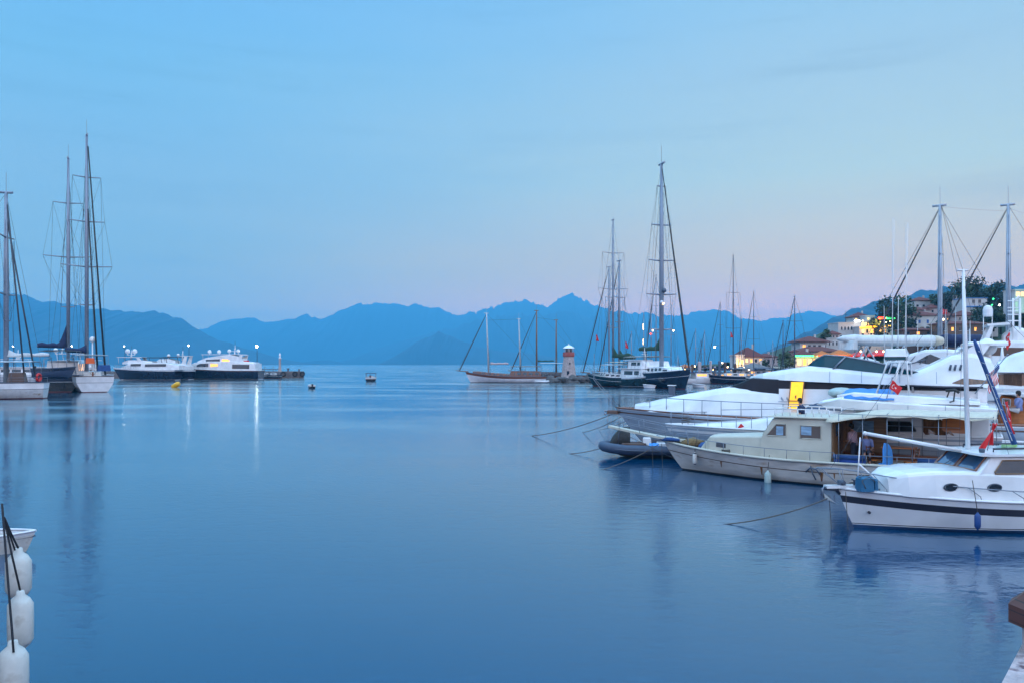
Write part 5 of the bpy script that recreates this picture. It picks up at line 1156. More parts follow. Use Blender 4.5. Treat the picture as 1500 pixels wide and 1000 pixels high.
for k_, (px, Y) in enumerate(((386, 282), (398, 280))):
    s_ = sail_yacht(['small dark workboat moored between the big navy yacht and the beacon', 'small dark workboat moored right against the beacon wall'][k_], px-8, Y, 5, 5.5, 1.9, 1.2, 'dark_hull', 'dark_hull', masts=[(-2.5, 4.2, .06, [], 'alloy_dark', {})], name='workboat', cat='boat', rise=.4, sprit=0, canopy=(-1.5,-4.5,'canvas_navy',3.2), wheel=False, rake=.6)
by = thing('buoy', 'yellow buoy leaning over in front of the navy yachts', 'buoy', (WX(258,172), 172, 0))
m_ = MB('yellow'); m_.smooth = True; m_.tube([(-.75,0,-.3), (-.6,0,.15), (.35,0,.75), (.75,0,.95)], [.35,.55,.55,.35], 12); m_.build('float', by)
m_ = MB('alloy_dark'); m_.tube([(.75,0,.95), (.98,0,1.08)], .1, 6); m_.build('ring', by)
mb_ = Boat('motorboat', 'small open motorboat with a canopy heading out across the bay', 'motorboat', 543, 236, 82)
mb_.hull(6, 3.2, lambda t: 1.0+.4*t*t, [('a',-.3,'dark_hull'), ('s',.3,'white')], rake=.9, bul=.25, ns=14, sw=.9, rail='white', rr=.08)
put(mb_, -5.5, 543, 233)
m_ = MB('canvas_navy'); m_.box((-3.2,0,2.35), (3.2,3.1,.14), 0, 0, .05); mb_.part('canopy', m_)
m_ = MB('steel')
for x in (-1.9,-4.5):
    for sd in (1,-1): m_.tube([(x,1.3*sd,.9), (x,1.4*sd,2.3)], .06, 5)
mb_.part('canopy_frame', m_)
m_ = MB('white'); m_.box((-2.6,0,1.2), (.6,1.3,.8), 0, .1, .05); mb_.part('console', m_)
person('person steering the small canopied motorboat', (WX(543,234.6), 233.8, .35), 1.5, 'stand', 'canvas_navy', 'trousers', 1.7)
d2 = Boat('rowing_boat', 'tiny dark rowing boat drifting in the bay beside the yellow buoy', 'boat', 455, 168, 70)
d2.hull(3.6, 1.5, lambda t: .55+.2*t, [('a',-.2,'dark_hull'), ('s',.14,'white')], rake=.4, bul=.2, ns=12, rr=.05, rail='white')
m_ = MB('teak'); m_.box((-1.8,0,.42), (.3,1.2,.05)); d2.part('thwart', m_); m_ = MB('rubber'); m_.box((-3.6,0,.7), (.3,.35,.5), 0, 0, .05); d2.part('outboard', m_)

# ---------------------------------------------------------------- gulets and lighthouse in the middle
g1 = sail_yacht('white and brown gulet with pale masts moored left of the lighthouse', 682, 217, 0, 22, 5.8, 1.7, 'white', 'varnish', 'white',
    [(-6.3, mast_h(459,217), .22, [(mast_h(488,217), .8)], 'canvas_white', {'fore': (2.2,0,3.2), 'furl': (1.8, 3.0, .16, 'wire'), 'rake': .6}), (-15, mast_h(467,217), .20, [(mast_h(500,217), .8)], 'canvas_white', {'rake': .5})], [(-6.6, 5.0, 5.2, 'stucco_pink', .2, .28)], rise=1.25, hm='varnish', sprit=2.6, zf='antifoul_black', name='gulet', cat='gulet', house=[(-2,1,.5),(-3.5,1.3,.7),(-12,1.7,.6),(-12.5,1.9,1.5),(-20,2,1.4),(-20.5,1.8,1.2)], canopy=(-12.2,-20.5,'brown_wood',4.3), wheel=False, wr=.02, rake=1.6)
g2 = sail_yacht('gulet with two tall brown wooden masts moored behind the lighthouse rocks', 752, 232, 8, 24, 6, 1.8, 'brown_wood', 'varnish', 'white',
    [(-6.8, mast_h(455,231), .24, [], 'teak', {'furl': (.6, 3.2, .17, 'wire'), 'fore': (-1.5,0,3)}), (-12.5, mast_h(469,231), .22, [(mast_h(496,231), .7)], 'teak', {})], [(-7.0, 5.8, 5, 'canvas_green', .1, .2)], rise=1.0, hm='brown_wood', sprit=1.5, name='gulet', cat='gulet', canopy=(-8,-16,'canvas_white',5.2), wheel=False, wr=.02)
t = thing('dinghy', 'white dinghy at the stern of the white and brown gulet', 'dinghy', (WX(793,211), 211, 0)); 
m_ = MB('white'); m_.smooth = True; m_.tube([(-1.6,.5,.5),(.6,.55,.45),(1.6,.3,.5),(1.9,0,.52),(1.6,-.3,.5),(.6,-.55,.45),(-1.6,-.5,.5)], .25, 8); m_.build('tube', t); m_ = MB('grey_hull'); m_.box((-.2,0,.28), (3.2,.9,.3), 0, 0, .05); m_.build('floor', t)
def rocks(name, label, poly, n, z, r, seed=1, cat='breakwater'):
    rnd = random.Random(seed); b = MB('rock')
    b.plate(poly, -1, z*.72)
    xs = [p[0] for p in poly]; ys = [p[1] for p in poly]
    for _ in range(n):
        k_ = rnd.randrange(len(poly)); p0, p1 = poly[k_], poly[(k_+1)%len(poly)]; u = rnd.random(); x, y_ = lerp(p0[0],p1[0],u), lerp(p0[1],p1[1],u); s_ = r*rnd.uniform(.5,1.3)
        vs = []; c0 = (x+rnd.uniform(-1,1)*r*.5, y_+rnd.uniform(-1,1)*r*.5, rnd.uniform(0, z*.75))
        o = len(b.v); b.ball(c0, s_, 7, (rnd.uniform(.7,1.4), rnd.uniform(.7,1.2), rnd.uniform(.5,.9)))
        for i_ in range(o, len(b.v)): v = b.v[i_]; f = 1+.25*noise.noise(Vector(v)*1.3/r); b.v[i_] = tuple(c0[j_]+(v[j_]-c0[j_])*f for j_ in range(3))
    for i_ in range(len(b.sm)): b.sm[i_] = False
    return tag(b.build(name), label, cat)
rocks('rock_breakwater', 'rocky breakwater carrying the little lighthouse', [q(797,219), q(808,215), q(845,214), q(880,216), q(960,222), q(1060,232), q(1060,242), q(800,230)], 150, 1.6, 1.2)
lh = thing('lighthouse', 'small round stone lighthouse with a red band and white lantern roof', 'lighthouse', (WX(833,221), 221, 1.0))
m_ = MB('lighthouse_stone'); m_.lathe([(2.35,0),(2.2,.3),(1.95,1.6),(1.65,4.0),(1.42,6.0),(1.40,6.1)], 20); m_.build('tower', lh)
m_ = MB('red_faded'); m_.lathe([(1.35,6.05),(1.62,6.15),(1.64,6.3),(1.60,7.25),(1.35,7.3)], 20); m_.build('gallery', lh)
m_ = MB('glass'); m_.lathe([(.95,7.2),(.95,8.3)], 12); lo_ = m_.build('lantern', lh); m_ = MB('white'); 
for i_ in range(8): a_ = 2*PI*i_/8; m_.tube([(1.25*math.cos(a_),1.25*math.sin(a_),7.2),(1.25*math.cos(a_),1.25*math.sin(a_),8.35)], .06, 5)
m_.build('frame', lo_)
m_ = MB('white'); m_.lathe([(1.65,8.3),(1.7,8.38),(1.1,8.85),(.4,9.2),(.15,9.25),(.12,9.6),(0,9.7)], 20); m_.build('roof', lh)
m_ = MB('pane_dark'); m_.box((-.3,-1.93,1.5), (.7,.12,1.3), 0, 0); m_.build('door', lh)
m_ = MB('pane_dark'); m_.box((.2,-1.66,4.2), (.35,.1,.5)); m_.build('window', lh)

# ---------------------------------------------------------------- dense group right of the lighthouse
p1 = sail_yacht('dark green gulet with a slim mast, closest to the lighthouse', 860, 184, 40, 18, 5.2, 2.0, 'green_hull', 'green_hull', 'white',
    [(-6, mast_h(397,188), .20, [(mast_h(440,188), 1.6), (mast_h(480,188), 1.2)], 'alloy', {'furl': (1.2, 2.8, .15, 'wire')})], [], rise=.9, canopy=(-5,-13,'canvas_white',4.8), name='gulet', cat='gulet', sprit=1.8, wr=.02, group=None)
p2 = sail_yacht('dark green two master with wide spreaders just left of the big navy yacht', 892, 178, 72, 24, 6.6, 2.2, 'green_hull', 'green_hull', 'white',
    [(-12, mast_h(322,190), .26, [(mast_h(371,190), 2.8), (mast_h(424,190), 3.9), (mast_h(480,190), 1.2)], 'alloy', {}), ], [(-12.2, 6.8, 9, 'canvas_green', 1.6, .5)], rise=.7, canopy=(-13,-22,'canvas_cream',5.4), wr=.022, sprit=0, bul=.3)
put(p2, -12, 898, 190)
p3 = sail_yacht('white motor sailer with a stout mast among the dark green boats', 905, 186, 62, 19, 5.6, 2.2, 'green_hull', 'white', 'white',
    [(-8, mast_h(382,192), .30, [(mast_h(436,192), 1.6), (mast_h(472,192), 1.3)], 'alloy', {'furl': (.6, 2.8, .16, 'wire')})], [(-8.3, 6.4, 6, 'canvas_green', 1.4, .5)], rise=.8, canopy=(-9,-17,'canvas_cream',5.0), wr=.02, lights=True)
put(p3, -8, 907, 192)
Yn = 170
nv_ = sail_yacht('huge navy sailing yacht with the tallest mast, its high bow turned this way', 1004, 157, 255, 30, 8.0, 3.0, 'navy', 'navy', 'white',
    [(-13, mast_h(240,Yn), .48, [(mast_h(273,Yn), 1.0), (mast_h(330,Yn), 2.3), (mast_h(382,Yn), 2.9), (mast_h(432,Yn), 3.4), (mast_h(483,Yn), 2.6)], 'alloy', {'furl': (-.5, 3.8, .22, 'rubber')})], [(-13.4, 8.2, 11, 'canvas_green', 2.2, .5)], rise=1.0, canopy=(-15,-26,'canvas_cream',6.6), wr=.024, sprit=0, house=[(-6,1.6,.4),(-8,2.4,1.2),(-14,2.8,1.4),(-15,2.9,2.6),(-24,2.9,2.6),(-25,2.6,2.4)], rake=2.4)
put(nv_, -13, 969, Yn)
dome(nv_.root, (-12.4, .3, mast_h(428,Yn)), .5, 'alloy_dark', .3); dome(nv_.root, (-12.3, -.3, mast_h(445,Yn)), .4, 'white', .3)
m_ = MB('lamp_warm'); m_.ball((-12.2, 0, mast_h(445,Yn)), .2, 8); m_.ball((-12.2,-2.4, mast_h(483,Yn)-.2), .16, 8); m_.ball((-12.2,2.4, mast_h(483,Yn)-.2), .16, 8); nv_.part('mast_light', m_)
tw = big_yacht('white trawler yacht with a grey wheelhouse tied left of the huge navy one', 945, 166, 238, 15, 5.2, 2.1, 'green_hull', [(-3.5,-12,2.1,2.2,1.6), (-4.5,-10,1.8,1.8,1.0)], None, [], group=None, mastx=-6)
put(tw, -6, 946, 172)
for k_, (px, Y, lab) in enumerate(((949, 166, 'small white dinghy floating left of the high navy bow'), (1021, 170, 'small white dinghy floating right of the high navy bow'))):
    t = Boat('dinghy', lab, 'dinghy', px-7, Y, 10, 'small white dinghies by the navy bow'); t.hull(2.6, 1.4, lambda t_: .6+.2*t_, [('a',-.2,'grey_hull'), ('a',.15,'white')], rake=.4, bul=.2, ns=10, rr=.1); m_ = MB('teak'); m_.box((-1.3,0,.5), (.3,1.1,.06)); t.part('thwart', m_)
lamp(919, 522, 200, .5, 'very bright floodlight lamp among the dark green boats', .42, 'lamp_white', None)

G2 = 'yachts packed at the far pontoons behind the navy yacht'
HULLS = ['dark_hull', 'white', 'navy', 'white', 'brown_wood']
ADJ = {}
spec = [(925,486,212,60,'white','with a short thin mast behind the floodlight'), (943,458,208,70,'navy','with a lamp lit mast just left of the navy yacht mast'), (954,447,228,80,'white','with the thin mast nearest left of the stout grey one'), (961,403,214,66,'dark_hull','with a stout grey mast just left of the tallest mast'),
 (983,446,210,100,'white','with a warmly lit mast just right of the tallest mast'), (993,520,204,110,'varnish','with an orange awning behind the navy bow'), (1019,482,224,55,'white','with a slanting dark forestay, first right of the navy bow'), (1027,497,232,75,'dark_hull','with the lowest mast right of the navy bow'), (1032,484,226,72,'white','with the last thin mast before the red awnings'),
 (1055,443,222,62,'dark_hull','with a white lamp hung from its lower spreader'), (1074,374,218,80,'navy','with the tallest mast left of the red roofed house'), (1086,464,240,95,'white','with a thin mast in front of the red roofed house'), (1104,427,226,70,'dark_hull','with a grey mast rising past the red tiled roof'), (1132,500,242,85,'white','with a tiny mast beside the round green tree'),
 (1147,470,170,75,'white','with a mast in front of the round green tree'), (1164,434,150,80,'navy','with a dark mast just left of the green lit restaurant')]
for k_, (px, top, Y, th, hull, lab) in enumerate(spec):
    L_ = 15 if top < 450 else 12; H_ = mast_h(top, Y); sp_ = [(lerp(3, H_, .55), 1.5 if top < 450 else 1.0)]
    if top < 440: sp_ = [(lerp(3, H_, .40), 2.0), (lerp(3, H_, .68), 1.6)]
    if px == 1074: sp_ = [(mast_h(429,Y), 2.0), (mast_h(481,Y), 2.4)]
    if px == 1055: sp_ = [(mast_h(506,Y), 2.2), (mast_h(476,Y), 1.0)]
    col_ = {'dark_hull': 'black', 'white': 'white', 'navy': 'navy', 'varnish': 'varnished'}[hull]
    s_ = sail_yacht(col_+' hulled yacht '+lab, px, Y, th, L_, L_*.29, 1.5, hull, hull if hull != 'dark_hull' else 'navy', 'white',
        [(-L_*.42, H_, .15 if top < 410 else .11, sp_, 'alloy_dark' if px in (1055,1074,1027,1164,1147,1104) else 'alloy', {'furl': (-.3, 2.2, .10, 'wire')} if k_%3 != 1 else {})], [(-L_*.44, 3.4, L_*.34, ['canvas_navy','canvas_blue','canvas_green','canvas_cream'][k_%4], .3, .2)], rise=.4, sprit=.8, group=G2, canopy=(-L_*.55,-L_*.95,['canvas_navy','canvas_cream','canvas_blue'][k_%3] if px != 993 else 'canvas_orange',3.9), wheel=False, rake=1.2, lights=(k_%3 == 0), wr=.016)
    put(s_, -L_*.42, px, Y)
    if px in (943, 983):
        m_ = MB('lamp_warm'); 
        for py in ((478, 500) if px == 943 else (486, 496)): m_.tube([(-L_*.42+.2, 0, mast_h(py+5,Y)), (-L_*.42+.2, 0, mast_h(py-4,Y))], .07, 5)
        s_.part('mast_light', m_)
    if px == 954:
        m_ = MB('neon_red'); m_.ball((-L_*.42+.3,0,mast_h(489,Y)), .35, 8); s_.part('mast_light', m_)
    if px == 1055: m_ = MB('lamp_white'); m_.ball((-L_*.42,2.0,mast_h(508,Y)), .22, 8); s_.part('mast_light', m_)
dk = sail_yacht('long low navy yacht lying across in front of the quay houses', 1034, 205, 12, 15, 4.2, 1.9, 'navy', 'navy', 'white', [], [], rise=.5, sprit=1.2, wheel=False, canopy=(-5,-11,'canvas_navy',3.8), rail='alloy_dark', lights=True)
for k_, (px, py, Y) in enumerate(((873,490,186), (916,500,184), (1070,486,217))):
    x, z = WX(px, Y), WZ(py, Y); p = Vector((x, Y, z)); g = [[p+Vector((.25*u+.5*u*v, -.1*math.sin(u*7), -.1*u-1.5*v)) for v in [j_/10 for j_ in range(11)]] for u in [i_/12 for i_ in range(13)]]
    flag('turkish_flag', ['small dark red flag on the forestay of the gulet nearest the lighthouse', 'small dark red flag hanging between the green boats', 'small red flag high beside the tall mast near the red roof'][k_], 'flag', p+Vector((0,0,-3)), p+Vector((0,0,.15)), (g, turk), .03)

GQ = 'lit mooring piles along the pontoons'
for k_, (px, py0, py1, Y, m_n) in enumerate(((1024,552,530,212,'stucco_pink'),(1025.5,550,531,216,'lit_warm'),(1041,551,529,214,'stucco_pink'),(1054,552,529,208,'alloy_dark'),(1062,550,531,215,'brown_wood'),(1014,551,534,222,'brown_wood'),(1077,551,533,205,'brown_wood'),(1033,551,536,222,'brown_wood'),(1047,551,537,222,'stucco_pink'))):  # pink piles: warm lamplight put into their colour
    z0 = -.6; h_ = WZ(py1,Y); o = MB(m_n if m_n != 'lit_warm' else 'stucco_pink'); o.lathe([(.34,z0),(.34,h_),(.22,h_+.15),(0,h_+.2)], 9); ob = o.build('mooring_pile'); ob.location = (WX(px,Y), Y, 0); tag(ob, 'round mooring pile standing among the far pontoon yachts', 'mooring pile', GQ)
for k_, (px, Y, th, L_, hull, lab) in enumerate(((1012,214,20,8,'white','small white cabin boat right of the high navy bow by the pontoon'), (1047,206,160,9,'white','white cabin boat with a blue top lying before the lit piles'), (1092,198,8,11,'dark_hull','low black motor launch in front of the grey roofed pavilion'), (1122,192,12,10,'white','white launch close to the nose of the big yacht'), (868,196,30,8,'white','small white cabin boat between the lighthouse rocks and the green gulets'))):
    s_ = Boat('cabin_boat', lab, 'boat', px, Y, th); s_.hull(L_, L_*.3, lambda t: 1.3+.5*t*t, [('a',-.4,'antifoul_blue'), ('a',.1,hull), ('s',.2,'white')], rake=1.0, ns=14, sub=1)
    o, H = s_.house([(-L_*.2,1.2,1.9,.6,.5), (-L_*.3,1.2,2.7,L_*.12,L_*.1), (-L_*.7,1.2,2.8,L_*.13,L_*.11)], 'white', 'cabin', .1); s_.pane(H, [(-L_*.66,2.0,2.5), (-L_*.34,2.0,2.5)], 'lit_amber' if k_ in (1,2) else 'glass', 'window', n=2)
    r_ = MB(['canvas_navy','canvas_blue','canvas_navy','canvas_white','canvas_green'][k_]); r_.plate([(-L_*.3,L_*.13),(-L_*.95,L_*.13),(-L_*.95,-L_*.13),(-L_*.3,-L_*.13)], 2.95, 3.03)
    for sd in (1,-1): r_.tube([(-L_*.93,L_*.12*sd,1.2),(-L_*.93,L_*.12*sd,2.97)], .04, 5)
    s_.part('awning', r_)
# ================================================================ harbour front and old town on its hill
slab('quay', 'stone harbour front below the old town', [q(1000,262), q(1120,258), (WX(1180,250),250), (WX(1400,235),235), (WX(1900,200),200), (WX(1900,200)+60,330), q(1000,300)], -1, 1.3, 'quay', 'quay')
def town():
    b = MB('forest_hill_near'); b.smooth = True
    out = [(1060,534),(1120,532),(1150,528),(1180,520),(1215,503),(1255,484),(1290,466),(1330,458),(1380,450),(1430,444),(1480,440),(1560,436),(1700,436),(1900,470)]
    nx, ny = 110, 22; g = []
    for j in range(ny+1):
        v = j/ny; row = []
        for i in range(nx+1):
            px = lerp(1060, 1900, i/nx); Y0 = 350; X = WX(px, Y0); h = WZ(interp(out, px), Y0)
            Y = lerp(262, 520, v); k_ = min(1, (Y-262)/88); k_ = k_*k_*(3-2*k_) if Y < 350 else max(0, 1-((Y-350)/170)**2)
            row.append((X, Y, 1.0+(h-1)*k_+noise.noise(Vector((X*.08, Y*.08, 3)))*1.5*k_))
        g.append(row)
    n = nx+1; b.add([p for r_ in g for p in r_], [(j*n+i, j*n+i+1, (j+1)*n+i+1, (j+1)*n+i) for j in range(ny) for i in range(nx)])
    return tag(b.build('town_hill', fixn=False), 'green hill under the old town houses', None, None, 'structure')
town()
def building(label, px0, px1, eave, base, Y, depth=8, wall='stucco', roof=None, top=None, win=(), lit=(), arches=False, name='house', over=.5, wm='pane_dark', base_z=None, cat='house', trim=None, group=None):
    x0, x1 = WX(px0, Y), WX(px1, Y); w_ = x1-x0; ze = WZ(eave, Y); zb = WZ(base, Y) if base_z is None else base_z
    t = thing(name, label, cat, ((x0+x1)/2, Y+depth/2, zb), 0, group); H = ze-zb
    b = MB(wall); b.box((0,0,H/2-2), (w_, depth, H+4)); b.build('wall', t)
    if roof:
        hr = WZ(top, Y)-ze; b = MB(roof); o = over; a_, c_ = w_/2+o, depth/2+o; rx = max(.3, w_/2-min(depth, w_)/2)
        b.add([(-a_,-c_,H),(a_,-c_,H),(a_,c_,H),(-a_,c_,H),(-rx,0,H+hr),(rx,0,H+hr),(-a_,-c_,H-.2),(a_,-c_,H-.2),(a_,c_,H-.2),(-a_,c_,H-.2)], [(0,1,5,4),(2,3,4,5),(1,2,5),(3,0,4),(6,7,1,0),(7,8,2,1),(8,9,3,2),(9,6,0,3),(9,8,7,6)]); r_ = b.build('roof', t)
        if w_ > 5: b = MB(wall); b.box((w_*.25, depth*.1, H+hr*.8), (.6,.6,hr*.9+.4)); b.build('chimney', r_)
    else:
        b = MB(trim or wall); b.box((0,0,H+.1), (w_+.4, depth+.4, .3)); b.build('parapet', t)
    for k_, (px, py, pw_, ph) in enumerate(win):
        X, Z = WX(px, Y)-(x0+x1)/2, WZ(py, Y)-zb; ww, hh = pw_/F*Y, ph/F*Y; m_ = lit[k_] if k_ < len(lit) and lit[k_] else wm
        b = MB(m_)
        if arches: b.prism([(X-ww/2,Z-hh/2),(X+ww/2,Z-hh/2),(X+ww/2,Z+hh*.2),(X+ww*.3,Z+hh*.45),(X,Z+hh*.55),(X-ww*.3,Z+hh*.45),(X-ww/2,Z+hh*.2)], -depth/2-.06, -depth/2+.1)
        else: b.box((X, -depth/2-.02, Z), (ww, .12, hh))
        o = b.build('window', t); f = MB('stucco' if wall != 'stucco' else 'fender_white'); f.box((X, -depth/2-.06, Z-hh/2-.08), (ww+.3,.25,.12)); f.build('sill', o)
    return t
W_ = lambda px0, px1, n, py, pw_, ph: [(lerp(px0, px1, i/(n-1)) if n > 1 else px0, py, pw_, ph) for i in range(n)]
building('lit house with a red hipped roof at the left end of the quay', 1082, 1119, 522, 546, 262, 9, 'stucco', 'roof_tile', 508, W_(1087,1114,5,528,3.2,5)+W_(1087,1114,5,538,3.2,5), ['lit_warm','lit_warm','lit_amber',None,'lit_amber','lit_warm','lit_warm','lit_warm','lit_amber','lit_warm'])
building('flat roofed glowing annex left of the red hipped roof', 1078, 1090, 520, 546, 259, 7, 'stucco', None, None, W_(1081,1087,2,530,3.5,7), ['lit_warm','lit_warm'])
building('pinkish white house right of the lit red roofed house', 1113, 1139, 522, 546, 270, 8, 'stucco_pink', 'roof_tile', 517, W_(1119,1133,3,529,3,5))
pv_ = building('low pavilion with a grey roof on the waterfront before the round tree', 1088, 1134, 541, 551, 245, 9, 'stucco', 'roof_grey', 531, W_(1094,1128,5,546,5,5), [None,'lit_amber',None,None,'lit_amber'], name='pavilion', cat='pavilion')
building('waterfront restaurant edged with green neon', 1165, 1199, 521, 540, 250, 8, 'stucco', 'roof_tile', 513, W_(1171,1194,4,530,4.5,9), ['lit_warm','lit_amber','lit_warm','lit_amber'], name='restaurant', cat='restaurant')
def strip_light(label, px0, px1, py, Y, m, r=.16, slope=0, cat='neon light'):
    a_, c_ = W(px0, py, Y), W(px1, py+slope, Y); b = MB(m); b.tube([(0,0,0), c_-a_], r, 6); o = b.build('neon_light'); o.location = a_; return tag(o, label, cat)
strip_light('green neon strip along the eaves of the waterfront restaurant', 1165, 1199, 521, 248.9, 'neon_green', .28)
def tent(label, px0, px1, peak, eave, base, Y, m='lit_amber', depth=6, group='lit tents on the quay'):
    x0, x1 = WX(px0,Y), WX(px1,Y); t = thing('tent', label, 'tent', ((x0+x1)/2, Y+depth/2, WZ(base,Y)), 0, group); H = WZ(eave,Y)-WZ(base,Y); hp = WZ(peak,Y)-WZ(eave,Y); w_ = (x1-x0)/2; d_ = depth/2
    b = MB(m); b.add([(-w_,-d_,H),(w_,-d_,H),(w_,d_,H),(-w_,d_,H),(0,0,H+hp),(-w_,-d_,H-.4),(w_,-d_,H-.4),(w_,d_,H-.4),(-w_,d_,H-.4)], [(0,1,4),(1,2,4),(2,3,4),(3,0,4),(5,6,1,0),(6,7,2,1),(7,8,3,2),(8,5,0,3)]); b.build('canopy', t)
    b = MB('white')
    for sx in (-w_,w_):
        for sy in (-d_,d_): b.tube([(sx,sy,0),(sx,sy,H)], .08, 5)
    b.build('frame', t); return t
tent('orange glowing pointed tent beside the green neon restaurant', 1197, 1221, 513, 520, 537, 246, 'canvas_orange')
tent('orange glowing pointed tent left of the red awnings', 1221, 1250, 511, 519, 537, 244, 'canvas_orange')
tent('red awning roof with warm bulbs behind the green windscreen', 1250, 1280, 514, 520, 538, 242, 'red')
tent('red awning roof with warm bulbs beside the white deck frame', 1280, 1312, 511, 519, 538, 240, 'red')
tent('white pointed tent below the red awnings', 1252, 1288, 521, 529, 540, 225, 'canvas_white')
tent('orange awning over the pontoon left of the lit red roofed house', 1001, 1012, 533, 536, 545, 250, 'canvas_orange')
building('large house with a dark red roof above the neon restaurant', 1172, 1212, 500, 520, 285, 9, 'stucco', 'roof_tile', 492, W_(1178,1208,5,507,4,4), ['lit_amber'], over=1.2)
building('wide low house with a red tiled roof just above the tents', 1170, 1232, 514, 530, 262, 9, 'stucco', 'roof_tile', 507, W_(1205,1228,3,520,3,4), ['lit_warm','lit_amber'], over=1)
building('narrow white house stepping up left of the castle like building', 1211, 1236, 496, 514, 290, 8, 'stucco', None, None, W_(1215,1231,4,503,2,5))
building('small house with a dark roof above the narrow white one', 1218, 1230, 489, 500, 300, 6, 'stucco_pink', 'roof_tile', 484, W_(1221,1226,2,493,2,3))
building('white castle like building with a row of arched windows', 1228, 1262, 473, 512, 305, 10, 'stucco', None, None, W_(1233,1257,6,481,2.3,5)+W_(1232,1257,4,493,2.4,4), [], arches=True, name='castle_building', cat='building')
tr_ = building('terrace restaurant glowing amber below the red and green neon sign', 1259, 1308, 479, 505, 300, 10, 'stucco', None, None, W_(1264,1302,7,485,3,5)+W_(1264,1300,4,490,2.4,4), ['lit_warm',None,'lit_amber',None,'lit_warm','lit_amber',None], name='restaurant', cat='restaurant')
building('white tower house standing over the glowing terrace', 1268, 1281, 463, 480, 311, 5, 'stucco', None, None, W_(1272,1277,2,467,2,3), ['lit_warm'])
building('upper dining room lit amber on the terrace restaurant', 1260, 1282, 471, 480, 309, 4, 'stucco', None, None, W_(1263,1279,4,475,3.4,5), ['lit_warm']*4, name='dining_room', cat='building')
strip_light('white strip light on the roof of the castle like building', 1252, 1260, 470, 304, 'lamp_white', .12)
strip_light('amber strip of light along the terrace railing', 1260, 1307, 480, 299.7, 'neon_amber', .34, -3)
strip_light('red part of the neon roof sign above the terrace', 1287, 1297, 466, 297, 'neon_red', .45)
strip_light('green part of the neon roof sign above the terrace', 1298, 1311, 466, 297, 'neon_green', .45)
def bulb(label, px, py, Y, m='lamp_warm', r=.22, group=None, wire_=1.2, kind='hanging bulb'):
    p = W(px, py, Y); t = thing('light_bulb', label, kind, p, 0, group); b = MB(m); b.ball((0,0,0), r, 8); b.build('bulb', t); b = MB('wire'); b.tube([(0,0,r*.8),(0,0,wire_)], .04, 4); b.build('cord', t)
GB = 'warm bulbs strung over the terrace restaurant'
for px, py in ((1264,470),(1272,472),(1286,474),(1290,472),(1298,472),(1304,471),(1310,472),(1281,477)): bulb('small warm bulb strung over the glowing terrace', px, py, 303, 'lamp_warm', .2, GB)
GC = 'warm bulbs under the red awnings'
for px in (1261,1271,1284,1294): bulb('round warm bulb hanging from the red awning', px, 514.5, 238, 'lamp_warm', .26, GC)
GD = 'quay lights behind the pontoon masts'
for px, py in ((1003,541),(1018,536),(1041,531),(1044,541),(1058,531),(1066,537),(1071,541),(1076,535),(1084,541),(1090,538),(1097,541),(1232,531),(1242,533),(1249,531)): bulb('small warm light on the quay behind the pontoon masts', px, py, 240, 'lamp_warm', .20, GD, -1.5, 'light')
for px, py, m_, lab in ((1472,441,'lamp_warm','warm light among the hillside trees left of the lit pavilion'), (1464,447,'lamp_white','white light low among the hillside trees'), (1455,438,'neon_green','green light on the hillside right of the blue and white house'), (1496,450,'neon_green','bright green light under the lit pavilion'), (1496,444,'neon_amber','amber light just above the green one at the right edge'), (1382,468,'lamp_warm','left one of the paired warm lights on the brown wall'), (1389,468,'neon_amber','right one of the paired warm lights on the brown wall'), (1453,447,'neon_green','faint green light beside the blue and white house')):
    bulb(lab, px, py, 262 if px > 1440 else 250, m_, .28, None, -2, 'light')
building('white hilltop house with a red hipped roof and small arched openings', 1340, 1368, 440, 462, 335, 8, 'stucco', 'roof_tile', 434, W_(1344,1362,3,448,3,3))
building('white house with blue shuttered windows and stepped red roofs', 1328, 1378, 462, 488, 300, 9, 'stucco', 'roof_tile', 455, W_(1334,1347,3,471,3,5)+[(1359,471,3,5)], ['shutter_blue','shutter_blue','shutter_blue','shutter_blue'])
building('dormer storey with a red roof above the blue shutters', 1333, 1362, 454, 464, 306, 6, 'stucco', 'roof_tile', 449, W_(1336,1350,3,458,3,4))
building('stone house with a red roof behind the thick grey mast', 1378, 1402, 463, 486, 305, 8, 'stucco_pink', 'roof_tile', 455, W_(1386,1398,3,474,2.5,4))
building('red roofed house left of the blue canvas among the trees', 1402, 1434, 462, 486, 300, 8, 'stucco_pink', 'roof_tile', 454, W_(1406,1428,3,467,3,4))
building('small white square tower between the trees on the hill', 1394, 1402, 434, 450, 325, 4, 'stucco', None, None, [(1398,438,2,3)])
building('brown tavern wall with a red tiled canopy below the hill houses', 1376, 1450, 474, 500, 262, 6, 'brown_wood', 'roof_tile', 470, W_(1384,1440,6,482,3,5), [None,'lit_amber',None,None,'lit_amber'])
building('low red brick wall and shed below the blue shuttered house', 1322, 1370, 483, 500, 275, 5, 'brown_wood', 'roof_tile', 480, W_(1330,1360,3,488,4,4), [None,'lit_amber'])
bb = building('blue and white balconied house on the hill', 1415, 1446, 437, 456, 310, 9, 'stucco', None, None, W_(1426,1435,2,441.5,4,5), [], trim='stucco_blue')
strip_light('blue balcony edge of the blue and white house', 1412, 1448, 449.5, 308.5, 'stucco_blue', .35, cat='balcony')
building('lit pavilion with a pinkish glowing wall at the right edge of the hill', 1487, 1512, 425, 440, 250, 6, 'stucco', None, None, W_(1491,1505,3,431,5,6), ['lit_warm','lit_warm','lit_amber'], name='pavilion', cat='pavilion')

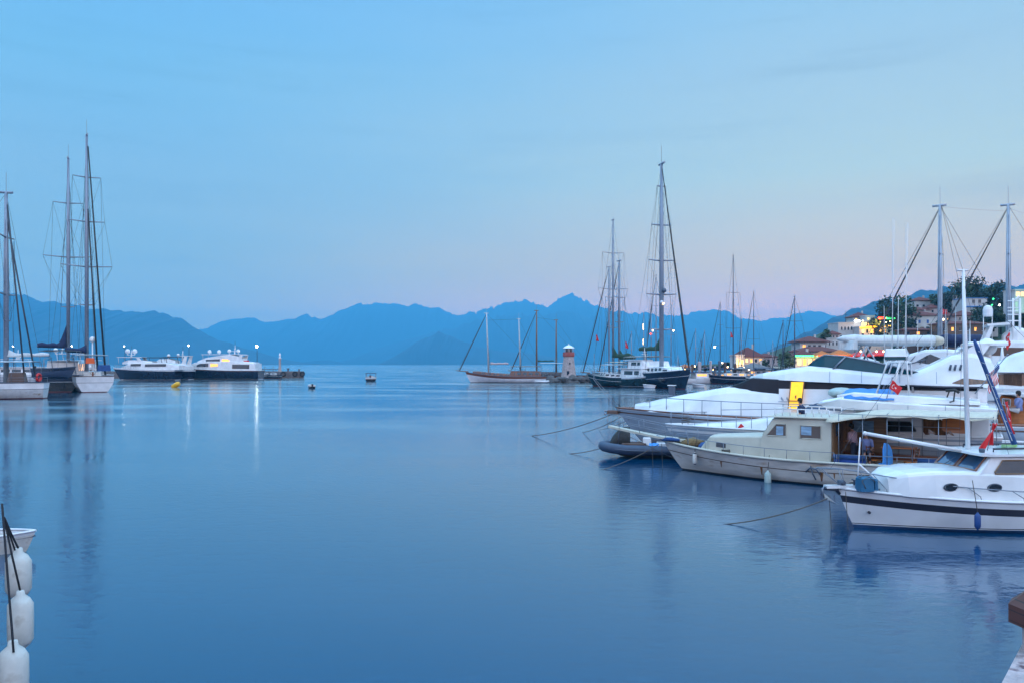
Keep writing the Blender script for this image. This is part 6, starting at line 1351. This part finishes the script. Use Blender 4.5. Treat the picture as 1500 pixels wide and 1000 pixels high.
building('pale house with a dark tiled roof peeping over the castle like building', 1250, 1276, 464, 480, 322, 7, 'stucco', 'roof_tile', 457, W_(1254,1272,4,468,2.4,3), ['lit_warm'])
building('pinkish house between the hilltop house and the thick grey mast', 1362, 1379, 451, 466, 322, 7, 'stucco_pink', 'roof_tile', 445, W_(1366,1375,2,456,2.6,3.5))
building('long white house with a red roof just under the blue and white one', 1434, 1462, 462, 478, 306, 7, 'stucco', 'roof_tile', 456, W_(1438,1458,4,467,2.6,4), [None,'lit_amber',None,'lit_warm'])
building('small white house with a red roof above the dark tree clump', 1316, 1334, 452, 466, 326, 6, 'stucco', 'roof_tile', 446, W_(1320,1330,2,457,2.6,3.5), ['lit_warm'])
building('white quay house with lit shop fronts behind the low launches', 1120, 1140, 536, 547, 268, 6, 'stucco', None, None, W_(1123,1137,4,542,3.2,5), ['lit_warm','lit_amber','lit_warm','lit_amber'])
# ---------------------------------------------------------------- trees
def tree(label, px, base, Y, w_, h, m='leaf_dark', n=420, leaf=.55, group=None, seed=0, crown0=.25, name='tree', lobes=7):
    rnd = random.Random(seed+int(px*7)); z0 = WZ(base, Y); t = thing(name, label, 'tree', (WX(px, Y), Y, z0), rnd.random()*6, group)
    b = MB('trunk'); b.tube([(0,0,-1.5),(.1,0,h*.25),(.0,.1,h*.6)], [h*.035+.08,h*.028+.05,h*.012], 7)
    L_ = []
    for k_ in range(lobes):
        a_ = 2*PI*k_/lobes+rnd.random(); rr = rnd.uniform(.25,.62)*w_/2 if k_ else 0; c0 = Vector((rr*math.cos(a_), rr*math.sin(a_), h*rnd.uniform(crown0+.2, .80) if k_ else h*.78)); L_.append((c0, w_*rnd.uniform(.22,.34)))
        b.tube([(0,0,h*crown0), c0*.5+Vector((0,0,h*.15)), c0], [h*.014+.03,.05,.02], 5)
    b.build('trunk', t)
    c = MB(m)
    for k_ in range(n):
        c0, r_ = rnd.choice(L_); d_ = Vector((rnd.gauss(0,1), rnd.gauss(0,1), rnd.gauss(0,1))).normalized(); p = c0+d_*r_*rnd.uniform(.45,1.08)*Vector((1,1,1)).length/1.732
        p.z = c0.z+(p.z-c0.z)*.85
        u = Vector((rnd.gauss(0,1), rnd.gauss(0,1), rnd.gauss(0,.6))).normalized(); v = u.cross(d_+Vector((.01,.02,.3))).normalized(); s_ = leaf*rnd.uniform(.5,1.3)
        c.add([p-u*s_, p+v*s_*.6, p+u*s_, p-v*s_*.6+Vector((0,0,s_*.2))], [(0,1,2,3)])
    c.build('crown', t, fixn=False); return t
G3 = 'dark trees on the town hill'
tree('round green tree on the quay between the pale houses and the neon restaurant', 1151, 541, 250, 6.4, 5.8, 'leaf_mid', 700, .4, seed=1, crown0=.12)
tree('small dark tree behind the grey roofed pavilion', 1117, 545, 256, 5, 4.2, 'leaf_dark', 380, .38, seed=2, crown0=.1)
tree('low bush at the water end of the round tree', 1136, 548, 244, 4, 2.2, 'leaf_mid', 240, .3, seed=3, crown0=.05)
tree('bush beside the steps above the red roofed house on the left of the hill', 1206, 503, 292, 4.5, 3.5, 'leaf_dark', 260, .4, seed=4, crown0=.05)
tree('leafy tree between the dark red roof and the white castle', 1212, 498, 298, 4, 4, 'leaf_mid', 240, .4, seed=14, crown0=.05)
rn = random.Random(4); k_ = 0
big = [(1290,490,312,10,13),(1303,490,310,11,16),(1317,495,304,12,18),(1330,500,300,9,15),(1281,497,300,7,8),(1313,492,292,10,13),(1376,470,330,9,12),(1385,468,326,10,12),(1372,455,340,8,6),(1400,462,335,9,15),(1412,462,330,11,16),(1424,462,335,12,18),(1436,460,328,11,16),(1444,462,320,8,11),(1452,464,322,9,13),(1465,470,318,13,18),(1476,470,320,9,12),(1485,474,312,9,12),(1392,452,342,8,7),(1455,480,300,9,10),(1466,484,296,9,9),(1445,482,296,8,9),(1476,486,290,9,10),(1490,480,290,9,11),(1500,486,285,10,10),(1440,490,285,7,7),(1430,480,300,6,7),(1498,462,310,9,9),(1510,470,300,10,12),(1362,500,285,6,5),(1346,499,285,5,4),(1376,494,285,6,6)]
for px, base, Y, w_, h in big:
    lab = ['dark bushy tree', 'broad dark tree', 'tall green tree', 'blue green tree'][k_%4]+(' in the clump right of the neon sign' if px < 1335 else ' beside the hilltop white houses' if px < 1405 and base < 475 else ' on the crest above the blue and white house' if base < 466 else ' on the slope under the lit pavilion' if px > 1436 else ' below the blue shuttered house')
    tree(lab, px, base, Y, w_, h, ['leaf_dark','leaf_blue','leaf_mid','leaf_blue'][k_%4], 560, .62, G3, k_, .08); k_ += 1
m_ = MB('wire'); 
t = thing('roof_mast', 'thin antenna mast on the castle like building', 'antenna', (WX(1239,309), 309, WZ(474,309))); m_.tube([(0,0,0),(0,0,WZ(455,309)-WZ(474,309))], [.16,.06], 5); m_.tube([(-.5,0,3.5),(.5,0,3.5)], .06, 4); m_.build('pole', t)
p = W(1378, 452, 250); g = [[p+Vector((1.9*u-.2*v, -.15*math.sin(u*7), -.5*u-1.5*v)) for v in [j_/12 for j_ in range(13)]] for u in [i_/18 for i_ in range(19)]]
flag('turkish_flag', 'red flag flying above the roofs beside the thick grey mast', 'flag', p+Vector((-.1,0,-6)), p+Vector((-.1,0,.5)), (g, turk), .08)
# real light from the lit restaurants
for px, py, Y, col_, e_ in ((1088,534,256,(1,.6,.25),900),(1182,530,244,(1,.7,.35),700),(1200,524,243,(1,.5,.15),500),(1235,524,241,(1,.5,.15),600),(1284,474,296,(1,.55,.15),1800),(1282,520,234,(1,.45,.2),500),(1040,538,246,(1,.6,.3),700),(1300,470,300,(.2,1,.3),400),(1460,445,270,(.2,1,.35),500),(1497,446,246,(.2,1,.35),350)):
    l = bpy.data.lights.new('lamp_light', 'POINT'); l.energy = e_*1.7; l.color = col_; l.shadow_soft_size = .5; o = bpy.data.objects.new('lamp_light', l); COL.objects.link(o); o.location = W(px, py, Y)
# ================================================================ boats crowded behind the big yacht on the right
def thick_mast_boat(label, px, top, Y, L, hull, boomm, xm=-8, th=40, r=.2, **kw):
    b = sail_yacht(label, px, Y, th, L, L*.28, 1.7, hull, hull, 'white', [(xm, mast_h(top, Y), r, [(mast_h(kw.get('spy', 372), Y), .7)], 'alloy_pale', {'furl': (-.2, 2.5, .10, 'wire'), 'aft': (-L+.4, 0, 1.8)})], [], rise=.5, sprit=.8, wr=.014, canopy=(xm-2, -L+1, boomm, 4.8), hm='white', zf='antifoul_blue', wheel=False, house=[(-3,1,.5),(-5,1.6,1.0),(-L*.55,1.8,1.1),(-L*.57,1.9,2.4),(-L*.9,1.8,2.3)])
    put(b, xm, px, Y); return b
s1 = thick_mast_boat('white ketch with a thick grey mast behind the big yacht', 1377, 301, 70, 17, 'white', 'canvas_white')
s2 = thick_mast_boat('white sailing yacht with the thick mast nearest the right edge', 1477, 300, 70, 17, 'white', 'canvas_navy', th=38)
m_ = MB('wire'); a_ = Vector((-8.1,0,mast_h(301,70))); m_.tube([a_, (-8-3.4, .6, 3.0)], .014, 4); m_.tube([a_, (-12.5,-1.2,3.0)], .014, 4); s1.part('rigging', m_)
rope('faint triatic wire strung between the two thick mast heads', W(1380,303,70), W(1470,309,70), .05, .012, None, 'wire_pale', 'masthead_wire')
rope('faint wire running off from the right thick mast head', W(1478,305,70), W(1520,318,70), .05, .012, None, 'wire_pale', 'masthead_wire')
# support yacht carrying the long covered tender
s3 = big_yacht('white motor yacht with a deck crane and a long wrapped tender on top', 1190, 66, 30, 17, 4.8, 2.2, 'white', [(-3,-15,1.6,2.1,1.8)], None, [], group=None, mastx=-13)
def covered_boat(label, px0, px1, ytop, ybot, Y, m, endm, cat='tender', cradle=True, rz=0):
    x0, x1 = WX(px0,Y), WX(px1,Y); ln = x1-x0; z1, z0 = WZ(ytop,Y), WZ(ybot,Y); r_ = (z1-z0)/2; t = thing('wrapped_tender', label, cat, ((x0+x1)/2, Y, (z0+z1)/2), rz)
    b = MB(m); b.smooth = True; secs = []
    for i in range(17):
        u = i/16; s_ = min(1, (u/.16))**.5 if u < .16 else 1; s_ = max(.12, s_); dz = r_*.35*(1-min(1, u/.3))
        secs.append([(-ln/2+ln*.90*u, r_*1.3*s_*math.cos(a), dz+r_*s_*math.sin(a)*(1 if math.sin(a) > 0 else .9)+.02*math.sin(u*40)) for a in [2*PI*k/16 for k in range(16)]])
    b.loft(secs); b.build('cover', t)
    b = MB(endm); b.smooth = True; x_ = -ln/2+ln*.90
    b.loft([[(x_+dx, r_*1.3*s_*math.cos(a), r_*s_*math.sin(a)*(1 if math.sin(a) > 0 else .9)) for a in [2*PI*k/16 for k in range(16)]] for dx, s_ in ((0,1),(ln*.05,.93),(ln*.09,.7),(ln*.1,.25))]); b.build('end_cover', t)
    if cradle:
        b = MB('alloy_pale')
        for xx in (-ln*.25, ln*.1, ln*.36):
            for sd in (1,-1): b.tube([(xx, .5*sd, -r_*.85), (xx+1.3, .7*sd, -r_-2.2)], .05, 5); b.tube([(xx, .5*sd, -r_*.85), (xx-1.3, .7*sd, -r_-2.2)], .05, 5)
        b.build('cradle', t)
    return t
covered_boat('long white wrapped tender with a cream end stowed high in front of the town', 1226, 1381, 491, 507.5, 62, 'canvas_white', 'canvas_cream')
covered_boat('navy wrapped sail roll behind the long white wrapped tender', 1376, 1442, 490, 510, 68, 'canvas_navy', 'canvas_navy', 'sail cover', cradle=False)
# pale awning sheet hanging under the tender nose
m_ = MB('canvas_white'); m_.sheet([[W(lerp(1228,1256,u), lerp(500,498,u)+v*lerp(12,14,u), 61.5+.4*math.sin(u*5+v)) for v in [j_/6 for j_ in range(7)]] for u in [i_/8 for i_ in range(9)]], .02); tag(m_.build('hanging_awning'), 'pale awning sheet hanging under the nose of the wrapped tender', 'awning')
def white_mass(label, px, Y, th, L, B, z0, zs, m='white'):
    b = Boat('motor_yacht', label, 'motor yacht', px, Y, th, 'white yachts crowded behind the big yacht on the right'); b.hull(L, B, lambda t: z0+.3*t*t, [('a',-.5,'navy'), ('a',.2,m), ('s',.3,'white')], rake=1.8, full=2.4, sw=.9, ns=16); return b
v1 = white_mass('white open flybridge yacht behind the radar arch with a dark oval windscreen', 1262, 60, 28, 14, 4.4, 2.2, 0)
so1 = so_(v1, [(1285,535,.8,.6,2.0), (1320,522,1.6,1.3,2.0), (1355,512,1.8,1.5,2.0), (1385,511,1.9,1.7,2.0), (1425,514,1.9,1.7,2.0)])
o, H = v1.house(so1, 'white', 'cabin', .2); strip(v1, H, [(1342,530),(1360,533),(1384,533)], [(1342,529),(1362,518),(1384,527)], 1.7, 'glass')
m_ = MB('steel')
for k_ in range(6): px = 1330+k_*17; a_, c_ = v1.at(px, 533, 1.5), v1.at(px+24, 506, 1.5); m_.tube([(a_[0],1.6,a_[1]), (c_[0],1.2,c_[1])], .03, 5)
m_.tube([(v1.at(1328,534,1.6)[0],1.6,v1.at(1328,534,1.6)[1]), (v1.at(1430,505,1.4)[0],1.4,v1.at(1430,505,1.4)[1])], .035, 5); v1.part('bimini_frame', m_)
v2 = white_mass('white yacht with a tall raked radar arch and a white dome on a post', 1370, 66, 26, 15, 4.6, 2.4, 0)
o, H = v2.house(so_(v2, [(1385,520,1.0,.8,2.2), (1410,506,1.7,1.5,2.2), (1440,500,2.0,1.8,2.2), (1475,498,2.0,1.8,2.2), (1540,500,2.0,1.8,2.2)]), 'white', 'cabin', .2)
strip(v2, H, [(1442,520),(1500,522)], [(1442,508),(1500,509)], 1.9, 'brown_wood')
ar = MB('white'); A = v2.at
for sd in (1.7,-1.7):
    c0 = [A(px,py,1.7) for px, py in ((1440,500),(1448,500),(1457,474),(1452,474))]; ar.prism(c0, sd-.12, sd+.12)
c0 = [A(px,py,0) for px, py in ((1442,476),(1476,473),(1476,477),(1444,479))]; ar.prism(c0, -1.9, 1.9); v2.part('radar_arch', ar)
q0 = A(1447, 474, .8); dm = MB('white'); dm.lathe([(.34,.55),(.36,.7),(.36,1.1),(.28,1.35),(.1,1.45),(0,1.46)], 14, (q0[0],.8,q0[1])); dm.tube([(q0[0]-.3,.8,q0[1]-1.5),(q0[0]-.3,.8,q0[1]+.6)], .035, 5); dm.tube([(q0[0]+.3,.8,q0[1]-1.5),(q0[0]+.3,.8,q0[1]+.6)], .035, 5); v2.part('satellite_dome', dm)
ld = MB('white')
for px in (1484, 1494): a_, c_ = A(px, 478, .8), A(px, 437, .8); ld.tube([(a_[0],.8,a_[1]-1.5),(c_[0],.8,c_[1])], .09, 6)
for py in (441, 451, 456, 461, 470): a_, c_ = A(1476, py, .8), A(1494, py, .8); ld.tube([(a_[0],.8,a_[1]),(c_[0],.8,c_[1])], .05, 5)
a_, c_ = A(1483,444,.8), A(1493,434,.8); ld.tube([(a_[0],.8,a_[1]),(c_[0],.8,c_[1])], .08, 5); v2.part('ladder_mast', ld)
o, H = v2.house(so_(v2, [(1470,490,.8,.7,4.6), (1482,480,1.0,.8,4.6), (1490,478,1.1,.9,4.6), (1525,488,1.1,1.0,4.6)]), 'white', 'flybridge', .3)
v3 = white_mass('white yacht with a broad sloping white roof over brown saloon windows at the right edge', 1400, 53, 30, 16, 5, 2.0, 0)
A = v3.at
o, H = v3.house(so_(v3, [(1424,565,1.4,1.2,2.0), (1436,556,2.0,1.9,2.0), (1462,545,2.2,2.1,2.0), (1600,546,2.2,2.1,2.0)]), 'white', 'saloon', .1)
strip(v3, H, [(1445,562),(1520,565)], [(1450,548),(1520,546)], 2.1, 'glass_bronze')
strip(v3, H, [(1470,563),(1497,565)], [(1470,547),(1497,547)], 2.14, 'brown_wood', 'window')
o, H = v3.house(so_(v3, [(1452,545,1.8,1.5,4.45), (1462,530,2.3,1.8,4.5), (1485,518,2.4,1.7,4.5), (1530,505,2.4,1.6,4.5), (1600,505,2.4,1.6,4.5)]), 'white', 'hardtop', .2)
o, H = v3.house(so_(v3, [(1405,577,.6,.5,2.7), (1430,572,2.0,2.0,2.7), (1470,566,2.5,2.5,2.75), (1600,566,2.5,2.5,2.75)]), 'white', 'side_deck', .1)
# wooden cabin boat varnished orange beside the cruiser stern
v4 = Boat('wooden_boat', 'varnished orange wooden cabin boat behind the blue furled sail', 'boat', 1452, 38, 40)
v4.hull(9, 3.0, lambda t: 1.6+.3*t*t, [('a',-.4,'antifoul_red'), ('a',.1,'grey_hull'), ('s',.35,'white')], rake=1.0, ns=16)
A = v4.at
o, H = v4.house(so_(v4, [(1462,585,1.1,1.0,1.6), (1466,578,1.2,1.1,1.6), (1492,584,1.3,1.2,1.5), (1530,588,1.3,1.2,1.5)]), 'varnish_orange', 'cabin', .08)
strip(v4, H, [(1468,592),(1480,594)], [(1468,583),(1480,584)], 1.2, 'glass_bronze', frame='white')
m_ = MB('white'); c0 = [A(1462,578,0)[0], A(1530,588,0)[0]]; z_ = A(1470,577,1.2)[1]; m_.box((sum(c0)/2,0,z_+.03), (abs(c0[0]-c0[1]),2.7,.08), 0, 0, .03); v4.part('roof', m_)
person('person in grey clothes seated on the stern at the right edge', (WX(1492,36), 36, WZ(615,36)), 2.5, 'sit', 'shirt_blue', 'stucco', 1.7)
v5 = Boat('speedboat', 'low white speedboat with a dark sloping windscreen under the cruiser awning', 'speedboat', 1368, 35, 22)
v5.hull(7, 2.5, lambda t: 1.55+.15*t, [('a',-.3,'navy'), ('a',.1,'white')], rake=1.2, ns=16, bul=.03, deck='white')
A = v5.at; o, H = v5.house(so_(v5, [(1385,625,.5,.4,1.5), (1400,618,.9,.7,1.5), (1425,614,1.0,.8,1.5), (1450,617,1.0,.9,1.5)]), 'white', 'cabin', .1)
strip(v5, H, [(1402,622),(1425,625)], [(1402,619),(1425,618)], .95, 'glass')
v6 = white_mass('small white motor boat with its bow behind the furled blue sail', 1385, 40, 30, 7, 2.6, 1.9, 0)
# flags at the sterns
def draped(name, label, cat, Y, staff0, staff1, c00, c10, c01, colour, wave=.05, r=.02):
    P0, P1, P2 = W(*c00, Y), W(*c10, Y), W(*c01, Y); n = Vector((0,-1,0)); nu, nv = 36, 26
    g = [[P0+(P1-P0)*(i/nu)+(P2-P0)*(j/nv)+n*(wave*math.sin(i/nu*10+j/nv*3)) + Vector((wave*.5*math.sin(i/nu*8),0,0)) for j in range(nv+1)] for i in range(nu+1)]
    return flag(name, label, cat, W(*staff0, Y), W(*staff1, Y), (g, colour), r)
def usa(u, v):
    if u < .4 and v < 7/13:
        return 'flag_white' if (int(u*30)%3 == 1 and int(v*26)%3 == 1) else 'canvas_blue'
    return 'flag_red' if int(v*13)%2 == 0 else 'flag_white'
draped('american_flag', 'stars and stripes flag hanging from a leaning staff', 'flag', 33, (1428,576), (1476,519), (1462,532), (1461,562), (1449,546), usa, .06)
draped('turkish_flag', 'long red flag drooping in folds beside the blue furled sail', 'flag', 33, (1484,640), (1470,584), (1471,588), (1481,636), (1476,587), turk, .05)
draped('turkish_flag', 'small red flag high up before the ladder mast', 'flag', 56, (1470,512), (1479,484), (1478,486), (1480,505), (1473,494), turk, .05)
# whip antennas and thin poles
GP = 'thin white poles standing among the right hand yachts'
for k_, (px, y0, y1, Y, r_) in enumerate(((1296,530,448,56,.035), (1307,545,320,52,.03), (1328,540,326,54,.03), (1315,545,435,56,.05), (1345,540,470,58,.03), (1384,520,455,60,.03), (1388,535,470,50,.035), (1399,530,448,52,.03), (1422,545,470,44,.035), (1419,545,482,44,.05), (1365,535,470,60,.025))):
    b = MB('canvas_white'); a_, c_ = W(px, y0, Y), W(px+(1 if k_%2 else -1), y1, Y); b.tube([(0,0,-.8), c_-a_], [r_, r_*.4], 5); b.tube([(0,0,-.8),(0,0,.25)], r_*1.8, 6); o = b.build('whip_antenna'); o.location = a_
    tag(o, 'thin white pole standing among the yachts behind the big one', 'antenna', GP)

# ================================================================ quay under the camera and the boat at the bottom left
slab('quay_edge', 'pinkish stone quay the photograph was taken from', [(-10.8,-12), (3.22,5.0), (7.2,9.8), (30,12.5), (40,-12)], -1, 3.28, 'quay', None, 'structure')
mat('quay_stone', (.42,.33,.33), .8, var=.35, scale=9, bump=.5, bscale=25, wear=(.12,.07,.08))
bpy.data.objects['quay_edge'].data.materials[0] = M['quay_stone']
pt = thing('mooring_post', 'brown slatted wooden cap on a pale post at the quay edge, bottom right corner', 'post', (3.09, 4.72, 3.28))
stripes('slats_brown', (.10,.026,.016), (.02,.008,.006), 16, 'Z', .55, .9)
m_ = MB('stucco_pink'); m_.box((.10,0,.08), (.20,.20,.22), .1); m_.build('stem', pt)
m_ = MB('slats_brown'); m_.box((.10,0,.27), (.38,.38,.20), .1, 0, .09); m_.build('cap', pt)
nb = Boat('moored_boat', 'white boat side at the bottom left edge with three hanging fenders', 'boat', 0, 12.4, 90, X=-8.8)
nb.hull(14, 5.3, lambda t: 3.0+.2*t, [('a',-.4,'navy'), ('a',.15,'white'), ('s',.3,'navy_band'), ('s',.22,'white')], rake=2.0, full=2.6, sw=.9, flare=.2, ns=28, mid=.66)
nb.railing(-1.5, -13, .45, 7, inset=.15)
GF = 'white fenders hanging at the bottom left'
fY = 9.0
for k_, (px, py, Y, h, r_, tp) in enumerate(((27, 842, 9.6, .42, .14, (6,757)), (30, 910, 9.0, .48, .13, (6,757)), (19, 992, 8.6, .55, .15, (3,737)))):
    fender('fender', ['white fender behind the others, just under the small dinghy bow', 'middle white fender with a black rope eye at the bottom left', 'lowest white fender, cut by the bottom edge of the photo'][k_], W(px, py, Y), r_, h, 'fender_white', W(tp[0], tp[1], 9.0), GF)
rope('dark rope hanging down across the white fenders', W(3,737,8.9), W(20,955,8.5), 0, .012, None, 'rope_dark')
rope('dark rope from the top left down to the small dinghy', W(6,757,8.9), W(22,805,9.1), 0, .010, None, 'rope_dark')
dn = Boat('dinghy', 'small white dinghy with its bow poking out at the bottom left', 'dinghy', 52, 21.3, 176)
dn.hull(3.2, 1.4, lambda t: .42+.14*t*t, [('a',-.15,'fender_white'), ('s',.10,'white')], rake=.5, bul=.16, ns=16, rr=.035, deck='rib_tube', rail='white')
